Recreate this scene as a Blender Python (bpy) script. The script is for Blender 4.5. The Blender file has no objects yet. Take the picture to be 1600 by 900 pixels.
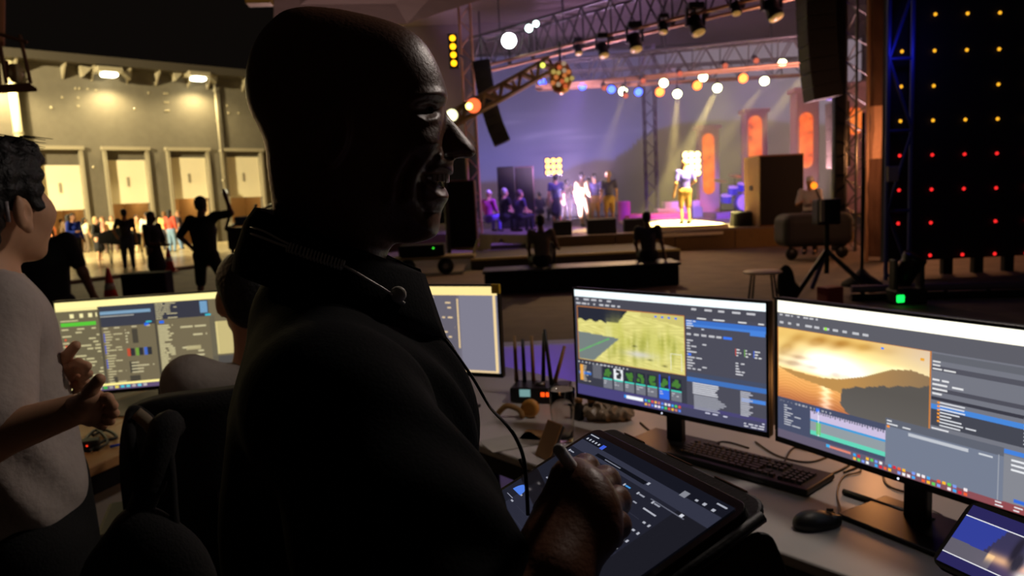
import bpy, math, random
import numpy as np
from mathutils import Vector, Matrix

scene = bpy.context.scene
COL = scene.collection
random.seed(7)
rng = np.random.default_rng(7)

# ------------------------------------------------------------------ camera
FPX = 1150.0                       # focal length in pixels of the 1600x900 frame
_d = np.array([457.0, 9350.0, 1150.0]); _d /= np.linalg.norm(_d)     # "down" seen by the camera
_z = np.array([0, 0, 1.0])
_Y = _z - (_z @ _d) * _d; _Y /= np.linalg.norm(_Y)
_X = np.cross(_Y, -_d)
CM = np.array([_X, _Y, -_d])        # camera (right, down, forward) -> world
CAM = np.array([0.0, 0.0, 1.6])


def P(x, y, dep):
    """world point seen at pixel x, y at a distance dep along the view axis"""
    return CAM + CM @ np.array([(x - 800) / FPX * dep, (y - 450) / FPX * dep, dep])


def ray(x, y):
    return CM @ np.array([(x - 800) / FPX, (y - 450) / FPX, 1.0])


def G(x, y, z=0.0):
    r = ray(x, y)
    return CAM + r * ((z - 1.6) / r[2])


def V(x, y, Y):
    r = ray(x, y)
    return CAM + r * (Y / r[1])


cam_data = bpy.data.cameras.new('camera')
cam = bpy.data.objects.new('camera', cam_data)
COL.objects.link(cam)
scene.camera = cam
cam_data.sensor_width = 36.0
cam_data.lens = 36.0 * FPX / 1600.0
cam_data.clip_start = 0.02
cam_data.clip_end = 300
cam_data.dof.use_dof = True
cam_data.dof.focus_distance = 0.78
cam_data.dof.aperture_fstop = 8.0
R3 = np.column_stack([CM[:, 0], -CM[:, 1], -CM[:, 2]])
cam.matrix_world = Matrix.Translation(Vector(CAM)) @ Matrix(R3.tolist()).to_4x4()

vs = scene.view_settings
vs.view_transform = 'Standard'
vs.look = 'None'
vs.gamma = 1.0
vs.exposure = 0.0
vs.use_curve_mapping = False

# ------------------------------------------------------------------ world: black night
world = bpy.data.worlds.new('night_sky')
scene.world = world
world.use_nodes = True
bg = world.node_tree.nodes['Background']
bg.inputs[0].default_value = (0.0042, 0.0032, 0.0026, 1)
bg.inputs[1].default_value = 0.8


def lin(c):
    """0-255 sRGB triple -> linear"""
    out = []
    for v in c[:3]:
        v = v / 255.0
        out.append(v / 12.92 if v <= 0.04045 else ((v + 0.055) / 1.055) ** 2.4)
    return tuple(out)


def look_rot(frm, to):
    return (Vector(to) - Vector(frm)).to_track_quat('-Z', 'Y')


def spot(name, loc, to, energy, color, angle=30, blend=0.4, size=0.08):
    l = bpy.data.lights.new(name, 'SPOT')
    l.energy = energy; l.color = lin(color)
    l.spot_size = math.radians(angle); l.spot_blend = blend
    l.shadow_soft_size = size
    o = bpy.data.objects.new(name, l); COL.objects.link(o)
    o.location = Vector(loc)
    o.rotation_mode = 'QUATERNION'; o.rotation_quaternion = look_rot(loc, to)
    return o


def point(name, loc, energy, color, size=0.08):
    l = bpy.data.lights.new(name, 'POINT')
    l.energy = energy; l.color = lin(color); l.shadow_soft_size = size
    o = bpy.data.objects.new(name, l); COL.objects.link(o)
    o.location = Vector(loc)
    return o


# ------------------------------------------------------------------ stage and house lights (some lamps are modelled further down, others have no body)
STAGE_Y = 19.3
# two bulkhead floods on the warehouse, and one further along outside the picture
for q, e in (((162, 121), 1500), ((300, 127), 1500), ((-10, 116), 1500)):
    r = ray(*q); a = np.array([-18.3, 35.0]); dv = np.array([0.702, 0.712])
    t = np.linalg.solve(np.array([[r[0], -dv[0]], [r[1], -dv[1]]]), a)[0]
    p = CAM + r * t
    pf = p + np.array([0.72, -0.70, 0]) * 0.75
    tgt = np.array([pf[0], pf[1], 0.0]) + np.array([0.72, -0.70, 0]) * 2.2
    spot('warehouse_flood_light', pf - np.array([0, 0, .12]), tgt, e, (255, 232, 172), 165, 0.6, 0.2)

YW = (255, 226, 130)
UNDER = np.array([0, -.1, -.75])     # just below the lamp body it belongs to
# yard flood out of frame on the left, lighting the warehouse doors
spot('yard_flood_light', (-24, 14, 9.5), (-16.5, 36.5, 2.6), 58000, (255, 236, 184), 62, 0.7, 0.4)
# yellow spots on the rear truss, crossing over the stage
for (x, y), tx, ty, e in (((1058, 147), 1046, 330, 28000), ((1120, 139), 1030, 320, 30000), ((1193, 128), 1060, 315, 30000), ((1262, 108), 1110, 300, 24000), ((974, 144), 930, 300, 6000)):
    spot('rear_truss_spot_light', V(x, y + 2, 27.5), V(tx, ty, 23.5), e, YW, 9, 0.45, 0.1)
# front truss spots on platform and group
spot('platform_spot_light', V(1160, 15, 19.8) + UNDER, V(1080, 356, 21.2), 22000, (255, 240, 150), 34, 0.25, 0.1)
spot('group_spot_light', V(1003, 66, 21.6) + UNDER, V(920, 335, 21.5), 1300, (255, 208, 96), 26, 0.6, 0.1)
spot('violet_wash_light', V(915, 78, 22.6) + UNDER, V(810, 340, 23.5), 2600, (150, 110, 255), 60, 0.6, 0.1)
spot('violet_wash_light', V(1215, 16, 19.2) + UNDER, V(1110, 320, 25.5), 4200, (150, 96, 255), 44, 0.6, 0.1)
spot('pink_wash_light', V(1048, 44, 21) + UNDER, V(1050, 325, 27.3), 3200, (255, 110, 170), 26, 0.5, 0.1)
# spots added near the floor, without lamp bodies, to wash roof and trusses mauve
spot('roof_wash_light', (2.0, 24.5, 0.75), (2.5, 25.5, 10), 9000, (196, 160, 210), 125, 0.8, 0.2)
spot('roof_wash_light', (8.4, 20.4, 0.75), (6.0, 20.0, 11), 9000, (222, 170, 180), 125, 0.8, 0.2)
# amber wash on the stage front and the yard
spot('front_wash_light', V(953, 78, 22.2) + np.array([0, -1.6, -.4]), V(960, 400, 16.5), 1250, (255, 206, 150), 75, 0.7, 0.1)
point('wing_amber_light', (9.4, 16.6, 2.2), 200, (255, 170, 110), 0.15)
point('wing_blue_light', (6.1, 11.2, 3.6), 9, (70, 80, 255), 0.1)
# unseen lamp above the desk and unseen small lamps behind the monitors
point('canopy_lamp_light', (1.3, 2.25, 3.0), 54, (255, 238, 226), 0.12)
point('desk_lamp_light', (1.15, 2.3, .93), 2.0, (255, 168, 92), 0.05)
point('desk_lamp_light', (.5, 2.85, 0.93), .5, (255, 176, 100), 0.05)
point('added_violet_light', (.1, 3.45, .62), 3.2, (110, 70, 255), 0.05)  # hidden violet light added to tint the barrier behind the desk
point('table_lamp_light', (-1.75, 2.65, 1.75), 2.4, (255, 204, 150), 0.06)  # warm point light above the wooden table, no lamp body
spot('added_canopy_light', (-3.2, 16.2, .6), P(575, -10, 4.6), 2300, (255, 205, 196), 15, 0.7, 0.15)  # spot added to light the canopy from below
point('drape_lamp_light', (6.75, 13.3, 2.1), 55, (255, 184, 140), 0.1)  # point light added to brighten the drape, no lamp body

# ------------------------------------------------------------------ materials
MATS = {}


def mat(name, col, rough=0.6, metal=0.0, emit=None, estr=0.0, var=0.12, scale=14.0, bump=0.0, bscale=None, spec=0.5, trans=0.0, alpha=1.0, ior=1.45, coat=0.0):
    """procedural principled material: colour broken up by noise, optional relief"""
    if name in MATS:
        return MATS[name]
    m = bpy.data.materials.new(name); m.use_nodes = True
    nt = m.node_tree; b = nt.nodes['Principled BSDF']
    c = lin(col)
    tc = nt.nodes.new('ShaderNodeTexCoord')
    nz = nt.nodes.new('ShaderNodeTexNoise'); nz.inputs['Scale'].default_value = scale; nz.inputs['Detail'].default_value = 4
    nt.links.new(tc.outputs['Object'], nz.inputs['Vector'])
    mx = nt.nodes.new('ShaderNodeMix'); mx.data_type = 'RGBA'
    mx.inputs['A'].default_value = tuple(v * (1 - var) for v in c) + (1,)
    mx.inputs['B'].default_value = tuple(min(1, v * (1 + var)) for v in c) + (1,)
    nt.links.new(nz.outputs['Fac'], mx.inputs['Factor'])
    nt.links.new(mx.outputs['Result'], b.inputs['Base Color'])
    b.inputs['Roughness'].default_value = rough
    b.inputs['Metallic'].default_value = metal
    b.inputs['Specular IOR Level'].default_value = spec
    b.inputs['Transmission Weight'].default_value = trans
    b.inputs['IOR'].default_value = ior
    b.inputs['Alpha'].default_value = alpha
    b.inputs['Coat Weight'].default_value = coat
    if emit is not None:
        b.inputs['Emission Color'].default_value = lin(emit) + (1,)
        b.inputs['Emission Strength'].default_value = estr
    if bump:
        n2 = nt.nodes.new('ShaderNodeTexNoise'); n2.inputs['Scale'].default_value = bscale or scale * 3; n2.inputs['Detail'].default_value = 5
        nt.links.new(tc.outputs['Object'], n2.inputs['Vector'])
        bp = nt.nodes.new('ShaderNodeBump'); bp.inputs['Strength'].default_value = bump; bp.inputs['Distance'].default_value = 0.02
        nt.links.new(n2.outputs['Fac'], bp.inputs['Height'])
        nt.links.new(bp.outputs['Normal'], b.inputs['Normal'])
    MATS[name] = m
    return m


def glow(name, col, s):
    """a lamp face or a lit sign"""
    if name in MATS:
        return MATS[name]
    m = bpy.data.materials.new(name); m.use_nodes = True
    nt = m.node_tree
    for n in list(nt.nodes):
        nt.nodes.remove(n)
    o = nt.nodes.new('ShaderNodeOutputMaterial'); e = nt.nodes.new('ShaderNodeEmission')
    e.inputs[0].default_value = lin(col) + (1,); e.inputs[1].default_value = s
    nt.links.new(e.outputs[0], o.inputs[0])
    MATS[name] = m
    return m


def screen_mat(name, s):
    """a lit display: shows the colours stored in the picture's pixels"""
    m = bpy.data.materials.new(name); m.use_nodes = True
    nt = m.node_tree
    for n in list(nt.nodes):
        nt.nodes.remove(n)
    o = nt.nodes.new('ShaderNodeOutputMaterial'); e = nt.nodes.new('ShaderNodeEmission')
    a = nt.nodes.new('ShaderNodeAttribute'); a.attribute_name = 'Col'
    nt.links.new(a.outputs['Color'], e.inputs[0]); e.inputs[1].default_value = s
    nt.links.new(e.outputs[0], o.inputs[0])
    MATS[name] = m
    return m


# ------------------------------------------------------------------ mesh helpers
class MB:
    """collects shapes, build() links them as one mesh object"""

    def __init__(s):
        s.v = []; s.f = []

    def add(s, verts, faces):
        o = len(s.v)
        s.v.extend([tuple(float(c) for c in p) for p in verts]); s.f.extend([tuple(i + o for i in f) for f in faces])
        return s

    def box(s, c, size, R=None):
        c = np.asarray(c, float); h = np.asarray(size, float) / 2
        pts = []
        for x in (-1, 1):
            for y in (-1, 1):
                for z in (-1, 1):
                    p = np.array([x, y, z]) * h
                    if R is not None:
                        p = np.asarray(R) @ p
                    pts.append(c + p)
        return s.add(pts, [(0, 1, 3, 2), (4, 6, 7, 5), (0, 4, 5, 1), (2, 3, 7, 6), (0, 2, 6, 4), (1, 5, 7, 3)])

    def tube(s, pts, r, n=10, cap=True):
        """swept round tube along points; r a number or one per point"""
        pts = [np.asarray(p, float) for p in pts]
        m = len(pts)
        rr = r if hasattr(r, '__len__') else [r] * m
        vs_ = []; prev = None
        for i, p in enumerate(pts):
            t = pts[min(i + 1, m - 1)] - pts[max(i - 1, 0)]
            t = t / (np.linalg.norm(t) + 1e-12)
            if prev is None:
                a = np.array([0, 0, 1.0]) if abs(t[2]) < 0.9 else np.array([1.0, 0, 0])
            else:
                a = prev
            u = a - (a @ t) * t; u /= np.linalg.norm(u) + 1e-12
            w = np.cross(t, u); prev = u
            for k in range(n):
                an = 2 * math.pi * k / n
                vs_.append(p + rr[i] * (math.cos(an) * u + math.sin(an) * w))
        fs = []
        for i in range(m - 1):
            for k in range(n):
                fs.append((i * n + k, i * n + (k + 1) % n, (i + 1) * n + (k + 1) % n, (i + 1) * n + k))
        if cap:
            fs.append(tuple(range(n - 1, -1, -1))); fs.append(tuple((m - 1) * n + k for k in range(n)))
        return s.add(vs_, fs)

    def lathe(s, prof, c=(0, 0, 0), n=24, axis=None, u=None):
        """profile [(r, h)] spun about axis through c"""
        c = np.asarray(c, float)
        ax = np.array([0, 0, 1.0]) if axis is None else np.asarray(axis, float) / np.linalg.norm(axis)
        a = np.array([1.0, 0, 0]) if abs(ax[0]) < 0.9 else np.array([0, 1.0, 0])
        uu = a - (a @ ax) * ax; uu /= np.linalg.norm(uu); w = np.cross(ax, uu)
        vs_ = []; fs = []
        for r, h in prof:
            for k in range(n):
                an = 2 * math.pi * k / n
                vs_.append(c + ax * h + max(r, 1e-5) * (math.cos(an) * uu + math.sin(an) * w))
        for i in range(len(prof) - 1):
            for k in range(n):
                fs.append((i * n + k, i * n + (k + 1) % n, (i + 1) * n + (k + 1) % n, (i + 1) * n + k))
        fs.append(tuple(range(n - 1, -1, -1))); fs.append(tuple((len(prof) - 1) * n + k for k in range(n)))
        return s.add(vs_, fs)

    def prism(s, poly, off):
        """flat outline (3-D points) pushed along off"""
        off = np.asarray(off, float); n = len(poly)
        vs_ = [np.asarray(p, float) for p in poly] + [np.asarray(p, float) + off for p in poly]
        fs = [tuple(range(n)), tuple(range(2 * n - 1, n - 1, -1))]
        for i in range(n):
            j = (i + 1) % n
            fs.append((j, i, i + n, j + n))
        return s.add(vs_, fs)

    def build(s, name, m, parent=None, smooth=False, bev=0.0, seg=2):
        me = bpy.data.meshes.new(name)
        me.from_pydata(s.v, [], s.f); me.update()
        return link(name, me, m, parent, smooth, bev, seg)


def link(name, me, m, parent=None, smooth=False, bev=0.0, seg=2):
    if smooth:
        me.shade_smooth()
    if m is not None and not me.materials:
        me.materials.append(m)
    o = bpy.data.objects.new(name, me); COL.objects.link(o)
    if bev:
        b = o.modifiers.new('bevel', 'BEVEL'); b.width = bev; b.segments = seg; b.limit_method = 'ANGLE'
    adopt(o, parent)
    return o


def adopt(o, parent):
    if parent is not None:
        o.parent = parent
        o.matrix_parent_inverse = world_of(parent).inverted()


def world_of(o):
    m = Matrix.LocRotScale(o.location, o.rotation_euler.to_quaternion() if o.rotation_mode != 'QUATERNION' else o.rotation_quaternion, o.scale)
    if o.parent is not None:
        m = world_of(o.parent) @ o.matrix_parent_inverse @ m
    return m


def thing(name, label, cat, loc=(0, 0, 0), group=None):
    o = bpy.data.objects.new(name, None); COL.objects.link(o)
    o.empty_display_size = 0.05
    o.location = Vector([float(v) for v in loc])
    return tag(o, label, cat, group)


def tag(o, label=None, cat=None, group=None, kind=None):
    if label: o['label'] = label
    if cat: o['category'] = cat
    if group: o['group'] = group
    if kind: o['kind'] = kind
    return o


def struct(name, mb, m, label=None, parent=None, **k):
    o = mb.build(name, m, parent, **k)
    o['kind'] = 'structure'
    if label: o['label'] = label
    return o


_unit = {}


def bar(name, a, b, r, m, parent, n=8):
    """one round bar between two points; bars of a material share their mesh"""
    key = (m.name, n)
    if key not in _unit:
        mb = MB().lathe([(1, 0), (1, 1)], n=n)
        me = bpy.data.meshes.new('bar'); me.from_pydata(mb.v, [], mb.f); me.update(); me.shade_smooth()
        me.materials.append(m); _unit[key] = me
    a = Vector([float(v) for v in a]); b = Vector([float(v) for v in b]); d = b - a
    o = bpy.data.objects.new(name, _unit[key]); COL.objects.link(o)
    o.location = a; o.rotation_mode = 'QUATERNION'; o.rotation_quaternion = d.to_track_quat('Z', 'Y')
    o.scale = (r, r, d.length)
    adopt(o, parent)
    return o


_ubox = {}


def block(name, c, size, m, parent=None, rz=0.0, bev=0.0):
    """an axis box that shares its mesh with others of the material"""
    return MB().box(c, size, rotz(rz) if rz else None).build(name, m, parent, bev=bev)


def rotz(a):
    return np.array([[math.cos(a), -math.sin(a), 0], [math.sin(a), math.cos(a), 0], [0, 0, 1.0]])


def rotx(a):
    return np.array([[1, 0, 0], [0, math.cos(a), -math.sin(a)], [0, math.sin(a), math.cos(a)]])


def copy_tree(o, parent=None):
    c = o.copy(); COL.objects.link(c)
    if parent is not None:
        c.parent = parent
    for ch in list(o.children):
        copy_tree(ch, c)
    return c


# ------------------------------------------------------------------ soft bodies: blended round cones and ellipsoids, skinned by surface nets
def cone(a, b, ra, rb, sq=None):
    return ('c', np.asarray(a, float), np.asarray(b, float), ra, rb, sq)


def ell(c, r, R=None):
    return ('e', np.asarray(c, float), np.asarray(r, float), R)


def prim_d(q, p):
    if q[0] == 'c':
        _, a, b, ra, rb, sq = q
        x = p - a; d = b - a
        if sq is not None:
            ax, k = np.asarray(sq[0], float), sq[1]
            x = x + (x @ ax)[..., None] * ax * (k - 1); d = d + (d @ ax) * ax * (k - 1)
        t = np.clip((x @ d) / (d @ d + 1e-12), 0, 1)
        return np.linalg.norm(x - t[..., None] * d, axis=-1) - (ra + (rb - ra) * t)
    _, c, r, R = q
    x = p - c
    if R is not None:
        x = x @ np.asarray(R)
    k0 = np.linalg.norm(x / r, axis=-1); k1 = np.linalg.norm(x / (r * r), axis=-1) + 1e-9
    return k0 * (k0 - 1) / k1


def bounds(q):
    if q[0] == 'c':
        r = max(q[3], q[4])
        return np.minimum(q[1], q[2]) - r, np.maximum(q[1], q[2]) + r
    r = q[2].max()
    return q[1] - r, q[1] + r


def nets(F, lo, h):
    """surface nets on a sampled field"""
    n = np.array(F.shape); ins = F < 0
    cs = tuple(n - 1)
    S = np.zeros(cs + (3,)); Cn = np.zeros(cs)
    corners = [(i, j, k) for i in (0, 1) for j in (0, 1) for k in (0, 1)]
    def sub(A, c):
        return A[c[0]:c[0] + cs[0], c[1]:c[1] + cs[1], c[2]:c[2] + cs[2]]
    for c in corners:
        for ax in range(3):
            if c[ax] == 0:
                e = list(c); e[ax] = 1
                f0, f1 = sub(F, c), sub(F, e)
                cr = (f0 < 0) != (f1 < 0)
                t = np.where(cr, f0 / np.where(cr, f0 - f1, 1), 0)
                for a in range(3):
                    S[..., a] += np.where(cr, c[a] + (t if a == ax else 0), 0)
                Cn += cr
    act = Cn > 0
    idx = -np.ones(cs, int); idx[act] = np.arange(act.sum())
    g = np.argwhere(act)
    verts = lo + h * (g + S[act] / Cn[act][:, None])
    quads = []
    for ax in range(3):
        o1, o2 = [(1, 2), (2, 0), (0, 1)][ax]
        sl0 = [slice(None)] * 3; sl1 = [slice(None)] * 3
        sl0[ax] = slice(0, -1); sl1[ax] = slice(1, None)
        a, b = ins[tuple(sl0)], ins[tuple(sl1)]
        e = np.argwhere(a != b)
        if len(e) == 0:
            continue
        ok = (e[:, o1] > 0) & (e[:, o2] > 0) & (e[:, o1] < cs[o1]) & (e[:, o2] < cs[o2])
        e = e[ok]
        flip = a[tuple(e.T)]
        def at(d1, d2):
            q = e.copy(); q[:, o1] -= d1; q[:, o2] -= d2
            return idx[tuple(q.T)]
        q = np.stack([at(1, 1), at(0, 1), at(0, 0), at(1, 0)], 1)
        q[~flip] = q[~flip][:, ::-1]
        quads.append(q)
    return verts, np.concatenate(quads) if quads else np.zeros((0, 4), int)


def soft(prims, h, k=0.03, cut=(), kc=None, pad=2):
    """verts, quads of the blended union of prims minus the prims in cut"""
    B = [bounds(q) for q in prims]
    lo = np.min([b[0] for b in B], 0) - h * pad - k * .3; hi = np.max([b[1] for b in B], 0) + h * pad + k * .3
    n = np.ceil((hi - lo) / h).astype(int) + 1
    ax = [lo[i] + h * np.arange(n[i]) for i in range(3)]
    p = np.stack(np.meshgrid(*ax, indexing='ij'), -1)
    F = None
    for q in prims:
        d = prim_d(q, p)
        if F is None:
            F = d
        else:
            w = np.clip(0.5 + 0.5 * (d - F) / k, 0, 1)
            F = d * (1 - w) + F * w - k * w * (1 - w)
    for q in cut:
        kk = kc or k * .5
        d = -prim_d(q, p)
        w = np.clip(0.5 - 0.5 * (d - F) / kk, 0, 1)
        F = d * (1 - w) + F * w + kk * w * (1 - w)
    return nets(F, lo, h)


def skin_obj(name, prims, h, m, parent=None, k=0.03, cut=(), xf=None, kc=None):
    v, q = soft(prims, h, k, cut, kc)
    return mesh_np(name, v, q, m, parent, xf)


def mesh_np(name, v, q, m, parent=None, xf=None, smooth=True):
    if xf is not None:
        v = v @ xf[0].T + xf[1]
    me = bpy.data.meshes.new(name)
    me.from_pydata([tuple(map(float, p)) for p in v], [], [tuple(int(i) for i in f) for f in q]); me.update()
    return link(name, me, m, parent, smooth)


# ------------------------------------------------------------------ displays: flat pictures of coloured patches on a lit panel
class Screen:
    def __init__(s, tl, U, Dn, nrm, step=0.00025):
        s.tl = np.asarray(tl, float); s.U = np.asarray(U, float); s.D = np.asarray(Dn, float)
        s.n = np.asarray(nrm, float); s.step = step
        s.v = []; s.f = []; s.c = []

    def pt(s, u, v, l):
        return s.tl + u * s.U + v * s.D + s.n * (s.step * l)

    def quad(s, pts, col, l=1, g=1.0):
        o = len(s.v)
        cols = col if isinstance(col, list) else [col] * len(pts)
        for p in pts:
            s.v.append(s.pt(p[0], p[1], l))
        s.f.append(tuple(range(o, o + len(pts))))
        s.c.extend([tuple(x * g for x in lin(c)) for c in cols])

    def rect(s, u0, v0, u1, v1, col, l=1, g=1.0):
        s.quad([(u0, v0), (u0, v1), (u1, v1), (u1, v0)], col, l, g)

    def image(s, u0, v0, u1, v1, fn, nu, nv, l=1, g=1.0):
        """grid of patches coloured by fn(x, y) -> (...,3) sRGB 0-255 arrays"""
        X, Yy = np.meshgrid((np.arange(nu + 1)) / nu, (np.arange(nv + 1)) / nv, indexing='ij')
        C_ = np.clip(fn(X, Yy), 0, 255) / 255.0
        C_ = np.where(C_ <= 0.04045, C_ / 12.92, ((C_ + 0.055) / 1.055) ** 2.4) * g
        o = len(s.v)
        for i in range(nu + 1):
            for j in range(nv + 1):
                s.v.append(s.pt(u0 + (u1 - u0) * i / nu, v0 + (v1 - v0) * j / nv, l))
        for i in range(nu):
            for j in range(nv):
                q = [(i, j), (i, j + 1), (i + 1, j + 1), (i + 1, j)]
                s.f.append(tuple(o + a * (nv + 1) + b for a, b in q))
                s.c.extend([tuple(C_[a, b]) for a, b in q])

    def dashes(s, u0, v0, u1, v1, rows, col, l=3, g=1.0, fill=0.6, wmin=0.15, wmax=0.5, th=0.4, left=True, seed=0):
        """lines of small unreadable print"""
        r = random.Random(seed)
        for i in range(rows):
            v = v0 + (v1 - v0) * (i + .5) / rows
            hh = (v1 - v0) / rows * th / 2
            u = u0
            while u < u1:
                w = (u1 - u0) * r.uniform(wmin, wmax)
                if r.random() < fill or (left and u == u0):
                    s.rect(u, v - hh, min(u + w, u1), v + hh, col, l, g)
                u += w + (u1 - u0) * r.uniform(.04, .25)
                if left and r.random() < .5:
                    break

    def build(s, name, m, parent):
        me = bpy.data.meshes.new(name)
        me.from_pydata([tuple(map(float, p)) for p in s.v], [], s.f); me.update()
        at = me.color_attributes.new('Col', 'FLOAT_COLOR', 'CORNER')
        arr = np.ones((len(me.loops), 4), np.float32); 
        arr[:, :3] = np.array(s.c, np.float32)
        at.data.foreach_set('color', arr.ravel())
        return link(name, me, m, parent)
# ================================================================== MATERIAL SET
BLACK = mat('black_plastic', (22, 21, 21), 0.45)
BLACKM = mat('black_metal', (30, 29, 30), 0.4, 0.6)
STEEL = mat('truss_aluminium', (120, 116, 112), 0.38, 0.85)
DARKFAB = mat('black_cloth', (20, 19, 19), 0.9, bump=0.2, bscale=160)
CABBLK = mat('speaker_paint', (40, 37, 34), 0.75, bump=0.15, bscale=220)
WOODM = mat('desk_wood', (176, 132, 84), 0.5, var=0.25, scale=9, bump=0.1)

# ================================================================== SETTING
gm = mat('paving_ground', (98, 82, 66), 0.8, var=0.55, scale=2.2, bump=0.6, bscale=3.5)
struct('ground', MB().box((5, 40, -0.1), (130, 130, 0.2)), gm, 'brown stony ground of the yard between desk and stage')

# --- warehouse facade on the far left, running away to the right
FD = np.array([0.702, 0.712, 0.0]); FN = np.array([0.712, -0.702, 0.0]); FA = np.array([-18.3, 35.0, 0.0])


def fac(t, z, out=0.0):
    return FA + FD * t + FN * out + np.array([0, 0, z])


def tz(x, y):
    r = ray(x, y)
    s = np.linalg.solve(np.array([[r[0], -FD[0]], [r[1], -FD[1]]]), FA[:2])[0]
    p = CAM + r * s
    return float((p[:2] - FA[:2]) @ FD[:2]), float(p[2])


FR = np.column_stack([FD, FN, [0, 0, 1.0]])


def fbox(mb, t0, t1, z0, z1, o0, o1):
    return mb.box(fac((t0 + t1) / 2, (z0 + z1) / 2, (o0 + o1) / 2), (abs(t1 - t0), abs(o1 - o0), abs(z1 - z0)), FR)


ROOFZ = (tz(40, 93)[1] + tz(385, 121)[1]) / 2
wallm = mat('grey_cladding', (94, 88, 76), 0.75, var=0.18, scale=3, bump=0.15)
T0, T1 = tz(-330, 300)[0], tz(560, 300)[0]
DOORS = []
for xl, xr, yt, p0, p1 in ((60, 130, 233, 258, 330), (172, 233, 235, 250, 319), (270, 327, 236, 246, 311), (357, 410, 237, 245, 309)):
    DOORS.append((tz(xl, 300)[0], tz(xr, 300)[0], tz(xl, yt)[1], tz(xl, p0)[1], tz(xl, p1)[1]))
dz = float(np.mean([d[2] for d in DOORS]))
DOORS.insert(0, (2 * DOORS[0][0] - DOORS[1][0], 2 * DOORS[0][1] - DOORS[1][1], dz, dz - .6, 2.2))
mb = MB(); tt = T0
for a, b, zt, _, _ in DOORS:
    fbox(mb, tt, a, 0, ROOFZ, -.3, 0); fbox(mb, a, b, dz, ROOFZ, -.3, 0); tt = b
fbox(mb, tt, T1, 0, ROOFZ, -.3, 0)
wl = struct('wall_left', mb, wallm, 'tall dark grey warehouse wall with a row of loading doors')
mb = MB(); fbox(mb, T0, T1, ROOFZ - .12, ROOFZ + .25, -.3, .9)
struct('roof_eave', mb, mat('eave_metal', (60, 54, 46), 0.6), 'thin overhanging eave along the warehouse roof')
doorm = mat('door_panel_cream', (222, 212, 182), 0.55, var=0.03)
framem = mat('door_frame_grey', (140, 132, 112), 0.55)
inm = mat('warehouse_inside', (176, 150, 110), 0.8)
for i, (a, b, zt, p0, p1) in enumerate(DOORS):
    mb = MB(); fbox(mb, a, b, p1, p0, -.22, -.12)
    d = struct('door_%d' % (i + 1), mb, doorm, 'cream roller door pulled half up in the grey warehouse wall')
    mb = MB(); fbox(mb, a - .14, a, 0, dz, -.05, .14); mb.build('door_frame', framem, d)
    mb = MB(); fbox(mb, b, b + .14, 0, dz, -.05, .14); mb.build('door_frame', framem, d)
    mb = MB(); fbox(mb, a - .2, b + .2, dz, dz + .16, -.05, .2); mb.build('door_lintel', framem, d)
    mb = MB(); fbox(mb, a, b, p0, dz, -.26, -.2); mb.build('shutter_box', wallm, d)
    m_ = (a + b) / 2; zz = (p0 + p1) / 2
    mb = MB(); fbox(mb, m_ - .05, m_ + .07, zz - .22, zz + .22, -.12, -.1); mb.build('door_number_plate', framem, d)
    mb = MB(); fbox(mb, a - 1.0, b + 1.0, 0, 3.4, -4.2, -4.0); fbox(mb, a - 1.0, a - .9, 0, 3.4, -4, -.3); fbox(mb, b + .9, b + 1.0, 0, 3.4, -4, -.3); fbox(mb, a - 1, b + 1, 3.3, 3.4, -4, -.3)
    mb.build('loading_bay', inm, d)
    point('loading_bay_light', fac(m_, 2.9, -2.0), 60 if i != 3 else 80, (255, 214, 150), 0.15)
# brackets under the eave
for x in (-40, 20, 95, 140, 195, 240, 290, 320, 375):
    t = tz(x, 115)[0]
    mb = MB(); mb.prism([fac(t, ROOFZ - .12, .02), fac(t, ROOFZ - .12, .75), fac(t, ROOFZ - .75, .02)], FD * .08)
    mb.build('eave_bracket', framem, wl)
# small bolts that catch the light
boltm = mat('bright_bolt', (210, 200, 170), 0.25, 0.6)
for (x, y) in ((118, 138), (124, 138), (137, 139), (150, 141), (80, 168), (122, 153), (122, 166), (232, 145), (257, 146), (261, 146), (258, 160), (262, 160), (259, 173), (263, 173), (210, 170), (355, 165), (357, 177), (373, 177), (97, 152), (146, 261)):
    t, z = tz(x, y)
    MB().lathe([(.05, 0), (.05, .03), (.02, .05)], fac(t, z, 0), 8, FN).build('wall_bolt', boltm, wl)
# downpipes
for lab, x0, y0, x1, y1, r in (('pale drainpipe on the warehouse wall beside the lamp basket', 26, 140, 41, 380, .17), ('thin grey drainpipe between the two right loading doors', 331, 133, 350, 300, .06)):
    t, z = tz((x0 + x1) / 2, (y0 + y1) / 2)
    z1 = 0.0 if r > .1 else tz(x1, y1)[1]
    root = thing('drainpipe', lab, 'drainpipe', fac(t, z1, .2))
    mb = MB().tube([fac(t, ROOFZ - .1, .2), fac(t, z1, .2)], r, 12); mb.build('pipe', mat('pipe_cream', (196, 186, 150), .5) if r > .1 else framem, root, True)
    for zz in np.linspace(z1 + .6, ROOFZ - .8, 4):
        mb = MB(); mb.lathe([(r * 1.25, -.05), (r * 1.25, .05)], fac(t, zz, .2), 12); fbox(mb, t - .02, t + .02, zz - .03, zz + .03, 0, .2); mb.build('clamp', framem, root)
    if r < .1:
        MB().lathe([(.02, -.14), (.12, -.09), (.14, 0), (.12, .09), (.02, .14)], fac(t, z1, .22), 14).build('end_lamp', glow('pipe_lamp', (230, 220, 180), .9), root, True)
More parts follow.
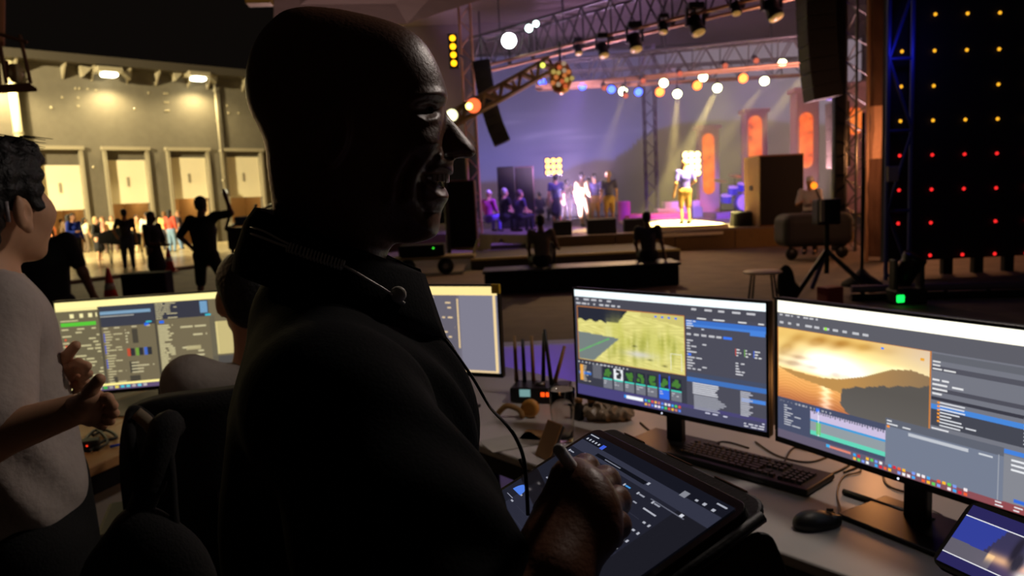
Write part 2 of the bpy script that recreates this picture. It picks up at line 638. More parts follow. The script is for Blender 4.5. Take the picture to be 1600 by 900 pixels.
# flood lamps under the eave
for lab, x, y in (('glowing bulkhead flood lamp above the second loading door', 162, 121), ('glowing bulkhead flood lamp above the third loading door', 300, 127)):
    t, z = tz(x, y)
    root = thing('flood_lamp', lab, 'lamp', fac(t, z, .5), 'flood lamps under the warehouse eave')
    mb = MB(); fbox(mb, t - .55, t + .55, z + .1, z + .34, .1, 1.05); mb.build('housing', framem, root, bev=.05)
    mb = MB(); fbox(mb, t - .33, t + .33, z - .08, z + .1, .5, 1.0); mb.build('lens', glow('flood_lens', (255, 246, 205), 14), root, bev=.08)
    for s in (-1, 1):
        mb = MB(); mb.prism([fac(t + s * .6, z + .3, .05), fac(t + s * 1.1, z + .35, .05), fac(t + s * 1.0, z - .1, .05)], FN * .5); mb.build('wing_bracket', framem, root)

# --- tiled forecourt and kerb
ka, kb = G(120, 441), G(430, 402)
kd = (kb - ka) / np.linalg.norm(kb - ka)
k0, k1 = ka - kd * 22, kb + kd * 10
tm = mat('forecourt_tiles', (214, 198, 156), 0.22, var=0.1, scale=1.2)
nt = tm.node_tree
bt = nt.nodes.new('ShaderNodeTexBrick'); bt.offset = 0; bt.inputs['Scale'].default_value = 1.0
bt.inputs['Mortar Size'].default_value = 0.02; bt.inputs['Brick Width'].default_value = 1.2; bt.inputs['Row Height'].default_value = 1.2
bt.inputs['Color1'].default_value = lin((216, 200, 160)) + (1,); bt.inputs['Color2'].default_value = lin((206, 190, 148)) + (1,); bt.inputs['Mortar'].default_value = lin((140, 125, 95)) + (1,)
nt.links.new(nt.nodes['Texture Coordinate'].outputs['Object'], bt.inputs['Vector'])
nt.links.new(bt.outputs['Color'], nt.nodes['Principled BSDF'].inputs['Base Color'])
struct('forecourt_floor', MB().prism([k0 + [0, 0, .004], k1 + [0, 0, .004], fac(T1 + 4, .004, 0), fac(T0 - 4, .004, 0)], (0, 0, .05)), tm, 'pale shiny tiled forecourt in front of the loading doors')
mb = MB(); kn = np.array([kd[1], -kd[0], 0])
mb.prism([k0, k1, k1 + kn * .35, k0 + kn * .35], (0, 0, .09)); struct('kerb', mb, mat('kerb_stone', (140, 118, 84), .8, bump=.3), 'low stone kerb edging the tiled forecourt', bev=.02)

# --- stage
STZ = 0.52
stm = mat('stage_cladding', (112, 90, 52), 0.7, var=.2)
deckm = mat('stage_deck', (110, 98, 92), 0.4, var=.2)
xa, xb = V(868, 365, STAGE_Y)[0], V(1335, 360, STAGE_Y)[0]
poly = [(xa, STAGE_Y), (xb, STAGE_Y), (xb + 2.5, 34.6), (-5.5, 34.6), (-5.5, 25.0), (-1.6, 24.2), (xa - .6, 21.0)]
struct('stage_floor', MB().prism([(x, y, STZ - .04) for x, y in poly], (0, 0, .04)), deckm, 'wide dark stage deck')
mb = MB()
for (x0, y0), (x1, y1) in zip(poly, poly[1:] + poly[:1]):
    e = np.array([x1 - x0, y1 - y0, 0]); L = np.linalg.norm(e); e /= L; nrm = np.array([e[1], -e[0], 0])
    npan = max(1, int(L / 1.5))
    if min(y0, y1) > 30:
        npan = 1
    for i in range(npan):
        a = np.array([x0, y0, 0]) + e * L * i / npan + e * .01; b = np.array([x0, y0, 0]) + e * L * (i + 1) / npan - e * .01
        mb.prism([a, b, b + [0, 0, STZ - .04], a + [0, 0, STZ - .04]], nrm * -.04)
struct('stage_skirt', mb, stm, 'brown boarded front of the stage')
# lower step in front of the stage
step = mat('step_paint', (64, 58, 48), .7)
xs0, xs1 = V(735, 400, 16.8)[0], V(1062, 395, 16.8)[0]
struct('stage_step', MB().box(((xs0 + xs1) / 2, 18.0, .125), (xs1 - xs0, 2.5, .25)), step, 'long low dark step below the stage front', bev=.02)
palm = mat('painted_edge_light', (205, 190, 120), .5)  # yellow light along the step edge put into the strip's colour
struct('trim_1', MB().box(((xs0 + xs1) / 2, 16.74, .235), (xs1 - xs0, .05, .05)), palm, 'strip with yellow light painted along the edge of the lower step')
xt0, xt1 = V(1025, 375, 19.2)[0], V(1130, 372, 19.2)[0]
struct('trim_2', MB().box(((xt0 + xt1) / 2, 19.22, .42), (xt1 - xt0, .05, .07)), mat('white_nosing', (236, 228, 205), .5), 'pale strip on the stage front below the bright platform')
# side stairs at stage left
for i in range(4):
    yy = 20.2 + i * 1.0; z = .14 + i * .12
    x0 = V(752 + i * 14, 380, yy)[0]; x1 = V(822 + i * 12, 380, yy)[0]
    o = MB().box(((x0 + x1) / 2, yy + .5, z / 2), (x1 - x0, 1.0, z)).build('stair_tread', deckm, None, bev=.02)
    tag(o, ['lowest', 'second', 'third', 'topmost'][i] + ' wide stair tread at the dark side of the stage', 'step', 'side stairs of the stage')
# bench wall in front of the step, where two people sit
bx0, bx1 = V(757, 440, 12.3)[0], V(1062, 440, 12.3)[0]
root = thing('long_bench', 'long black padded bench in front of the stage with two sitters', 'bench', ((bx0 + bx1) / 2, 12.6, 0))
MB().box(((bx0 + bx1) / 2, 12.65, .17), (bx1 - bx0, .7, .34)).build('body', DARKFAB, root, bev=.03)
MB().box(((bx0 + bx1) / 2, 12.65, .365), (bx1 - bx0 + .06, .76, .05)).build('seat', BLACK, root, bev=.02)

# --- LED backdrop
BY = 34.0
b_l, b_r = V(748, 250, BY)[0], V(1345, 250, BY)[0]
b_t, b_b = 7.9, STZ + .05


def backdrop(U_, V_):
    x = 748 + U_ * 597; y = 60 + V_ * 280 - 0.049 * (x - 800) * .5
    r_ = np.stack([np.interp(y, [60, 150, 230, 300], [70, 88, 108, 120]), np.interp(y, [60, 150, 230, 300], [64, 82, 100, 108]), np.interp(y, [60, 150, 230, 300], [98, 128, 168, 165])], -1)
    warm = np.clip((x - 960) / 150, 0, 1)[..., None]
    r_ = r_ * (1 - warm) + np.array([132, 118, 128.]) * warm
    for cx, cy, sx, sy, a in ((880, 190, 26, 5, 24), (835, 196, 20, 7, 26), (905, 200, 40, 4, 20), (800, 172, 18, 4, 22), (870, 225, 30, 5, -20), (820, 160, 60, 5, 8), (1010, 190, 40, 6, 8)):
        w = np.exp(-(((x - cx) + (y - cy) * 2.2) / sx) ** 2 - ((y - cy) / sy) ** 2)
        r_ += (a * w)[..., None]
    h1 = np.interp(x, [700, 860, 900, 930, 970, 1100, 1200, 1400], [275, 268, 248, 240, 242, 244, 248, 248])
    m1 = 1 / (1 + np.exp(-(y - h1) / 1.5))[..., None]
    r_ = r_ * (1 - m1) + np.array([98, 78, 96.]) * m1
    h2 = np.interp(x, [700, 945, 962, 985, 1000, 1030, 1060, 1110, 1190, 1250, 1400], [400, 300, 236, 222, 205, 190, 181, 178, 178, 188, 194]) + 3 * np.sin(x * .9) * np.exp(-((x - 985) / 30) ** 2)
    m2 = 1 / (1 + np.exp(-(y - h2) / 1.5))[..., None]
    low = np.array([112, 96, 82.]) * np.ones_like(r_); low[..., :] = low * (1 - .15 * np.clip((y - 240) / 80, 0, 1))[..., None]
    left = np.clip((1010 - x) / 60, 0, 1)[..., None]
    low = low * (1 - left) + np.array([88, 74, 88.]) * left
    return r_ * (1 - m2) + low * m2


led = thing('backdrop_screen', 'huge glowing backdrop screen showing dusk sky and dark hills behind the stage', 'screen', ((b_l + b_r) / 2, BY, b_b))
MB().box(((b_l + b_r) / 2, BY + .2, (b_t + b_b) / 2), (b_r - b_l + .3, .3, b_t - b_b + .3)).build('cabinet', BLACK, led)
sc = Screen((b_l, BY + .04, b_t), (b_r - b_l, 0, 0), (0, 0, b_b - b_t), (0, -1, 0), .004)
sc.image(0, 0, 1, 1, backdrop, 180, 90, 1)
sc.build('picture', screen_mat('backdrop_light', .85), led)

# upper cloth behind the trusses and stage roof
clothm = mat('roof_cloth', (128, 112, 118), .85, var=.15, scale=.5, bump=.1)
struct('wall_back', MB().box((9, 35.2, 9.0), (27, .1, 10)), clothm, 'grey cloth hung above and behind the stage screen')
pts = [(-9, 35, 9.6), (22, 35, 9.6), (22, 15.5, 11.5), (3.0, 18.5, 11.5), (-6, 25, 10.5)]
struct('stage_roof', MB().prism(pts, (0, 0, .06)), clothm, 'grey-pink cloth roof above the stage trusses')

# --- canvas roof over the mixing desk (pink at the top of the picture)
a, b, c_ = P(428, -160, 3.2), P(800, -150, 3.4), P(428, 60, 5.2)
tent = mat('tent_canvas', (150, 112, 98), .85, var=.12, scale=1.5, bump=.15)
e0, e1, e2, e3, e4 = P(428, 40, 5.6), P(636, 37, 5.6), P(775, -8, 4.6), P(900, -260, 3.0), P(428, -330, 3.0)
struct('ceiling', MB().prism([e0, e1, e2, e3, e4], (0, 0, .03)), tent, 'pinkish canvas canopy over the control desk')
# ================================================================== STAGE RIG
def truss(label, a, b, w, h, n, m, up=(0, 0, 1), r=.03, rb=.018, group='lighting trusses', chordm=None, faces=('f', 'b', 't')):
    a = np.asarray(a, float); b = np.asarray(b, float); d = (b - a); L = np.linalg.norm(d); d /= L
    up = np.asarray(up, float); up = up - (up @ d) * d; up /= np.linalg.norm(up); s = np.cross(d, up)
    root = thing('lighting_truss', label, 'truss', a, group)
    c = {}
    for i, (x, y) in enumerate(((-1, -1), (1, -1), (1, 1), (-1, 1))):
        o = s * x * w / 2 + up * y * h / 2
        c[i] = o
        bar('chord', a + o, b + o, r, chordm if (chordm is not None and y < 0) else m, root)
    prs = {'f': (0, 3), 'b': (1, 2), 't': (3, 2), 'u': (0, 1)}
    for f in faces:
        p, q = prs[f]
        for i in range(n):
            u, v = (p, q) if i % 2 == 0 else (q, p)
            bar('brace', a + d * L * i / n + c[u], a + d * L * (i + 1) / n + c[v], rb, m, root, 6)
    for i in range(0, n + 1, 2):
        bar('brace', a + d * L * i / n + c[0], a + d * L * i / n + c[3], rb, m, root, 6)
    return root


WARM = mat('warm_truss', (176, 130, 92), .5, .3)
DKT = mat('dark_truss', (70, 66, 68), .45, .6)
ft_a, ft_b = V(748, 86, 24.5), V(1275, -52, 17.5)
FRONT = (ft_a, ft_b, .95, .75); MIDT = (V(842, 118, 27), V(1262, 78, 23.5), .8, .6); REAR = (V(838, 128, 29.5), V(1258, 104, 27.5), .6, .5)


def under(px, py, tr):
    """where the line of sight meets the upright plane of a truss, and the truss chord point there"""
    a, b, h, w_ = tr; r = ray(px, py)
    s_, t_ = np.linalg.solve(np.array([[r[0], a[0] - b[0]], [r[1], a[1] - b[1]]]), a[:2])
    p = CAM + r * s_; q = a + (b - a) * t_ - np.array([0, 0, h / 2])
    n_ = np.cross(b - a, [0, 0, 1.0]); n_ /= np.linalg.norm(n_); n_ = n_ if n_[1] < 0 else -n_
    return p + n_ * tr[3] / 2, q + n_ * tr[3] / 2


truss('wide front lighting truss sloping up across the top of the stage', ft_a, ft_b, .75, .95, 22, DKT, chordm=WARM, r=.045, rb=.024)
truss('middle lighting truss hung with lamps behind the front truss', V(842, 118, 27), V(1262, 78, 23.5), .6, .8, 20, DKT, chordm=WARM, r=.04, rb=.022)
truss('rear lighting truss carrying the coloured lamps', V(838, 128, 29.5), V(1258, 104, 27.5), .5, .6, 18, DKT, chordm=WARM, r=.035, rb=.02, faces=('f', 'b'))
truss('slanting cloth-wrapped side truss with a red lamp beside the smiling man', V(690, 196, 20.5), V(862, 100, 20.5), .35, .34, 12, mat('wrapped_truss', (196, 170, 124), .7), r=.05, rb=.05)
_e = V(690, 196, 20.5); bar('support_post', (_e[0], 20.5, 0), _e, .06, DKT, bpy.data.objects['lighting_truss.003'])

# hanging chains from the cloth roof
for nm, tr in (('lighting_truss', FRONT), ('lighting_truss.001', MIDT), ('lighting_truss.002', REAR)):
    for t_ in (.12, .5, .88):
        p = tr[0] + (tr[1] - tr[0]) * t_
        n_ = np.cross(tr[1] - tr[0], [0, 0, 1.0]); n_ /= np.linalg.norm(n_); p = p + n_ * tr[3] / 2 + np.array([0, 0, tr[2] / 2])
        bar('hanging_chain', p, (p[0], p[1], 9.66 + (35 - p[1]) * .1), .018, BLACKM, bpy.data.objects[nm])

# towers
def tower(label, x, y_top, Y, w, n, m, ztop):
    p = V(x, 300, Y)
    return truss(label, (p[0], Y, 0.0), (p[0], Y, ztop), w, w, n, m, up=(0, 1, 0), group='upright truss towers')


tower('upright truss tower at the right wing of the stage', 1346, 0, 17.0, .5, 26, STEEL, 8.6)
tower('slim upright truss tower left of the screen behind the bent speaker column', 741, 0, 23.5, .35, 20, WARM, 8.4)
tower('faint upright truss tower in front of the dusk picture', 1018, 0, 31, .45, 18, mat('purple_truss', (96, 84, 120), .5, .4), 7.5)
pst = V(1310, 200, 16.5)
o = MB().box((pst[0] * 17.2 / 16.5, 17.2, 4.3), (.25, .2, 8.6)).build('black_mast', BLACKM, None, bev=.03); tag(o, 'broad black mast beside the right hanging speaker column', 'mast')
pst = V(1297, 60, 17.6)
o = MB().box((pst[0], 17.6, 5.6), (.13, .1, 4.2)).build('blue_strip', mat('painted_blue_glow', (40, 50, 190), .5, emit=(30, 40, 210), estr=.35), None); tag(o, 'strip with a painted blue glow between speaker column and black mast', 'strip')  # blue light put into the paint as emission, no lamp here

# fabric column right
pc = V(1372, 180, 14.5)
root = thing('cloth_drape', 'brown gathered cloth drape with a pale tucked lower half beside the dotted curtain', 'drape', (pc[0], 14.5, .2))
def drape(z0, z1, r0, r1, name, m, ph):
    rows, cols = 30, 40; vs_ = []; fs = []
    for i in range(rows + 1):
        z = z1 + (z0 - z1) * i / rows; r = r0 + (r1 - r0) * i / rows
        for j in range(cols):
            a = 2 * math.pi * j / cols
            rr = r * (1 + .09 * math.sin(7 * a + ph) + .06 * math.sin(9 * z + 2 * a))
            vs_.append((pc[0] + rr * math.cos(a) + .03 * math.sin(2.3 * z + ph), 14.5 + rr * math.sin(a), z))
    for i in range(rows):
        for j in range(cols):
            fs.append((i * cols + j, i * cols + (j + 1) % cols, (i + 1) * cols + (j + 1) % cols, (i + 1) * cols + j))
    MB().add(vs_, fs).build(name, m, root, True)
drape(3.0, 7.5, .18, .2, 'upper_cloth', mat('brown_cloth', (98, 66, 44), .9), 0)
drape(.9, 3.05, .16, .1, 'lower_cloth', mat('peach_cloth', (216, 160, 118), .85), 1.2)
drape(.1, 2.0, .2, .2, 'tail', MATS['brown_cloth'], 2)
bar('drape_pole', (pc[0] - .22, 14.45, 0), (pc[0] - .22, 14.45, 7.5), .035, WARM, root)

# --- dotted light curtain on the right
CY = 12.0
cl, cr = V(1386, 200, CY)[0], V(1800, 200, CY)[0]
cz0 = V(1500, 404, CY)[2]
root = thing('light_curtain', 'tall black curtain panel dotted with small yellow and red bulbs', 'curtain', ((cl + cr) / 2, CY, cz0))
MB().box(((cl + cr) / 2, CY + .1, (cz0 + 7) / 2), (cr - cl, .12, 7 - cz0)).build('panel', DARKFAB, root)
yb, rb_ = glow('amber_bulb', (255, 176, 40), 1.6), glow('red_bulb', (255, 40, 40), 1.5)
ring = mat('bulb_ring', (30, 26, 22), .4)
COLX = (1411, 1462, 1512.5, 1563, 1612)
bulb_me = {}
for r_, y0 in enumerate((-33, 22, 79, 134, 188, 242, 296, 348, 399)):
    for c_, x0 in enumerate(COLX):
        y = y0 - (c_ - 1) * .6 * 2; x = x0 - (y0 - 22) * .022
        if (r_, c_) in ((1, 0), (3, 2), (7, 2), (8, 0)):
            continue
        q = V(x, y, CY)
        m = yb if r_ < 5 else rb_
        if m.name not in bulb_me:
            me = bpy.data.meshes.new('bulb'); t_ = MB().lathe([(.02, 0), (.026, .012), (.018, .03), (.004, .036)], n=12, axis=(0, -1, 0))
            me.from_pydata(t_.v, [], t_.f); me.update(); me.shade_smooth(); me.materials.append(m); bulb_me[m.name] = me
        o = bpy.data.objects.new('bulb', bulb_me[m.name]); COL.objects.link(o); o.location = (q[0], CY + .02, q[2]); adopt(o, root)
for x in (1484, 1532, 1580):
    q = V(x, 420, CY)
    MB().box((q[0], CY + .1, cz0 / 2), (.16, .1, cz0)).build('leg', BLACKM, root)
# scaffold frame at the curtain's edge
sfm = mat('painted_blue_light', (62, 66, 130), .45, .5)  # blue light put into the metal's colour, one tripod leg too
xl_, xr_ = V(1387, 200, CY - .3)[0], V(1424, 200, CY - .3)[0]
root = thing('scaffold_frame', 'scaffold ladder frame with blue light in its colour at the left edge of the dotted curtain', 'scaffold', ((xl_ + xr_) / 2, CY - .3, 0))
for x in (xl_, xr_):
    bar('upright', (x, CY - .3, 0), (x, CY - .3, 6.6), .035, sfm, root)
zz = [V(1400, y, CY - .3)[2] for y in (430, 330, 205, 92, -20)]
for i, z in enumerate(zz):
    bar('rung', (xl_, CY - .3, z), (xr_, CY - .3, z), .028, sfm, root)
    if i < len(zz) - 1:
        bar('diagonal', (xl_ if i % 2 else xr_, CY - .32, z), (xr_ if i % 2 else xl_, CY - .32, zz[i + 1]), .025, sfm, root)
q = V(1392, 272, CY - .35)
MB().box((q[0], CY - .4, q[2]), (.17, .06, .24)).build('junction_box', mat('grey_box', (150, 135, 130), .6), root, bev=.01)

# --- loudspeakers
def cabinet(label, px0, px1, Y, z0, z1, depth, sidem=None, rz=0.0):
    x0, x1 = V(px0, 300, Y)[0], V(px1, 300, Y)[0]; w = x1 - x0
    root = thing('loudspeaker', label, 'loudspeaker', ((x0 + x1) / 2, Y + depth / 2, z0))
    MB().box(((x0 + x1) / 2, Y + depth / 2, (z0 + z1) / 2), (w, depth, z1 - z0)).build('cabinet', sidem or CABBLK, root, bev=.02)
    MB().box(((x0 + x1) / 2, Y - .012, (z0 + z1) / 2), (w - .06, .03, z1 - z0 - .08)).build('grille', DARKFAB, root, bev=.008)
    for s in (-1, 1):
        MB().box((x0 + w / 2 + s * (w / 2 + .008), Y + depth / 2, z0 + (z1 - z0) * .55), (.02, .2, .12)).build('handle', BLACKM, root)
    return root


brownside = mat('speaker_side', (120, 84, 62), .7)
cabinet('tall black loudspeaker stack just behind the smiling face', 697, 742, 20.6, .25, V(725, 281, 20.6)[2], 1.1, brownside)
cabinet('black loudspeaker stack with mauve side left of the stage group', 778, 805, 26, STZ, V(800, 260, 26)[2], .8)
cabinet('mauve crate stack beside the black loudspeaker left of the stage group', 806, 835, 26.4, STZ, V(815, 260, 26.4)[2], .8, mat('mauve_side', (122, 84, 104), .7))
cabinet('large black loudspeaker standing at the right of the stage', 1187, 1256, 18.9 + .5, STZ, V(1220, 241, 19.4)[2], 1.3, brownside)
# stage wedges
def wedge(label, px, Y, w, h):
    x = V(px, 350, Y)[0]; d = h * 1.1
    root = thing('stage_monitor', label, 'loudspeaker', (x, Y, STZ), 'floor wedge loudspeakers along the stage edge')
    MB().prism([(x - w / 2, Y, STZ), (x - w / 2, Y + d, STZ), (x - w / 2, Y + d * .75, STZ + h), (x - w / 2, Y + .02, STZ + h * .92)], (w, 0, 0)).build('cabinet', CABBLK, root, bev=.015)
    MB().box((x, Y - .005, STZ + h * .48), (w * .86, .02, h * .75)).build('grille', BLACK, root)
wedge('black floor wedge loudspeaker at the feet of the dark-skirted person', 879, 19.8, .5, .4)
wedge('black floor wedge loudspeaker in the middle of the stage edge', 941, 19.6, .75, .42)
wedge('black floor wedge loudspeaker beside the bright platform', 993, 20.0, .58, .36)
wedge('black floor wedge loudspeaker between bright platform and big loudspeaker', 1165, 20.0, .62, .4)

# flown speaker columns
def line_array(label, pts, Y, w, d, n):
    """pts: pixel centre line from top to bottom; a curved column of boxes"""
    q = [V(x, y, Y) for x, y in pts]
    L = np.concatenate([[0], np.cumsum([np.linalg.norm(q[i + 1] - q[i]) for i in range(len(q) - 1)])])
    root = thing('hanging_speaker_column', label, 'loudspeaker', q[-1])
    for i in range(n):
        s0, s1 = L[-1] * i / n, L[-1] * (i + 1) / n
        a = np.array([np.interp(s0, L, [p[k] for p in q]) for k in range(3)]); b = np.array([np.interp(s1, L, [p[k] for p in q]) for k in range(3)])
        t = b - a; t /= np.linalg.norm(t); sd = np.array([0, 1.0, 0]); u = np.cross(sd, t)
        R = np.column_stack([u, sd, t])
        MB().box((a + b) / 2, (w, d, np.linalg.norm(b - a) * .985), R).build('speaker_box', CABBLK, root, bev=.015)
    bar('hanging_chain', q[0], q[0] + np.array([0, 0, 1.4]), .02, BLACKM, root)
    return root


line_array('big flown black speaker column curving at its foot, at the right of the stage', [(1272, -60), (1274, 20), (1277, 80), (1281, 120), (1286, 155)], 16.5, .62, .6, 10)
line_array('curved flown speaker column hanging left of the backdrop', [(752, 96), (757, 130), (764, 165), (773, 195), (785, 224)], 22, .5, .6, 9)
line_array('slim flown speaker column behind the truss tower on the right wing', [(1308, 160), (1309, 210), (1310, 262)], 20, .45, .5, 5)

# --- lamps
def aim_R(d):
    d = np.asarray(d, float); d /= np.linalg.norm(d)
    a = np.array([0, 0, 1.0]) if abs(d[2]) < .9 else np.array([1.0, 0, 0])
    u = np.cross(a, d); u /= np.linalg.norm(u)
    return np.column_stack([u, np.cross(d, u), d])


def moving_head(label, px, py, Y, s, aim, tipm):
    c, hold = under(px, py, FRONT); c = c - [0, .0, 0]
    root = thing('moving_head_lamp', label, 'stage lamp', c + [0, 0, .3 * s], 'moving head lamps under the front truss')
    MB().box(c + [0, 0, .36 * s], (.36 * s, .36 * s, .16 * s)).build('base', BLACK, root, bev=.03)
    for k in (-1, 1):
        MB().box(c + [k * .19 * s, 0, .14 * s], (.05 * s, .16 * s, .4 * s)).build('yoke_arm', BLACK, root, bev=.01)
    d = np.asarray(aim, float); d /= np.linalg.norm(d)
    MB().lathe([(.08 * s, -.18 * s), (.15 * s, -.14 * s), (.15 * s, .05 * s), (.17 * s, .16 * s), (.17 * s, .24 * s)], c, 14, d).build('head', BLACK, root, True)
    MB().lathe([(.155 * s, .2 * s), (.15 * s, .27 * s), (.02 * s, .3 * s)], c, 14, d).build('lens', tipm, root, True)
    bar('clamp', c + [0, 0, .42 * s], hold, .03 * s, BLACKM, root)


tan_lens = mat('tan_lens', (196, 166, 104), .35, emit=(190, 150, 80), estr=.35)
for i, (x, y, Y, s, ax) in enumerate(((915, 78, 22.6, .8, .1), (953, 78, 22.2, 1.1, .15), (1003, 66, 21.6, 1.3, .1), (1048, 44, 21, .85, -.1), (1097, 40, 20.6, 1.35, .25), (1160, 15, 19.8, .85, 0), (1215, 16, 19.2, 1.35, .35))):
    moving_head('%s black moving head lamp from the left under the front truss' % ['first', 'second', 'third', 'fourth', 'fifth', 'sixth', 'seventh'][i], x, y, Y, s * .82, (ax, -.35, -1), tan_lens)


def par_can(label, px, py, Y, r, aim, col, st, group='coloured spot lamps on the rear truss', tr=None):
    if tr is None:
        c = V(px, py, Y); hold = c + np.array([0, .45, .02])
    else:
        c, hold = under(px, py, tr); c = c + ray(px, py) * (-.22); hold = hold + np.array([0, 0, .03])
    d = np.asarray(aim, float); d /= np.linalg.norm(d)
    root = thing('spot_lamp', label, 'stage lamp', c, group)
    MB().lathe([(r * .5, -.34), (r * .95, -.28), (r * 1.05, -.06), (r * 1.12, 0)], c, 14, d).build('housing', BLACK, root, True)
    MB().lathe([(r, -.01), (r * .95, .03), (r * .3, .06)], c, 16, d).build('lens', glow('lens_%d_%d_%d_%d' % (*col, int(st * 10)), col, st), root, True)
    bar('yoke', c + [0, .1, .05], hold, .025, BLACKM, root)


blue, yel, org = (60, 90, 255), (250, 255, 190), (255, 120, 50)
for i, (x, y) in enumerate(((849, 130), (911, 136), (956, 141), (998, 145))):
    par_can('%s blue spot lamp from the left on the rear truss' % ['first', 'second', 'third', 'fourth'][i], x, y, 29, .15, (-.1, -1, -.5), blue, 6, tr=REAR)
YEL = ((974, 144), (1037, 131), (1058, 148), (1098, 122), (1120, 139), (1193, 128), (1220, 101))
for i, (x, y) in enumerate(YEL):
    par_can('%s bright yellow-white spot lamp from the left on the rear truss' % ['first', 'second', 'third', 'fourth', 'fifth', 'sixth', 'seventh'][i], x, y, 28, .16, (-.25, -1, -.5), yel, 12, tr=REAR)
for i, (x, y) in enumerate(((1031, 145), (1089, 135), (1160, 124))):
    par_can('%s round orange spot lamp from the left on the rear truss' % ['first', 'second', 'third'][i], x, y, 28.5, .17, (0, -1, -.3), org, 5, tr=REAR)
for i, (x, y) in enumerate(((948, 139), (981, 151), (1008, 128), (1065, 117), (1135, 105), (1183, 97))):
    par_can('small dim red-orange lamp, %s of six from the left on the middle truss' % ['first', 'second', 'third', 'fourth', 'fifth', 'sixth'][i], x, y, 27, .09, (0, -1, -.6), (230, 110, 80), .9, 'dim orange lamps on the middle truss', tr=MIDT)
par_can('dazzling white flood lamp at the left end of the front truss', 808, 66, 23.2, .22, (0, -1, -.15), (245, 255, 250), 16, 'white flood lamps on the front truss', tr=FRONT)
par_can('small white flood lamp, upper one beside the dazzling flood lamp', 850, 40, 23.2, .09, (0, -1, -.15), (225, 255, 245), 6, 'white flood lamps on the front truss', tr=FRONT)
par_can('small white flood lamp, lower one beside the dazzling flood lamp', 839, 47, 23.2, .11, (0, -1, -.15), (225, 255, 245), 6, 'white flood lamps on the front truss', tr=FRONT)
par_can('red glowing lamp clamped on the slanting side truss', 740, 165, 20.2, .2, (0, -1, 0), (255, 110, 60), 1.6, 'lamps on the slanting side truss')
par_can('small yellow lamp on the slanting side truss', 733, 166, 20.0, .09, (0, -1, 0), (255, 235, 120), 6, 'lamps on the slanting side truss')
par_can('pale lamp on the slanting side truss touching the nose bridge', 706, 180, 19.9, .16, (0, -1, 0), (255, 250, 190), 2.2, 'lamps on the slanting side truss')
par_can('small yellow-green lamp where slanting truss meets front truss', 848, 102, 20.2, .07, (0, -1, -.1), (220, 225, 90), 2.0, 'lamps on the slanting side truss')
# cluster lamp
c = V(876, 118, 20.5)
root = thing('cluster_lamp', 'golden cluster lamp with many small lenses hanging below the truss joint', 'stage lamp', c)
MB().lathe([(.05, .38), (.2, .3), (.3, .1), (.3, -.2), (.2, -.42), (.05, -.5)], c, 16).build('housing', mat('gold_lamp', (190, 140, 70), .3, .6), root, True)
for i in range(14):
    an = i * 2.4; rr = .08 + .016 * i
    q = c + np.array([rr * math.cos(an), -.28, rr * 1.3 * math.sin(an) - .05])
    MB().lathe([(.065, 0), (.05, .05), (.01, .07)], q, 10, (0, -1, 0)).build('lens', glow('cluster_%d' % (i % 4), [(255, 150, 80), (230, 200, 110), (255, 120, 70), (210, 180, 150)][i % 4], .55), root, True)
bar('hanger', c + [0, 0, .3], c + [0, 0, .9], .03, BLACKM, root)


def blinder(label, px, py, Y, cols, rows, pitch, r, col, st, group, stand=True, zb=STZ):
    c = V(px, py, Y)
    root = thing('blinder_lamp', label, 'stage lamp', (c[0], Y, zb if stand else c[2]), group)
    MB().box(c + [0, .1, 0], (cols * pitch + .04, .16, rows * pitch + .04)).build('housing', BLACK, root, bev=.02)
    m = glow('blinder_%d_%d' % (col[1], int(st * 10)), col, st)
    for i in range(cols):
        for j in range(rows):
            q = c + np.array([(i - (cols - 1) / 2) * pitch, 0.02, (j - (rows - 1) / 2) * pitch])
            MB().lathe([(r, 0), (r * .9, .02), (r * .3, .05)], q, 12, (0, -1, 0)).build('lens', m, root, True)
    if stand:
        bar('stand', (c[0], Y + .15, zb), (c[0], Y + .15, c[2]), .03, BLACKM, root)
    return root


blinder('amber four-lens blinder lamp in a vertical row beside the front truss', 708, 79, 22, 1, 4, .235, .085, (255, 178, 20), 3.2, 'blinder lamps', False)
bar('bracket', V(708, 79, 22) + [0, .15, 0], (V(741, 300, 23.5)[0], 23.4, V(708, 79, 22)[2]), .03, BLACKM, bpy.data.objects['blinder_lamp'])
blinder('glowing nine-lens blinder lamp above the left stage group', 865, 260, 26, 3, 3, .2, .085, (255, 186, 80), 5.5, 'blinder lamps')
blinder('dazzling many-lens blinder lamp behind the lone singer', 1081, 256, 25, 3, 4, .2, .1, (255, 222, 120), 10, 'blinder lamps')

# --- glowing arch pillars
def art_mat():
    m = bpy.data.materials.new('orange_artwork'); m.use_nodes = True; nt = m.node_tree
    for n in list(nt.nodes):
        nt.nodes.remove(n)
    o = nt.nodes.new('ShaderNodeOutputMaterial'); e = nt.nodes.new('ShaderNodeEmission'); nz = nt.nodes.new('ShaderNodeTexNoise'); cr_ = nt.nodes.new('ShaderNodeValToRGB'); tc = nt.nodes.new('ShaderNodeTexCoord')
    nz.inputs['Scale'].default_value = 2.6; nz.inputs['Detail'].default_value = 5
    cr_.color_ramp.elements[0].position = .28; cr_.color_ramp.elements[0].color = lin((120, 50, 20)) + (1,)
    cr_.color_ramp.elements[1].position = .42; cr_.color_ramp.elements[1].color = lin((252, 100, 30)) + (1,)
    x = cr_.color_ramp.elements.new(.72); x.color = lin((255, 140, 60)) + (1,)
    nt.links.new(tc.outputs['Object'], nz.inputs['Vector']); nt.links.new(nz.outputs['Fac'], cr_.inputs[0]); nt.links.new(cr_.outputs[0], e.inputs[0]); nt.links.new(e.outputs[0], o.inputs[0])
    e.inputs[1].default_value = 1.0
    return m


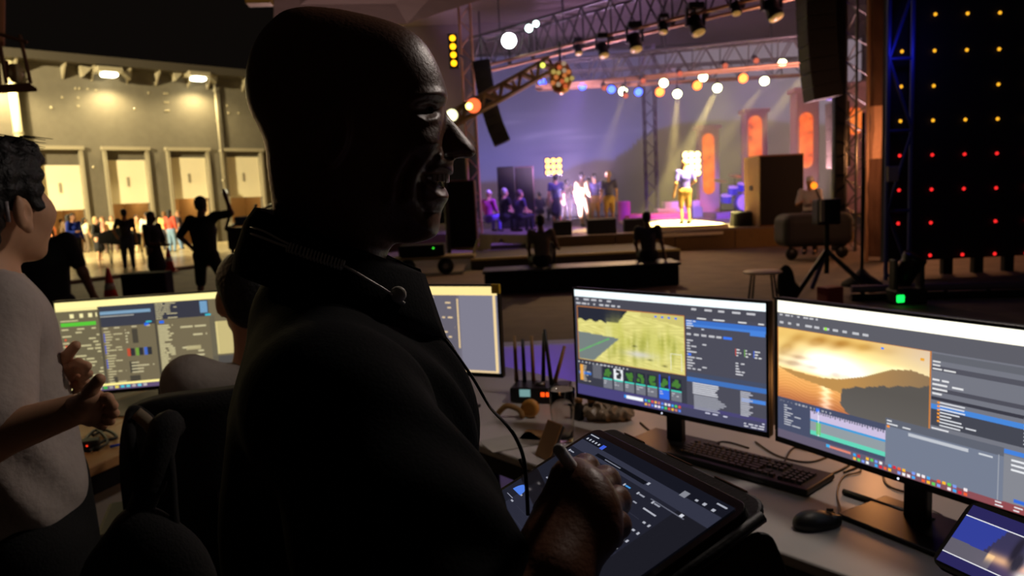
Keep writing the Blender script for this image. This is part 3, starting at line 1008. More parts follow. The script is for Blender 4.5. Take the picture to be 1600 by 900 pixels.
ART = art_mat()
pilm = mat('pillar_plaster', (205, 172, 180), .7)
for lab, x0, x1, ytop, ax0, ax1, ay0, ay1, Y in (('shortest glowing arch pillar with orange panel beside the lone singer', 1092, 1124, 196, 1097, 1117, 209, 303, 29),
                                     ('second glowing arch pillar with orange panel behind the drum kit', 1165, 1200, 170, 1169, 1191, 181, 286, 27.5),
                                     ('tall glowing arch pillar with orange panel above the big loudspeaker', 1244, 1281, 137, 1249, 1270, 176, 262, 25.5),
                                     ('glowing arch pillar with orange panel seen through the right truss tower', 1320, 1356, 128, 1323, 1347, 168, 210, 24.5)):
    p0, p1 = V(x0, ytop, Y), V(x1, ytop, Y); zt = p0[2]
    root = thing('arch_pillar', lab, 'pillar', ((p0[0] + p1[0]) / 2, Y, STZ), 'glowing arch pillars')
    MB().box(((p0[0] + p1[0]) / 2, Y + .3, (zt + STZ) / 2), (p1[0] - p0[0], .6, zt - STZ)).build('shaft', pilm, root, bev=.06)
    MB().box(((p0[0] + p1[0]) / 2, Y + .3, zt - .08), (p1[0] - p0[0] + .16, .7, .16)).build('cap', pilm, root, bev=.03)
    a0, a1 = V(ax0, ay0, Y - .03), V(ax1, ay1, Y - .03)
    w = a1[0] - a0[0]; cx = (a0[0] + a1[0]) / 2; zb, z2 = a1[2], a0[2]
    out = []
    for k in range(13):
        an = math.pi * k / 12
        out.append((cx + w / 2 * math.cos(an), Y - .02, z2 - w / 2 + w / 2 * math.sin(an)))
    for k in range(13):
        an = math.pi + math.pi * k / 12
        out.append((cx + w / 2 * math.cos(an), Y - .02, zb + w / 2 + w / 2 * math.sin(an)))
    MB().prism(out, (0, -.04, 0)).build('glowing_panel', ART, root)

# --- bright platform, small stairs and props on the stage
pl0, pl1 = V(1022, 362, 19.5)[0], V(1141, 358, 19.5)[0]
o = MB().box(((pl0 + pl1) / 2, 22.7, STZ + .05), (pl1 - pl0, 6.2, .1)).build('platform_floor', mat('white_platform', (238, 226, 190), .5, var=.04), None, bev=.01)
tag(o, 'low white platform glaring in the spotlight under the lone singer', 'platform')
o = MB().box(((pl0 + pl1) / 2 + .45, 26.9, STZ + .12), (pl1 - pl0 + .1, 1.9, .24)).build('rear_riser', mat('painted_pink_light', (232, 110, 150), .5), None, bev=.01)  # pink stage light put into the riser's colour
tag(o, 'riser behind the white platform with pink light in its paint', 'platform')
stw = mat('white_step', (210, 222, 228), .5)
for i, (x0, x1, Y, z0, z1) in enumerate(((1028, 1098, 28.0, STZ, STZ + .38), (1040, 1094, 28.5, STZ + .3, STZ + .62))):
    a, b = V(x0, 330, Y)[0], V(x1, 330, Y)[0]
    o = MB().box(((a + b) / 2, Y + .35, (z0 + z1) / 2), (b - a, .7, z1 - z0)).build('white_step', stw, None, bev=.01)
    tag(o, ['lower', 'upper'][i] + ' white step block behind the lone singer', 'step', 'white step blocks')
a, b = V(965, 330, 27)[0], V(985, 330, 27)[0]
o = MB().lathe([((b - a) / 2, 0), ((b - a) / 2, .72), ((b - a) / 2 - .03, .75)], ((a + b) / 2, 27, STZ), 20).build('pink_drum_table', mat('painted_pink_light2', (214, 110, 170), .5), None)  # pink light put into the pedestal's paint
tag(o, 'round pedestal with pink light in its paint between stage group and bright platform', 'pedestal')

# drum kit
dk = V(1162, 320, 26.0)
root = thing('drum_kit', 'drum kit with blue and purple light in its colours on a riser left of the big loudspeaker', 'drum kit', (dk[0], 26, STZ))
drm = mat('drum_shell', (60, 50, 190), .35); skin_w = mat('drum_skin', (225, 220, 225), .5); brass = mat('cymbal_brass', (200, 170, 110), .3, .8)  # blue and purple light put into the shell and riser colours
MB().box((dk[0], 26.4, STZ + .1), (2.2, 1.8, .2)).build('riser', mat('riser_lilac', (150, 100, 170), .6), root)
MB().lathe([(.3, 0), (.3, .4)], (dk[0] - .05, 25.7, STZ + .52), 22, (0, 1, 0)).build('bass_drum', drm, root)
MB().lathe([(.28, 0), (.28, .01)], (dk[0] - .05, 25.69, STZ + .52), 22, (0, -1, 0)).build('bass_drum_skin', skin_w, root)
for dx, zz_, r in ((-.42, .95, .17), (-.1, 1.05, .16), (.25, 1.05, .18), (.6, .72, .23), (-.65, .68, .19)):
    d_ = MB().lathe([(r, 0), (r, .24)], (dk[0] + dx, 25.9, STZ + zz_ - .12), 18, (0, -.3, 1)).build('tom_drum', drm, root)
    MB().lathe([(r * 1.03, .24), (r * 1.0, .26)], (dk[0] + dx, 25.9, STZ + zz_ - .12), 18, (0, -.3, 1)).build('drum_head', skin_w, d_)
for dx, zz_ in ((-.8, 1.3), (-.3, 1.45), (.45, 1.42), (.85, 1.25)):
    c_ = MB().lathe([(.24, 0), (.05, .03), (.02, .05)], (dk[0] + dx, 26.0, STZ + zz_), 18, (.1, -.35, 1)).build('cymbal', brass, root)
    bar('cymbal_stand', (dk[0] + dx, 26.05, STZ + .2), (dk[0] + dx, 26.0, STZ + zz_), .018, BLACKM, root)

# equipment cart by the stage corner
q = G(690, 428)
root = thing('equipment_cart', 'low flat equipment cart with a black wheel under the chin', 'cart', q)
cm = mat('cart_frame', (150, 136, 88), .5)
cY = q[1]
x0, x1 = V(612, 410, cY)[0], V(742, 410, cY)[0]
MB().box(((x0 + x1) / 2, cY + .3, .36), (x1 - x0, .8, .07)).build('platform', cm, root, bev=.01)
MB().box(((x0 + x1) / 2 - .25, cY + .3, .53), ((x1 - x0) * .55, .6, .25)).build('equipment_case', DARKFAB, root, bev=.02)
for dx in (-.55, .28):
    w_ = MB().lathe([(.05, -.05), (.17, -.05), (.18, -.03), (.18, .03), (.17, .05), (.05, .05)], ((x0 + x1) / 2 + dx, cY - .1, .18), 20, (0, 1, 0)).build('wheel', BLACK, root, True)
    MB().lathe([(.06, -.07), (.06, .06)], ((x0 + x1) / 2 + dx, cY - .1, .18), 12, (0, 1, 0)).build('hub', STEEL, w_)
bar('push_handle', (x1 - .05, cY + .3, .36), (x1 + .1, cY + .3, .72), .03, cm, root)
MB().lathe([(.018, 0), (.01, .02)], ((x0 + x1) / 2 + .02, cY - .02, .58), 8, (0, -1, 0)).build('green_lamp', glow('green_led', (60, 230, 50), 2.0), root)

# footlight added on the ground as body for the canopy spot
root = thing('added_footlight', 'small black footlight added on the ground beyond the equipment cart', 'stage lamp', (-3.2, 16.6, 0))
MB().lathe([(.06, -.3), (.12, -.25), (.13, -.02), (.14, 0)], (-3.2, 16.5, .5), 14, P(575, -10, 4.6) - np.array([-3.2, 16.2, .6])).build('housing', BLACK, root, True)
bar('stand', (-3.2, 16.7, 0), (-3.2, 16.7, .45), .03, BLACKM, root)
MB().box((-3.2, 16.7, .02), (.4, .4, .04)).build('base', BLACKM, root)
# ================================================================== PEOPLE (far and middle distance)
SKIN = {'tan': mat('skin_tan', (176, 124, 92), .55, var=.06), 'dark': mat('skin_dark', (96, 62, 44), .5, var=.06), 'light': mat('skin_light', (214, 162, 126), .55, var=.06)}
HAIRM = mat('hair_black', (16, 13, 12), .55, bump=.4, bscale=90)
CL = {}


def cloth(c):
    if c not in CL:
        CL[c] = mat('cloth_%d_%d_%d' % c, c, .85, bump=.15, bscale=40)
    return CL[c]


BASE = dict(hip=(0, 0, .93), chest=(0, -.01, 1.28), neck=(0, -.02, 1.49), head=(0, .02, 1.64),
            lsh=(-.185, -.01, 1.43), rsh=(.185, -.01, 1.43), lel=(-.245, -.04, 1.14), rel=(.245, -.04, 1.14), lwr=(-.25, .06, .9), rwr=(.25, .06, .9),
            lhp=(-.09, 0, .9), rhp=(.09, 0, .9), lkn=(-.1, .03, .5), rkn=(.1, .03, .5), lan=(-.11, -.03, .09), ran=(.11, -.03, .09))


def person(label, loc, face, top, bottom, skin='tan', H=1.75, pose=None, shorts=False, skirt=False, sleeve=.9, hair='short', hairm=None, cap=None, h=.024, group=None, shoes=(40, 36, 34), bulk=1.0, foot=True, z0=0.0, name='person'):
    J = {k: np.array(v, float) for k, v in BASE.items()}
    if pose:
        for k, v in pose.items():
            J[k] = np.array(v, float)
    s = H / 1.75
    R = rotz(face); T = np.array([loc[0], loc[1], z0], float)
    xf = (R * s, T)
    root = thing(name, label, 'person', T, group)
    sk = SKIN[skin]
    hd = J['head']; nk = J['neck']
    def hand(wr, el):
        d = wr - el; d = d / np.linalg.norm(d)
        sd = np.array([0.0, 1, 0]) - d * d[1]; sd = sd / (np.linalg.norm(sd) + 1e-6)
        out = [cone(wr, wr + d * .07, .03, .036)]
        for k in range(4):
            out.append(cone(wr + d * .07 + sd * (.027 - .018 * k), wr + d * (.165 - .012 * abs(k - 1)) + sd * (.03 - .02 * k), .012, .009))
        out.append(cone(wr + d * .02 + sd * .02, wr + d * .08 + sd * .06, .013, .011))
        return out
    body = [ell(hd + [0, -.015, .03], (.076, .095, .1)), ell(hd + [0, .035, -.06], (.055, .06, .065)), cone(hd + [0, .09, .0], hd + [0, .112, -.03], .012, .016),
            ell(hd + [.077, -.01, -.015], (.012, .022, .032)), ell(hd + [-.077, -.01, -.015], (.012, .022, .032)),
            cone(nk + [0, -.01, -.06], hd + [0, -.025, -.07], .06, .052),
            cone(J['hip'], J['chest'], .11, .13), cone(J['chest'], nk + [0, 0, -.07], .12, .07)]
    for a in 'lr':
        body += [cone(J['chest'] + (J[a + 'sh'] - J['chest']) * .3, J[a + 'sh'], .09, .055), cone(J[a + 'sh'], J[a + 'el'], .05, .04), cone(J[a + 'el'], J[a + 'wr'], .041, .028)]
        body += hand(J[a + 'wr'], J[a + 'el'])
        body += [cone(J['hip'], J[a + 'hp'], .1, .085), cone(J[a + 'hp'], J[a + 'kn'], .078, .053), cone(J[a + 'kn'], J[a + 'an'], .052, .036)]
        if foot:
            fwd = np.array([0, .15, -.05])
            body.append(cone(J[a + 'an'], J[a + 'an'] + fwd, .036, .03))
    skin_obj('body', body, h, sk, root, .03, xf=xf)
    b = bulk
    sh = [cone(J['hip'] + [0, 0, .02], J['chest'], .135 * b, .155 * b, ((0, 1, 0), 1.2)), cone(J['chest'], nk + [0, 0, -.09], .15 * b, .075)]
    for a in 'lr':
        sh += [cone(J['chest'] + (J[a + 'sh'] - J['chest']) * .4 + [0, 0, .02], J[a + 'sh'], .1, .07)]
        e1 = J[a + 'sh'] + (J[a + 'el'] - J[a + 'sh']) * min(1, sleeve)
        sh.append(cone(J[a + 'sh'], e1, .068, .06))
        if sleeve > 1:
            sh.append(cone(J[a + 'el'], J[a + 'el'] + (J[a + 'wr'] - J[a + 'el']) * (sleeve - 1), .06, .046))
    skin_obj('shirt', sh, h, cloth(top), root, .035, xf=xf)
    tr = [cone(J['hip'] + [0, 0, .04], J['hip'] + [0, 0, -.05], .135, .135, ((0, 1, 0), 1.15))]
    if skirt:
        tr += [cone(J['hip'], (J['lkn'] + J['rkn']) / 2 + [0, 0, .05], .14, .2)]
    else:
        for a in 'lr':
            tr += [cone(J['hip'], J[a + 'hp'], .12, .105), cone(J[a + 'hp'], J[a + 'kn'], .1, .078)]
            if not shorts:
                tr.append(cone(J[a + 'kn'], J[a + 'an'] + [0, 0, .02], .072, .056))
    skin_obj('skirt' if skirt else ('shorts' if shorts else 'trousers'), tr, h, cloth(bottom), root, .03, xf=xf)
    if foot:
        for a in 'lr':
            an = J[a + 'an']
            skin_obj('shoe', [cone(an + [0, -.04, -.03], an + [0, .06, -.04], .045, .045), cone(an + [0, .06, -.045], an + [0, .17, -.055], .045, .034)], h * .8, cloth(shoes), root, .02, xf=xf)
    if cap is not None:
        skin_obj('cap', [ell(hd + [0, -.015, .07], (.088, .105, .075)), cone(hd + [-.03, .09, .055], hd + [.03, .15, .045], .02, .02)], h * .8, cloth(cap), root, .03, xf=xf)
    elif hair != 'bald':
        hp = [ell(hd + [0, -.03, .052], (.086, .1, .088)), ell(hd + [0, -.065, -.01], (.075, .055, .075))]
        if hair == 'long':
            hp += [cone(hd + [0, -.06, 0], hd + [0, -.09, -.24], .075, .06)]
        if hair == 'bun':
            hp += [ell(hd + [0, -.08, .12], (.045, .045, .045))]
        skin_obj('hair', hp, h * .8, hairm or HAIRM, root, .03, cut=[ell(hd + [0, .11, -.03], (.085, .07, .095))], kc=.02, xf=xf)
    return root


# facing: 0 looks away from the camera (+Y), pi looks at the camera
def at_ground(x, y, z=0.0):
    g_ = G(x, y, z); return (g_[0], g_[1])


# on the stage
SING = at_ground(1071, 350, STZ + .1)
person('lone singer in blue-violet shirt and tan shorts standing on the bright platform', SING, .15, (92, 78, 200), (140, 104, 58), 'tan', 1.78, dict(rel=(.3, .0, 1.17), rwr=(.2, .16, 1.05), lel=(-.27, -.05, 1.13), lwr=(-.3, .02, .86)), shorts=True, z0=STZ + .1, hair='bald', sleeve=.7)
g = 'people gathered on the stage'
person('person in dark top and black skirt, first of the stage group, under the nine-lens lamp', at_ground(871, 357, STZ), .1, (40, 44, 80), (26, 24, 28), 'tan', 1.75, skirt=True, z0=STZ, group=g, hair='short', sleeve=.6)
person('person in pale glowing top behind the dark-skirted one on stage', at_ground(887, 349, STZ), -.2, (214, 184, 96), (180, 150, 90), 'light', 1.66, z0=STZ, group=g, sleeve=.8)
person('slim person in cream clothes leaning in the middle of the stage group', at_ground(912, 354, STZ), -.6, (176, 156, 96), (150, 130, 84), 'light', 1.78, dict(lan=(-.1, .1, .09), ran=(.3, -.1, .09), rkn=(.2, 0, .5)), z0=STZ, group=g, sleeve=1.5)
person('person in navy t-shirt with red print between cream and white-capped people', at_ground(931, 350, STZ), .1, (52, 46, 96), (196, 150, 70), 'tan', 1.76, z0=STZ, group=g, shorts=True, sleeve=.6)
person('person in navy t-shirt, tan shorts and pale cap at the right of the stage group', at_ground(953, 354, STZ), -.1, (58, 50, 100), (206, 160, 84), 'light', 1.74, z0=STZ, group=g, shorts=True, cap=(230, 214, 160), sleeve=.6)
person('person in pink top half hidden behind the stage group', at_ground(921, 345, STZ), .2, (226, 120, 150), (120, 90, 100), 'light', 1.72, z0=STZ, group=g, sleeve=.6)
sitp = dict(hip=(0, 0, .46), chest=(0, .04, .82), neck=(0, .06, 1.03), head=(0, .1, 1.18), lsh=(-.18, .05, .97), rsh=(.18, .05, .97), lel=(-.22, .12, .7), rel=(.22, .12, .7), lwr=(-.12, .34, .62), rwr=(.12, .34, .62),
            lhp=(-.09, .02, .45), rhp=(.09, .02, .45), lkn=(-.12, .43, .48), rkn=(.12, .43, .48), lan=(-.12, .42, .09), ran=(.12, .42, .09))
g = 'musicians seated at the side of the stage'
person('grey-haired musician in black seated by the mauve crate stack', at_ground(788, 363, STZ), -.9, (26, 22, 40), (24, 22, 34), 'light', 1.85, sitp, z0=STZ, group=g, hairm=cloth((190, 186, 190)), sleeve=.5)
person('musician in dark shirt playing a stringed instrument by the mauve crates', at_ground(812, 362, STZ), -.9, (70, 60, 110), (30, 26, 44), 'light', 1.75, sitp, z0=STZ, group=g, hairm=cloth((120, 96, 100)), sleeve=.6)
person('musician in magenta top beside the tall black loudspeaker stack', at_ground(764, 363, STZ), -.6, (200, 70, 170), (110, 90, 200), 'light', 1.8, sitp, z0=STZ, group=g, cap=(236, 230, 236), sleeve=1.5)
for i, x in enumerate((828, 845, 861)):
    person('%s from the left of three dim purple-lit musicians behind the dark-skirted person' % ['first', 'second', 'third'][i], at_ground(x, 348 - i * 1.5, STZ), .5 - i * .3, [(90, 60, 80), (60, 50, 96), (120, 90, 90)][i], (30, 26, 40), 'light', 1.7, sitp, z0=STZ, group=g, sleeve=1.4)
# two sitters on the bench
bp = dict(hip=(0, 0, .1), chest=(0, .03, .44), neck=(0, .05, .66), head=(0, .08, .81), lsh=(-.19, .03, .6), rsh=(.19, .03, .6), lel=(-.24, .06, .33), rel=(.3, .12, .36), lwr=(-.2, .25, .2), rwr=(.36, .3, .3),
          lhp=(-.09, .02, .1), rhp=(.09, .02, .1), lkn=(-.14, .42, .12), rkn=(.26, .36, .32), lan=(-.1, .5, -.25), ran=(.3, .5, -.2))
bench_top = .38
q = V(848, 420, 12.75)
person('person in grey shirt sitting on the long bench, elbow on a raised knee', (q[0], 12.75), .12, (104, 88, 72), (26, 24, 24), 'dark', 1.62, bp, z0=bench_top + .03, sleeve=.5, foot=False, group='sitters on the long bench')
bp2 = dict(bp); bp2.update(rel=(.26, .04, .33), rwr=(.3, .0, .1), rkn=(.14, .42, .12), ran=(.1, .5, -.25), head=(-.02, .06, .81))
q = V(1014, 422, 12.75)
person('person in dark shirt sitting at the right end of the long bench', (q[0], 12.75), -.1, (62, 54, 58), (28, 24, 26), 'dark', 1.56, bp2, z0=bench_top + .03, sleeve=.6, foot=False, group='sitters on the long bench')
# right wing
wz = V(1283, 292, 16)
person('person in white cap and white shirt working behind the black monitor box on the right', (wz[0], 16.6), 2.6, (210, 200, 196), (60, 54, 54), 'tan', 1.72, dict(rwr=(.15, .3, 1.2), rel=(.26, .08, 1.15), lwr=(-.15, .3, 1.2), lel=(-.26, .08, 1.15)), cap=(225, 220, 216), sleeve=.8)

# left forecourt
g = 'people standing on the tiled forecourt'
person('person in bright blue jacket and dark jeans under the first loading door', at_ground(123, 417), -2.0, (34, 62, 170), (38, 38, 44), 'tan', 1.78, dict(lan=(-.08, .16, .09), ran=(.1, -.2, .09), rwr=(.12, .25, 1.15), rel=(.26, .02, 1.12)), group=g, sleeve=1.9, bulk=1.1)
person('person in dark navy t-shirt and navy trousers with back turned under the second loading door', at_ground(203, 421), .4, (36, 30, 38), (34, 36, 58), 'tan', 1.8, dict(lel=(-.32, -.03, 1.16), lwr=(-.26, .12, 1.0)), group=g, sleeve=.6)
person('pale-haired woman in black jacket beside the black cart on the forecourt', at_ground(157, 409), -1.5, (28, 28, 28), (24, 24, 26), 'light', 1.62, dict(rwr=(.1, .25, 1.0)), group=g, sleeve=1.7, hair='long', hairm=cloth((190, 160, 110)), skirt=True)
person('dark-haired person in black holding a phone, near the red cone on the forecourt', at_ground(248, 452), -1.9, (20, 18, 17), (20, 18, 17), 'dark', 1.66, dict(rwr=(.06, .3, 1.02), rel=(.24, .06, 1.06), lwr=(-.06, .3, 1.02), lel=(-.24, .06, 1.06)), group=g, sleeve=1.0, hair='long', bulk=1.12, skirt=True)
q = G(331, 492)
person('large man in black shorts and shirt, hand on hip and one arm raised', (q[0], q[1]), -.12, (15, 13, 12), (15, 13, 12), 'dark', 1.83, dict(lel=(-.36, -.05, 1.2), lwr=(-.2, .02, 1.0), rel=(.43, .05, 1.5), rwr=(.34, .12, 1.72), lkn=(-.14, .03, .5), rkn=(.24, .03, .52), lan=(-.16, -.03, .09), ran=(.3, -.03, .09), rsh=(.2, 0, 1.47)), shorts=True, bulk=1.25, sleeve=.9)
q = P(72, 420, 6.2)
person('person in black t-shirt with back turned behind the man in the white shirt', (q[0], q[1]), .2, (14, 12, 12), (22, 20, 22), 'dark', 1.74, dict(rel=(.29, -.02, 1.15), rwr=(.33, .05, .92)), bulk=1.2, sleeve=.7, h=.018)
crowd = [(88, 403, (240, 140, 90), (90, 80, 70), 'light', 'orange top'), (102, 397, (200, 190, 170), (120, 110, 90), 'light', 'cream top in front of the first loading door'), (137, 396, (235, 225, 190), (110, 96, 80), 'light', 'white top between the two leftmost doors'),
         (166, 397, (180, 130, 110), (130, 110, 100), 'light', 'dusty pink top left of the second loading door'), (180, 396, (230, 210, 160), (120, 100, 90), 'light', 'cream top in the second loading door'), (219, 396, (238, 190, 130), (220, 200, 160), 'light', 'yellow dress in the second loading door'),
         (236, 401, (240, 236, 220), (60, 56, 60), 'light', 'white t-shirt right of the second loading door'), (262, 392, (230, 190, 120), (60, 60, 70), 'light', 'tan top left of the third loading door'), (271, 395, (200, 80, 60), (110, 140, 170), 'light', 'red top in the third loading door'), (284, 391, (60, 50, 60), (110, 140, 180), 'tan', 'dark top and pale jeans in the third loading door'), (113, 404, (90, 70, 50), (60, 50, 44), 'tan', 'brown top behind the blue jacket'), (78, 410, (70, 52, 40), (50, 44, 40), 'tan', 'dark brown top close to the profile of the man in white')]
for i, (x, y, tc_, bc, sk, lab) in enumerate(crowd):
    person('distant person in ' + lab, at_ground(x, y), random.uniform(-3, 3), tc_, bc, sk, random.uniform(1.6, 1.78), group='distant visitors by the loading doors', sleeve=random.choice((.6, 1.6)), h=.032, hair=random.choice(('short', 'long')), hairm=random.choice((None, cloth((120, 84, 50)))))
# ================================================================== CONTROL DESKS
DZ = 0.75
Z1 = np.array([0, 0, 1.0])
EF = np.array([.65, -.76, 0]); EF /= np.linalg.norm(EF); EB = np.array([-EF[1], EF[0], 0])      # along the front edge, and towards the back
F0 = np.array([.54, 1.687, 0])


def dk_(a, b, z=0.0):
    """point on the white desk: a along its front edge, b towards the back, z above the top"""
    return F0 + EF * a + EB * b + Z1 * (DZ + z)


deskm = mat('white_laminate', (176, 170, 166), .42, var=.05)
root = thing('white_desk', 'long pale laminate control desk carrying the two right monitors', 'desk', dk_(0, .4, -DZ))
out = [(-2.05, 0), (1.2, 0), (1.2, .84), (-2.05, .84)]
MB().prism([dk_(a, b, -.03) for a, b in out], (0, 0, .03)).build('tabletop', deskm, root, bev=.008, seg=3)
MB().prism([dk_(a, b, -.1) for a, b in [(-2.0, .03), (1.17, .03), (1.17, .06), (-2.0, .06)]], (0, 0, .07)).build('front_apron', BLACK, root)
for a, b in ((-1.9, .1), (1.1, .1), (-1.9, .74), (1.1, .74), (-.35, .1), (-.35, .74)):
    bar('leg', dk_(a, b, -.03), dk_(a, b, -DZ), .025, BLACKM, root)
MB().prism([dk_(-1.95, .79, -.55), dk_(1.15, .79, -.55), dk_(1.15, .81, -.55), dk_(-1.95, .81, -.55)], (0, 0, .5)).build('back_panel', mat('desk_panel', (150, 120, 92), .7), root)

# wooden table on the left
TE = np.array([.31, .95, 0]); TE /= np.linalg.norm(TE); TP = np.array([-TE[1], TE[0], 0])
W0 = G(130, 735, DZ) - Z1 * DZ


def wt(a, b, z=0.0):
    return W0 + TE * a + TP * b + Z1 * (DZ + z)


root = thing('wooden_table', 'light wooden table on black legs under the left monitor', 'table', wt(.6, .5, -DZ))
for i in range(6):
    MB().prism([wt(-.5, i * .165, -.035), wt(2.3, i * .165, -.035), wt(2.3, i * .165 + .162, -.035), wt(-.5, i * .165 + .162, -.035)], (0, 0, .035)).build('plank', WOODM, root, bev=.004)
MB().prism([wt(-.45, .02, -.11), wt(2.25, .02, -.11), wt(2.25, .06, -.11), wt(-.45, .06, -.11)], (0, 0, .075)).build('frame_rail', BLACKM, root)
for a, b in ((-.4, .06), (2.2, .06), (-.4, .93), (2.2, .93)):
    bar('leg', wt(a, b, -.04), wt(a, b, -DZ), .025, BLACKM, root)
wm_ = mat('white_board', (150, 140, 128), .7)
MB().prism([wt(-.4, .1, -.62), wt(2.2, .1, -.62), wt(2.2, .115, -.62), wt(-.4, .115, -.62)], (0, 0, .5)).build('modesty_panel', wm_, root)


# ------------------------------------------------------------------ monitors
def monitor(name, label, L, R, z0, z1, painter, st, tape=False, base=True, bz=DZ):
    L = np.array([L[0], L[1], 0.0]); R = np.array([R[0], R[1], 0.0])
    u = R - L; w = np.linalg.norm(u); u /= w; n = np.array([u[1], -u[0], 0])
    h = z1 - z0; fr = .008; chin = .016
    c = (L + R) / 2
    root = thing(name, label, 'monitor', c + Z1 * bz)
    Rm = np.column_stack([u, n, Z1])
    MB().box(c - n * .014 + Z1 * (z0 + z1) / 2, (w, .026, h), Rm).build('casing', BLACK, root, bev=.006)
    MB().box(c - n * .045 + Z1 * (z0 + h * .45), (w * .5, .05, h * .5), Rm).build('rear_housing', BLACK, root, bev=.02)
    MB().box(c + n * .001 + Z1 * (z0 + chin / 2), (w - .004, .006, chin), Rm).build('lower_bezel', BLACKM, root)
    for s in (-1, 1):
        MB().box(c + u * s * (w / 2 - fr / 2) + n * .001 + Z1 * (z0 + z1) / 2, (fr, .006, h), Rm).build('side_bezel', BLACK, root)
    sw, shh = w - 2 * fr, h - fr - chin
    s = Screen(c - u * sw / 2 + n * .0008 + Z1 * (z1 - fr), u * sw, -Z1 * shh, n, .0002)
    painter(s)
    s.build('display', screen_mat(name + '_light', st), root)
    MB().lathe([(.0025, 0), (.001, .002)], c + u * .0 + n * .005 + Z1 * (z0 + .008), 8, n).build('power_led', glow('white_led', (230, 235, 255), 2), root)
    if base:
        MB().box(c - n * .075 + Z1 * (bz + (z0 - bz + h * .3) / 2), (.06, .03, z0 - bz + h * .3), Rm).build('stand_neck', BLACKM, root, bev=.006)
        MB().box(c - n * .04 + Z1 * (bz + .006), (.26, .2, .012), Rm).build('stand_foot', BLACKM, root, bev=.005)
    if tape:
        MB().box(c + u * (w / 2 - .012) + n * .002 + Z1 * (z1 - .016), (.034, .012, .036), Rm).build('yellow_tape', mat('yellow_tape', (214, 176, 40), .6), root, bev=.002)
    return root


WH = (245, 245, 240)


def toolbar(s, u0, u1, v, n, seed, col=(190, 190, 195), hh=.008, g=1):
    r = random.Random(seed); u = u0
    for i in range(n):
        w = r.uniform(.3, 1.0) * (u1 - u0) / n * .8
        s.rect(u, v - hh, u + w, v + hh, col, 3, g); u += (u1 - u0) / n


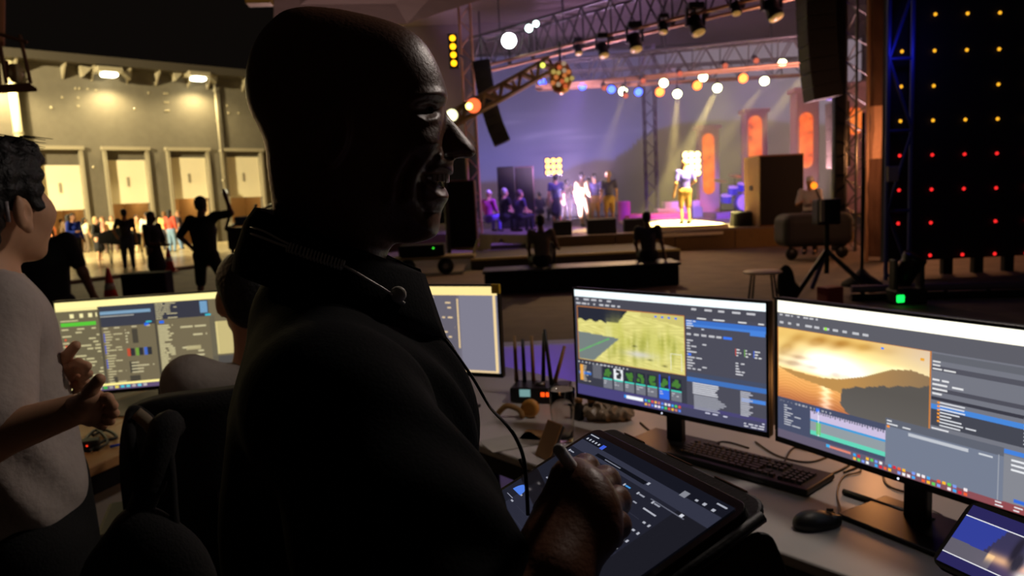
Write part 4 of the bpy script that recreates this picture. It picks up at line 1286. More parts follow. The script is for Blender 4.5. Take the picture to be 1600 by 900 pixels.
def paint_mid(s):
    s.rect(0, 0, 1, 1, (62, 62, 74), 0)
    s.rect(0, .0, 1, .062, (228, 240, 244), 1, 1.15)
    s.rect(0, .062, 1, .15, (70, 70, 80), 1)
    toolbar(s, .01, .25, .085, 5, 1); toolbar(s, .01, .3, .125, 8, 2); toolbar(s, .66, .98, .09, 5, 3)
    # viewport: olive hillside with pale trees
    rr = np.random.default_rng(5)
    trees = [(rr.uniform(.3, 1), rr.uniform(.42, .75), rr.uniform(.012, .035), rr.uniform(.1, .28)) for _ in range(60)] + [(.36, .4, .05, .3), (.42, .36, .035, .26), (.33, .5, .03, .2), (.73, .5, .05, .32)]

    def fn(x, y):
        c = np.ones(x.shape + (3,)) * np.array([212, 204, 122.])
        c += (18 * np.sin(x * 37 + 9 * np.sin(y * 23)) * np.sin(y * 51 + x * 12))[..., None]
        sky = (y < .24 - .02 * np.sin(x * 60) * (x < .3) + 0 * x) & (x < .5 - y * .4)
        c[sky] = (38, 40, 52)
        far = (y < .16 * (x - .45) / .55 + .02) & (x > .62)
        c[far] = (196, 186, 110)
        for tx, ty, tw, th in trees:
            w = np.exp(-((x - tx) / tw) ** 2 * (1.3 + .6 * np.sin(y * 90 + tx * 40)) - ((y - ty) / th) ** 2 * 1.4)
            pc_ = np.array([(150, 152, 62.), (192, 190, 92.), (222, 216, 150.)][int(tx * 997) % 3])
            c = c * (1 - .7 * w[..., None]) + pc_ * (.7 * w[..., None])
        wat = (y > .47 + .12 * x) & (x < .36 - (y - .62) * .55) & (y < 1)
        c[wat] = np.array([112, 122, 120]) 
        grn = np.abs(y - (.86 - x * 1.0)) < .012
        c[grn & (x < .32)] = (96, 176, 96)
        pale = np.exp(-((x - .6) / .13) ** 2 - ((y - .76) / .06) ** 2)[..., None]
        c = c * (1 - pale * .8) + np.array([208, 204, 206.]) * pale * .8
        for tx, ty in ((.56, .62), (.70, .83), (.83, .9)):
            k = np.exp(-((x - tx) / .02) ** 2 - ((y - ty) / .012) ** 2)[..., None]
            c = c * (1 - k * .6)
        return c
    s.rect(.012, .15, .625, .66, (176, 112, 60), 1)
    s.image(.017, .158, .622, .655, fn, 150, 70, 2)
    for i in range(4):
        s.rect(.47 + i * .035, .175, .482 + i * .035, .19, (60, 110, 230), 3)
    s.rect(.55, .49, .553, .63, (220, 220, 200), 3); s.rect(.605, .48, .608, .63, (220, 220, 200), 3)
    s.rect(.55, .485, .608, .49, (220, 220, 200), 3)
    # lower browser
    s.rect(0, .66, .63, .90, (56, 57, 68), 1)
    toolbar(s, .01, .33, .685, 14, 4, hh=.006)
    s.rect(.02, .71, .04, .86, (226, 160, 70), 3); s.dashes(.04, .71, .085, .87, 9, (200, 190, 170), 3, seed=2)
    s.rect(.012, .775, .09, .80, (62, 110, 190), 2)
    s.rect(.1, .69, .155, .82, (96, 97, 106), 2)
    r = random.Random(3)
    for i in range(7):
        u = .165 + i * .064
        s.rect(u, .70, u + .054, .80, (40, 42, 54) if i != 1 else (226, 228, 232), 2)
        for k in range(9):
            a = r.uniform(.012, .042); b = r.uniform(.72, .78)
            s.rect(u + a - .008, b - .014, u + a + .008, b + .014, (70, 120, 52) if i != 1 else (50, 52, 56), 3)
        s.rect(u, .80, u + .054, .813, (60, 200, 180), 2)
        s.rect(u, .813, u + .054, .895, (110, 112, 122) if i != 5 else (52, 104, 220), 2)
        s.dashes(u + .004, .82, u + .04, .86, 2, (190, 190, 195), 3, seed=i)
    s.rect(.487, .685, .493, .80, (52, 84, 220), 3); s.rect(.538, .685, .543, .80, (52, 84, 220), 3)
    # right panels
    s.rect(.63, .15, 1, .93, (72, 72, 84), 1)
    for v0, v1, c in ((.18, .215, (58, 108, 190)), (.215, .235, (70, 124, 205)), (.66, .70, (62, 108, 178)), (.62, .655, (66, 74, 96))):
        s.rect(.632, v0, .998, v1, c, 2)
    s.rect(.93, .22, .995, .26, (70, 126, 210), 3)
    s.dashes(.635, .15, .99, .175, 1, (220, 220, 220), 3, fill=.9, wmin=.06, wmax=.15, left=False, seed=8)
    s.dashes(.635, .18, .72, .26, 4, (210, 215, 225), 3, seed=9)
    toolbar(s, .635, .85, .30, 6, 5); s.rect(.81, .29, .85, .31, (58, 116, 235), 4)
    s.dashes(.635, .34, .73, .60, 11, (205, 205, 210), 3, seed=12)
    s.rect(.64, .46, .655, .48, (62, 116, 240), 4)
    for i, c in enumerate(((220, 80, 60), (120, 190, 70), (70, 110, 230))):
        s.rect(.865 + i * .04, .375, .868 + i * .04, .43, c, 4); s.dashes(.87 + i * .04, .37, .90 + i * .04, .44, 3, (220, 220, 220), 4, seed=i + 20)
    s.dashes(.865, .48, .93, .59, 5, (215, 215, 220), 3, seed=14)
    s.dashes(.66, .70, .80, .80, 6, (205, 206, 214), 3, fill=.9, wmin=.5, wmax=.9, th=.6, seed=15)
    for i in range(13):
        v = .73 + i * .0155
        if i > 4:
            s.rect(.665, v, .80 + .02 * math.sin(i), v + .009, (160, 162, 172), 3)
        s.rect(.885, v - .02, .93 + .01 * math.sin(i * 2), v - .01, (175, 176, 186), 3)
    s.rect(.89, .76, .995, .79, (72, 128, 210), 2)
    # task bars
    s.rect(0, .90, 1, 1, (70, 64, 116), 1); s.rect(.5, .93, 1, 1, (66, 66, 92), 2)
    s.rect(.3, .925, .395, .955, (236, 240, 246), 3)
    cs = [(60, 160, 230), (240, 180, 50), (230, 230, 230), (80, 200, 90), (200, 120, 110), (230, 220, 240), (220, 80, 60), (90, 130, 230)]
    for rw in range(2):
        for i in range(11):
            s.rect(.405 + i * .018, .928 + rw * .034, .417 + i * .018, .948 + rw * .034, cs[(i * 3 + rw) % 8], 4)
    s.rect(.288, .925, .30, .95, (50, 150, 240), 4)
    s.dashes(.72, .93, .99, .955, 1, (200, 200, 220), 4, fill=.9, wmin=.04, wmax=.12, left=False, seed=30)
    s.dashes(.9, .955, .99, .995, 2, (215, 215, 225), 4, fill=.9, wmin=.1, wmax=.3, left=False, seed=31)


def paint_right(s):
    s.rect(0, 0, 1, 1, (106, 108, 118), 0)
    s.rect(0, .0, 1, .085, (250, 246, 226), 1, 1.25)
    s.rect(0, .085, 1, .19, (90, 90, 98), 1)
    toolbar(s, .01, .2, .10, 7, 40, hh=.006); toolbar(s, .01, .4, .155, 10, 41, hh=.008)
    s.rect(.21, .145, .22, .165, (150, 230, 60), 4)

    def fn(x, y):
        sky = np.stack([np.interp(y, [0, .25, .5, .6], [226, 246, 255, 240]), np.interp(y, [0, .25, .5, .6], [186, 216, 240, 196]), np.interp(y, [0, .25, .5, .6], [104, 130, 180, 110])], -1)
        glow_ = np.exp(-((x - .38) / .28) ** 2 - ((y - .4) / .22) ** 2)[..., None]
        sky = sky + glow_ * np.array([60, 80, 130.])
        blue_ = np.clip((x - .6) * 2, 0, 1)[..., None] * np.clip(1.2 - y * 2, 0, 1)[..., None]
        sky = sky * (1 - .6 * blue_) + np.array([190, 182, 214.]) * .6 * blue_
        for cx, cy, sx, sy, a in ((.08, .3, .12, .12, 70), (.3, .12, .22, .08, 60), (.12, .48, .3, .04, 80), (.55, .08, .2, .05, 40), (.5, .5, .03, .03, 50), (.44, .52, .05, .04, 60), (.8, .3, .12, .05, -30), (.2, .38, .15, .03, 55)):
            w = np.exp(-((x - cx) / sx) ** 2 - ((y - cy) / sy) ** 2 + .3 * np.sin(x * 40 + y * 20))
            sky -= (a * np.clip(w, 0, 1))[..., None] * np.array([.8, 1.0, .9])
        wy = .585
        wat = np.stack([np.interp(y, [.58, .8, 1], [236, 220, 176]), np.interp(y, [.58, .8, 1], [176, 152, 106]), np.interp(y, [.58, .8, 1], [100, 84, 66])], -1)
        ref = np.exp(-((x - .36 + .01 * np.sin(y * 80)) / .035) ** 2)[..., None]
        wat = wat + ref * np.array([60, 80, 90.])
        wat += (8 * np.sin(y * 150 + 6 * np.sin(x * 20)))[..., None]
        m = (1 / (1 + np.exp(-(y - wy) / .006)))[..., None]
        c = sky * (1 - m) + wat * m
        hl = np.interp(x, [0, .15, .3, .45, .6, .78, .9, 1], [.56, .58, .6, .56, .47, .30, .26, .3])
        shore = np.interp(x, [0, .14, .3, .45, .6, 1], [.57, .66, .70, .74, .80, 1.0])
        hill = (y > hl) & (y < shore) & (x > .0)
        hc = np.array([176, 132, 74.]) * (1 - np.clip((x - .5) * 1.6, 0, 1))[..., None] + np.array([124, 104, 82.]) * np.clip((x - .5) * 1.6, 0, 1)[..., None]
        c[hill] = hc[hill]
        tl = np.interp(x, [0, .44, .47, .6, .8, 1], [2, 1.2, .68, .6, .5, .42]) + .008 * np.sin(x * 75) + .006 * np.sin(x * 41 + 1)
        trees_ = (y > tl)
        tc_ = np.array([84, 80, 76.]) + 0 * x[..., None] + np.clip(y - .6, 0, 1)[..., None] * 20
        tb = np.interp(x, [0, .44, .5, .62, 1], [.8, .84, .98, 1.1, 1.2])
        k = trees_ & (y < tb)
        c[k] = tc_[k]
        return c
    s.rect(0, .19, .60, .70, (190, 120, 60), 1)
    s.image(.004, .193, .595, .70, fn, 150, 80, 2, 1.1)
    s.rect(.43, .215, .44, .228, (60, 130, 240), 4); s.rect(.565, .24, .578, .256, (230, 160, 50), 4)
    # timeline
    s.rect(0, .70, .45, .94, (70, 76, 100), 3)
    toolbar(s, .01, .25, .725, 14, 42, hh=.006); s.rect(.175, .715, .19, .74, (60, 120, 240), 5)
    s.dashes(.03, .745, .12, .9, 9, (196, 198, 206), 4, seed=43)
    s.rect(.15, .74, .45, .80, (196, 184, 214), 4); s.rect(.15, .80, .45, .815, (60, 150, 210), 4); s.rect(.15, .815, .45, .88, (140, 150, 156), 4); s.rect(.15, .88, .45, .91, (96, 206, 178), 4)
    for i in range(30):
        u = .155 + i * .0098; s.rect(u, .74, u + .006, .748 + .012 * abs(math.sin(i * 1.7)), (110, 110, 130), 5)
    s.rect(.184, .73, .187, .91, (240, 240, 250), 5); s.rect(.176, .815, .195, .90, (110, 190, 110), 5)
    # right properties
    s.rect(.60, .19, 1, .70, (112, 114, 124), 1)
    for v0, v1, c in ((.27, .30, (80, 80, 90)), (.40, .425, (76, 76, 86)), (.455, .475, (56, 56, 66)), (.50, .53, (70, 130, 208)), (.53, .63, (66, 68, 78)), (.66, .685, (66, 124, 210)), (.2, .24, (96, 98, 106))):
        s.rect(.602, v0, 1, v1, c, 2)
    s.dashes(.605, .235, .68, .30, 3, (220, 220, 220), 4, seed=50); s.dashes(.605, .34, .7, .45, 4, (220, 220, 222), 4, seed=51)
    s.dashes(.63, .475, .74, .63, 8, (214, 216, 222), 4, fill=.8, wmin=.3, wmax=.7, seed=52)
    for i in range(6):
        s.rect(.622, .48 + i * .022, .63, .492 + i * .022, (240, 150, 50), 5)
    s.dashes(.87, .46, .99, .62, 8, (190, 194, 202), 4, wmin=.15, wmax=.4, seed=53)
    s.dashes(.605, .635, .72, .70, 3, (222, 222, 226), 4, seed=54)
    # floating window
    s.rect(.45, .655, .82, .96, (112, 120, 138), 6)
    s.rect(.45, .655, .82, .705, (92, 96, 108), 7); s.dashes(.455, .66, .55, .70, 2, (220, 222, 226), 8, seed=55)
    s.rect(.53, .715, .72, .735, (186, 190, 198), 8); s.rect(.805, .70, .808, .96, (150, 154, 164), 8); s.rect(.75, .72, .79, .73, (200, 204, 210), 8)
    s.rect(.455, .70, .465, .715, (236, 140, 50), 8)
    s.rect(.82, .69, 1, .96, (128, 130, 138), 5)
    s.dashes(.84, .70, .93, .78, 3, (226, 228, 232), 6, wmin=.4, wmax=.8, seed=57)
    for i in range(4):
        s.rect(.935, .755 + i * .028, 1, .772 + i * .028, (70, 72, 84), 6); s.rect(.955, .757 + i * .028, .958, .77 + i * .028, (70, 140, 240), 7)
    s.rect(.96, .70, 1, .74, (66, 130, 210), 7)
    s.rect(.85, .925, .94, .945, (52, 104, 210), 7)
    # task bar
    s.rect(0, .94, 1, 1, (98, 90, 110), 4); s.quad([(.45, .955), (.45, 1), (1, 1), (1, .955)], [(110, 84, 96), (110, 84, 96), (150, 66, 66), (150, 66, 66)], 5)
    cs = [(60, 160, 230), (240, 180, 50), (230, 230, 230), (210, 40, 60), (90, 200, 90), (236, 226, 230), (230, 90, 50), (120, 150, 230)]
    for rw in range(2):
        for i in range(24):
            if (i * 7 + rw) % 5 != 4:
                s.rect(.33 + i * .0165, .95 + rw * .026, .341 + i * .0165, .968 + rw * .026, cs[(i * 3 + rw) % 8], 8)
    s.rect(.23, .95, .32, .965, (220, 130, 110), 8); s.rect(.22, .945, .235, .965, (60, 170, 230), 9)
    s.dashes(.8, .96, 1, .998, 2, (226, 222, 226), 8, fill=.9, wmin=.04, wmax=.12, left=False, seed=58)


def paint_left(s):
    g = .82
    s.rect(0, 0, 1, 1, (132, 120, 92), 0, g)
    s.rect(0, .0, 1, .07, (255, 240, 160), 1, 1.25); s.rect(0, .07, .22, .1, (255, 238, 160), 1, 1.1)
    s.rect(0, .1, .215, 1, (126, 116, 88), 1, g); s.rect(.215, .07, .225, .95, (92, 86, 72), 2, g)
    s.rect(.225, .07, .505, .3, (70, 72, 84), 1, g); s.rect(.225, .13, .49, .165, (132, 168, 196), 2); s.rect(.225, .18, .40, .19, (200, 200, 190), 2, g)
    s.rect(.505, .07, .80, .26, (66, 66, 78), 1, g)
    s.dashes(.515, .075, .63, .26, 8, (232, 220, 170), 3, g, wmin=.2, wmax=.8, seed=60)
    s.rect(.755, .09, .795, .22, (128, 176, 214), 3, 1.0)
    for i in range(6):
        s.rect(.755, .108 + i * .02, .795, .112 + i * .02, (70, 90, 110), 4)
    s.rect(.45, .285, .475, .315, (40, 110, 240), 4); s.rect(.53, .275, .555, .305, (40, 110, 240), 4); s.rect(.78, .235, .81, .255, (60, 200, 220), 4); s.rect(.46, .265, .49, .28, (60, 200, 220), 4)
    s.rect(.02, .225, .2, .265, (92, 206, 60), 4, 1.0)
    s.dashes(.07, .13, .21, .18, 1, (255, 244, 180), 4, 1.0, fill=.9, wmin=.1, wmax=.2, th=.9, left=False, seed=61)
    s.dashes(.02, .19, .21, .22, 1, (236, 224, 170), 4, g, seed=62)
    s.dashes(.02, .28, .21, .95, 18, (236, 224, 170), 4, g, fill=.55, wmin=.1, wmax=.3, left=False, seed=63)
    for i in range(2):
        s.rect(.03, .4 + i * .07, .04, .42 + i * .07, (230, 90, 60), 5)
    s.dashes(.235, .3, .49, .33, 1, (236, 224, 180), 4, g, fill=.9, wmin=.06, wmax=.12, left=False, seed=64)
    s.dashes(.235, .34, .33, .93, 20, (226, 214, 164), 4, g, wmin=.15, wmax=.6, seed=65)
    for v in (.37, .5, .66):
        s.rect(.232, v, .238, v + .1, (60, 90, 220), 4, g)
    for u0, v0, u1, v1 in ((.38, .34, .41, .5), (.35, .7, .39, .83), (.25, .86, .28, .95), (.345, .86, .40, .95)):
        s.rect(u0, v0, u1, v1, (84, 78, 66), 3, g)
    for i, c in enumerate(((220, 90, 60), (130, 180, 70), (80, 120, 220))):
        s.rect(.345 + i * .045, .555, .362 + i * .045, .64, c, 4, g); s.rect(.362 + i * .045, .555, .385 + i * .045, .64, (58, 58, 62), 4, g)
    s.dashes(.345, .33, .37, .5, 5, (236, 226, 180), 4, g, seed=66); s.dashes(.36, .7, .48, .84, 4, (226, 214, 170), 4, g, wmin=.3, wmax=.8, seed=67)
    s.rect(.505, .26, .515, .95, (84, 78, 66), 2, g)
    s.dashes(.52, .32, .60, .93, 26, (236, 224, 172), 4, g, wmin=.3, wmax=.9, th=.6, seed=68)
    s.dashes(.64, .34, .78, .9, 12, (230, 218, 170), 4, g, fill=.5, wmin=.2, wmax=.6, left=False, seed=69)
    for v in (.58, .8):
        s.rect(.66, v, .74, v + .045, (204, 190, 140), 4, g)
    s.rect(.8, .26, .83, .95, (120, 112, 90), 3, g); s.rect(.83, .33, 1, .7, (226, 208, 142), 3, 1.0)
    for i in range(20):
        v = .34 + i * .018; s.rect(.84, v, .985, v + .006, (176, 160, 110), 4, g)
    s.rect(.8, .72, 1, .9, (92, 88, 84), 3, g)
    s.rect(0, .93, .12, 1, (255, 240, 160), 5, 1.1); s.rect(.12, .925, 1, .95, (255, 238, 150), 5, 1.15); s.rect(.12, .95, 1, 1, (112, 92, 130), 5, g)
    for i, c in enumerate(((230, 170, 40), (220, 210, 160), (70, 190, 70), (160, 160, 160), (240, 220, 90), (80, 200, 220), (90, 210, 220), (190, 180, 180), (120, 210, 230), (200, 190, 190))):
        s.rect(.14 + i * .03, .957, .16 + i * .03, .985, c, 6)


def paint_ctr(s):
    s.rect(0, 0, 1, 1, (112, 108, 122), 0)
    s.rect(0, 0, 1, .10, (255, 226, 150), 1, 1.15)
    s.rect(0, .10, .7, 1, (104, 100, 112), 1); s.rect(.72, .10, 1, 1, (128, 126, 142), 1)
    s.rect(.70, .14, .712, .72, (230, 200, 150), 2)
    s.dashes(.3, .11, .7, .14, 1, (220, 190, 150), 3, fill=.9, wmin=.05, wmax=.1, left=False, seed=80)
    s.dashes(.42, .16, .68, .62, 8, (236, 206, 160), 3, fill=.55, wmin=.08, wmax=.16, th=.3, left=False, seed=81)
    s.rect(.47, .2, .485, .225, (70, 140, 240), 3); s.rect(.42, .22, .44, .24, (80, 180, 190), 3)
    s.rect(.965, .10, .985, 1, (246, 216, 160), 2); s.rect(.0, .975, .985, 1, (236, 206, 160), 2)
    s.dashes(.02, .2, .38, .9, 14, (150, 142, 140), 3, seed=82)


monitor('right_monitor', 'large monitor showing a golden sunset over a lake, at the right edge', (.734, 2.033), (1.092, 1.376), .874, 1.289, paint_right, 1.12)
monitor('middle_monitor', 'monitor showing a yellow-green tree landscape, beside the sunset monitor', (.218, 2.626), (.734, 2.085), .864, 1.27, paint_mid, 1.15)
monitor('left_monitor', 'wide yellowish monitor full of node panels and lists behind the gesturing hands', (-1.925, 3.06), (-1.17, 3.21), .848, 1.262, paint_left, .95)
monitor('taped_monitor', 'monitor with yellow tape on its corner behind the smiling man', (-.60, 3.0), (-.05, 2.765), .915, 1.276, paint_ctr, 1.0, tape=True)

# ------------------------------------------------------------------ keyboard
kx = np.array([.66, -.75, 0]); kx /= np.linalg.norm(kx); ky = np.array([-kx[1], kx[0], 0])
kc = G(1278, 762, DZ) - kx * .225 * 1.0 + ky * 0.0
KW, KD = .47, .17
root = thing('keyboard', 'full-size black keyboard in front of the monitors', 'keyboard', kc)
def kp(a, b, z):
    return kc + kx * a + ky * b + Z1 * z
KR = np.column_stack([kx, ky, Z1])
MB().prism([kp(-KW / 2, -KD / 2, .002), kp(KW / 2, -KD / 2, .002), kp(KW / 2, KD / 2, .002), kp(-KW / 2, KD / 2, .002)], (0, 0, .018)).build('body', BLACK, root, bev=.006, seg=3)
keym = mat('key_black', (34, 33, 34), .4)
kme = {}
def key(a, b, w):
    wk = round(w, 4)
    if wk not in kme:
        t = MB(); h0, h1 = .0, .007; i0, i1 = .0, .0022
        v = [(-w / 2, -.0078, h0), (w / 2, -.0078, h0), (w / 2, .0078, h0), (-w / 2, .0078, h0), (-w / 2 + i1, -.0056, h1), (w / 2 - i1, -.0056, h1), (w / 2 - i1, .0056, h1), (-w / 2 + i1, .0056, h1)]
        t.add(v, [(4, 5, 6, 7), (0, 1, 5, 4), (1, 2, 6, 5), (2, 3, 7, 6), (3, 0, 4, 7)])
        me = bpy.data.meshes.new('key'); me.from_pydata(t.v, [], t.f); me.update(); me.materials.append(keym); kme[wk] = me
    o = bpy.data.objects.new('key', kme[wk]); COL.objects.link(o)
    o.location = Vector(kp(a, b, .0202)); o.rotation_euler = (0, 0, math.atan2(kx[1], kx[0])); adopt(o, root)
pt_ = .0188
rows = [[1] * 13 + [2], [1.5] + [1] * 12 + [1.5], [1.75] + [1] * 11 + [2.25], [2.25] + [1] * 10 + [2.75], [1.25, 1.25, 1.25, 6.25, 1.25, 1.25, 1.25, 1.25]]
x00 = -KW / 2 + .018; y00 = .028
for j, rw in enumerate(rows):
    a = x00
    for w in rw:
        key(a + w * pt_ / 2, y00 - j * pt_, w * pt_ - .0025); a += w * pt_
for i in range(13):
    key(x00 + (i + .5 + (i > 0) * .8 + (i > 4) * .4 + (i > 8) * .4) * pt_ * .98, y00 + pt_ * 1.35, pt_ - .0025)
xn = x00 + 15.5 * pt_
for i in range(3):
    for j in (-1.35, 0, 1):
        key(xn + i * pt_, y00 - j * pt_, pt_ - .0025)
    key(xn + i * pt_, y00 - 4 * pt_, pt_ - .0025)
key(xn + pt_, y00 - 3 * pt_, pt_ - .0025)
xn += 3.5 * pt_
for i in range(4):
    for j in range(5):
        key(xn + i * pt_, y00 - j * pt_, pt_ - .0025)

# mouse
mc = G(1275, 822, DZ)
mx_ = np.array([-.86, -.2, 0]); mx_ /= np.linalg.norm(mx_); my_ = np.array([-mx_[1], mx_[0], 0]); MR = np.column_stack([mx_, my_, Z1])
root = thing('computer_mouse', 'black wired mouse on the white desk', 'mouse', mc)
v, q = soft([ell((0.012, 0, .012), (.05, .034, .03)), ell((-.03, 0, .008), (.038, .03, .02))], .0035, .02, cut=[ell((0, 0, -.05), (.2, .2, .05))], kc=.003)
mesh_np('shell', v, q, BLACK, root, (MR, mc))
MB().tube([mc + MR @ np.array([-.05, -.004, .033]), mc + MR @ np.array([-.035, -.004, .036])], .004, 8).build('scroll_wheel', BLACKM, root)
for s in (-1, 1):
    vv, qq = soft([ell((-.04, s * .013, .02), (.024, .011, .009))], .003, .01)
    mesh_np('button', vv, qq, keym, root, (MR, mc))
e = mc + MR @ np.array([-.066, 0, .008])
cab = [e, e + np.array([.03, .06, 0]), G(1308, 770, DZ + .004), G(1318, 745, DZ + .004), G(1345, 735, DZ + .006), G(1330, 715, DZ + .01), G(1270, 705, DZ + .01)]
def smooth_path(pts, n=10):
    pts = [np.asarray(p, float) for p in pts]; out = []
    P_ = [pts[0]] + pts + [pts[-1]]
    for i in range(1, len(P_) - 2):
        for k in range(n):
            t = k / n; a, b, c, d = P_[i - 1], P_[i], P_[i + 1], P_[i + 2]
            out.append(.5 * ((2 * b) + (-a + c) * t + (2 * a - 5 * b + 4 * c - d) * t * t + (-a + 3 * b - 3 * c + d) * t ** 3))
    out.append(pts[-1]); return out
cab = [np.array([p[0], p[1], max(p[2], DZ + .004)]) for p in cab]
MB().tube(smooth_path(cab), .0024, 8).build('cord', BLACK, root, True)

# loose cables on the desk
for i, (lab, pts) in enumerate((('black cable curling in front of the monitor stand by the keyboard', [(1180, 690), (1215, 712), (1262, 722), (1300, 712), (1340, 705), (1345, 725), (1318, 738)]),
                                ('thin black cable running from the keyboard up to the sunset monitor', [(1225, 722), (1240, 700), (1268, 704), (1290, 690), (1330, 720), (1290, 745)]),
                                ('black cable lying across the desk under the tree-landscape monitor', [(1000, 660), (1040, 690), (1090, 700), (1130, 690), (1170, 700)]),
                                ('black cable hanging near the sunset monitor stand', [(1370, 700), (1378, 735), (1390, 760), (1440, 770), (1460, 742)]))):
    o = MB().tube(smooth_path([G(x, y, DZ + .004) for x, y in pts]), .003, 8).build('cable', BLACK, None, True)
    tag(o, lab, 'cable', 'loose cables on the desk')
# dark bar under the sunset monitor
o = MB().tube([G(1318, 768, DZ + .008), G(1460, 815, DZ + .008)], .008, 10).build('cable_bar', BLACKM, None, True); tag(o, 'thin dark bar lying under the sunset monitor', 'bar')

# clear dish
c = G(1436, 812, DZ)
o = MB().lathe([(.035, .0), (.052, .002), (.06, .009), (.058, .0095), (.05, .004), (.0, .003)], c, 40).build('clear_dish', mat('clear_plastic', (240, 236, 232), .08, trans=.95, ior=1.4), None, True)
tag(o, 'round clear plastic dish on the desk beside the mouse', 'dish')

# tumbler
c = G(881, 690, DZ)
root = thing('glass_tumbler', 'empty tall clear glass tumbler beside the glowing radio box', 'glass', c)
gl = mat('clear_glass', (245, 240, 235), .02, trans=1.0, ior=1.45)
prof = [(0, .0), (.031, .0), (.034, .004), (.037, .05), (.042, .12), (.046, .185), (.0465, .188), (.0445, .188), (.04, .12), (.035, .05), (.031, .016), (0, .014)]
tb = MB(); n = 30; vs_ = []; fs = []
for i, (r, h_) in enumerate(prof):
    for k in range(n):
        an = 2 * math.pi * k / n
        rr = r * (1 + (.02 if 2 <= i <= 4 and k % 3 == 0 else 0))
        vs_.append(c + np.array([max(rr, 1e-4) * math.cos(an), max(rr, 1e-4) * math.sin(an), h_]))
for i in range(len(prof) - 1):
    for k in range(n):
        fs.append((i * n + k, i * n + (k + 1) % n, (i + 1) * n + (k + 1) % n, (i + 1) * n + k))
tb.add(vs_, fs).build('glass_wall', gl, root, True)

# radio / wireless box with antennas
c = G(842, 630, DZ)
ux = np.array([.97, -.24, 0]); ux /= np.linalg.norm(ux); uy = np.array([-ux[1], ux[0], 0]); UR = np.column_stack([ux, uy, Z1])
root = thing('wireless_receiver', 'black wireless receiver box with antennas and glowing orange display', 'receiver', c)
MB().box(c + Z1 * .035 + uy * .06, (.24, .14, .06), UR).build('case', BLACK, root, bev=.006)
MB().box(c - uy * .0115 - ux * .055 + Z1 * .045, (.045, .003, .03), UR).build('pale_display', glow('pale_lcd', (150, 200, 200), .55), root)
for k in (0, 1):
    MB().box(c - uy * .0115 + ux * (.02 + k * .022) + Z1 * .04, (.017, .003, .018), UR).build('orange_digit', glow('orange_digit', (255, 80, 20), 1.6), root, bev=.002)
MB().box(c - uy * .0115 + ux * .09 + Z1 * .04, (.012, .003, .012), UR).build('red_lamp', glow('red_lamp', (255, 60, 30), 1.2), root)
MB().lathe([(.022, 0), (.02, .01), (.005, .012)], c + uy * .05 + Z1 * .066, 16).build('dial', STEEL, root, True)
tanm = mat('tan_antenna', (140, 104, 60), .5)
for k, (dx, dy, tx, hh, m) in enumerate(((-.12, .12, 0, .2, tanm), (-.08, .1, .0, .19, BLACK), (-.045, .12, .0, .2, tanm), (.005, .08, .012, .22, BLACK), (.045, .06, -.02, .24, BLACK), (.05, .1, .05, .16, tanm))):
    p = c + ux * dx + uy * dy + Z1 * .06
    MB().tube([p, p + ux * tx + Z1 * hh], [.009, .007], 8).build('antenna', m, root, True)
# tape roll
c = G(829, 652, DZ)
root = thing('tape_roll', 'brown roll of tape standing beside the receiver', 'tape roll', c)
MB().lathe([(.022, -.014), (.034, -.014), (.036, 0), (.034, .014), (.022, .014)], c + Z1 * .036, 22, (-.5, -1, .1)).build('roll', mat('tape_brown', (196, 138, 64), .45), root, True)
MB().lathe([(.0215, -.012), (.0215, .012)], c + Z1 * .036, 22, (-.5, -1, .1)).build('core', mat('card_core', (150, 112, 70), .8), root)
# headphones-like pad left of it
c = G(800, 652, DZ)
o = MB().tube(smooth_path([c + ux * -.06 + Z1 * .01, c + ux * -.02 + Z1 * .045, c + ux * .03 + Z1 * .03, c + ux * .05 + uy * -.03 + Z1 * .012]), .011, 10).build('cable_coil', tanm, None, True); tag(o, 'tan loop of thick cable beside the tape roll', 'cable')
# papers and small things
for i, (x, y, w, d, a, lab, col) in enumerate(((800, 690, .2, .14, .4, 'dim sheet of paper on the desk close to the black shirt', (170, 165, 160)), (848, 680, .15, .11, -.3, 'small brown card lying before the glass tumbler', (170, 130, 84)))):
    c = G(x, y, DZ + .002); R_ = rotz(a)
    o = MB().box(c, (w, d, .001), R_).build('paper_sheet', mat('paper_%d' % i, col, .8), None); tag(o, lab, 'paper')
# crumpled bag
c = G(950, 655, DZ)
v, q = soft([ell((0, 0, .035), (.075, .055, .04)), ell((-.05, .01, .03), (.05, .04, .035)), ell((.05, -.01, .03), (.05, .045, .035)), ell((.01, .03, .05), (.04, .03, .03))], .007, .02)
rr = np.random.default_rng(3)
v = v + (np.sin(v[:, [1, 2, 0]] * 130) * .006 + np.sin(v[:, [2, 0, 1]] * 230 + 1) * .004); v[:, 2] = np.maximum(v[:, 2], 0.001)
o = mesh_np('crumpled_bag', v, q, mat('crumpled_foil', (150, 132, 110), .35, var=.3, scale=40), None, (np.eye(3) * .95, c), False); tag(o, 'crumpled pale wrapper under the tree-landscape monitor', 'wrapper')
# wallet phone
c = G(862, 712, DZ)
R_ = rotz(-1.0) @ rotx(-.5)
root = thing('leather_case', 'dark phone in a tan leather case leaning behind the tablet corner', 'phone case', c)
MB().box(c + Z1 * .05, (.075, .012, .12), R_).build('phone', BLACK, root, bev=.005)
MB().box(c + Z1 * .05 + R_ @ np.array([0, -.011, 0]), (.08, .006, .125), R_).build('cover', mat('tan_leather', (140, 96, 56), .55), root, bev=.003)
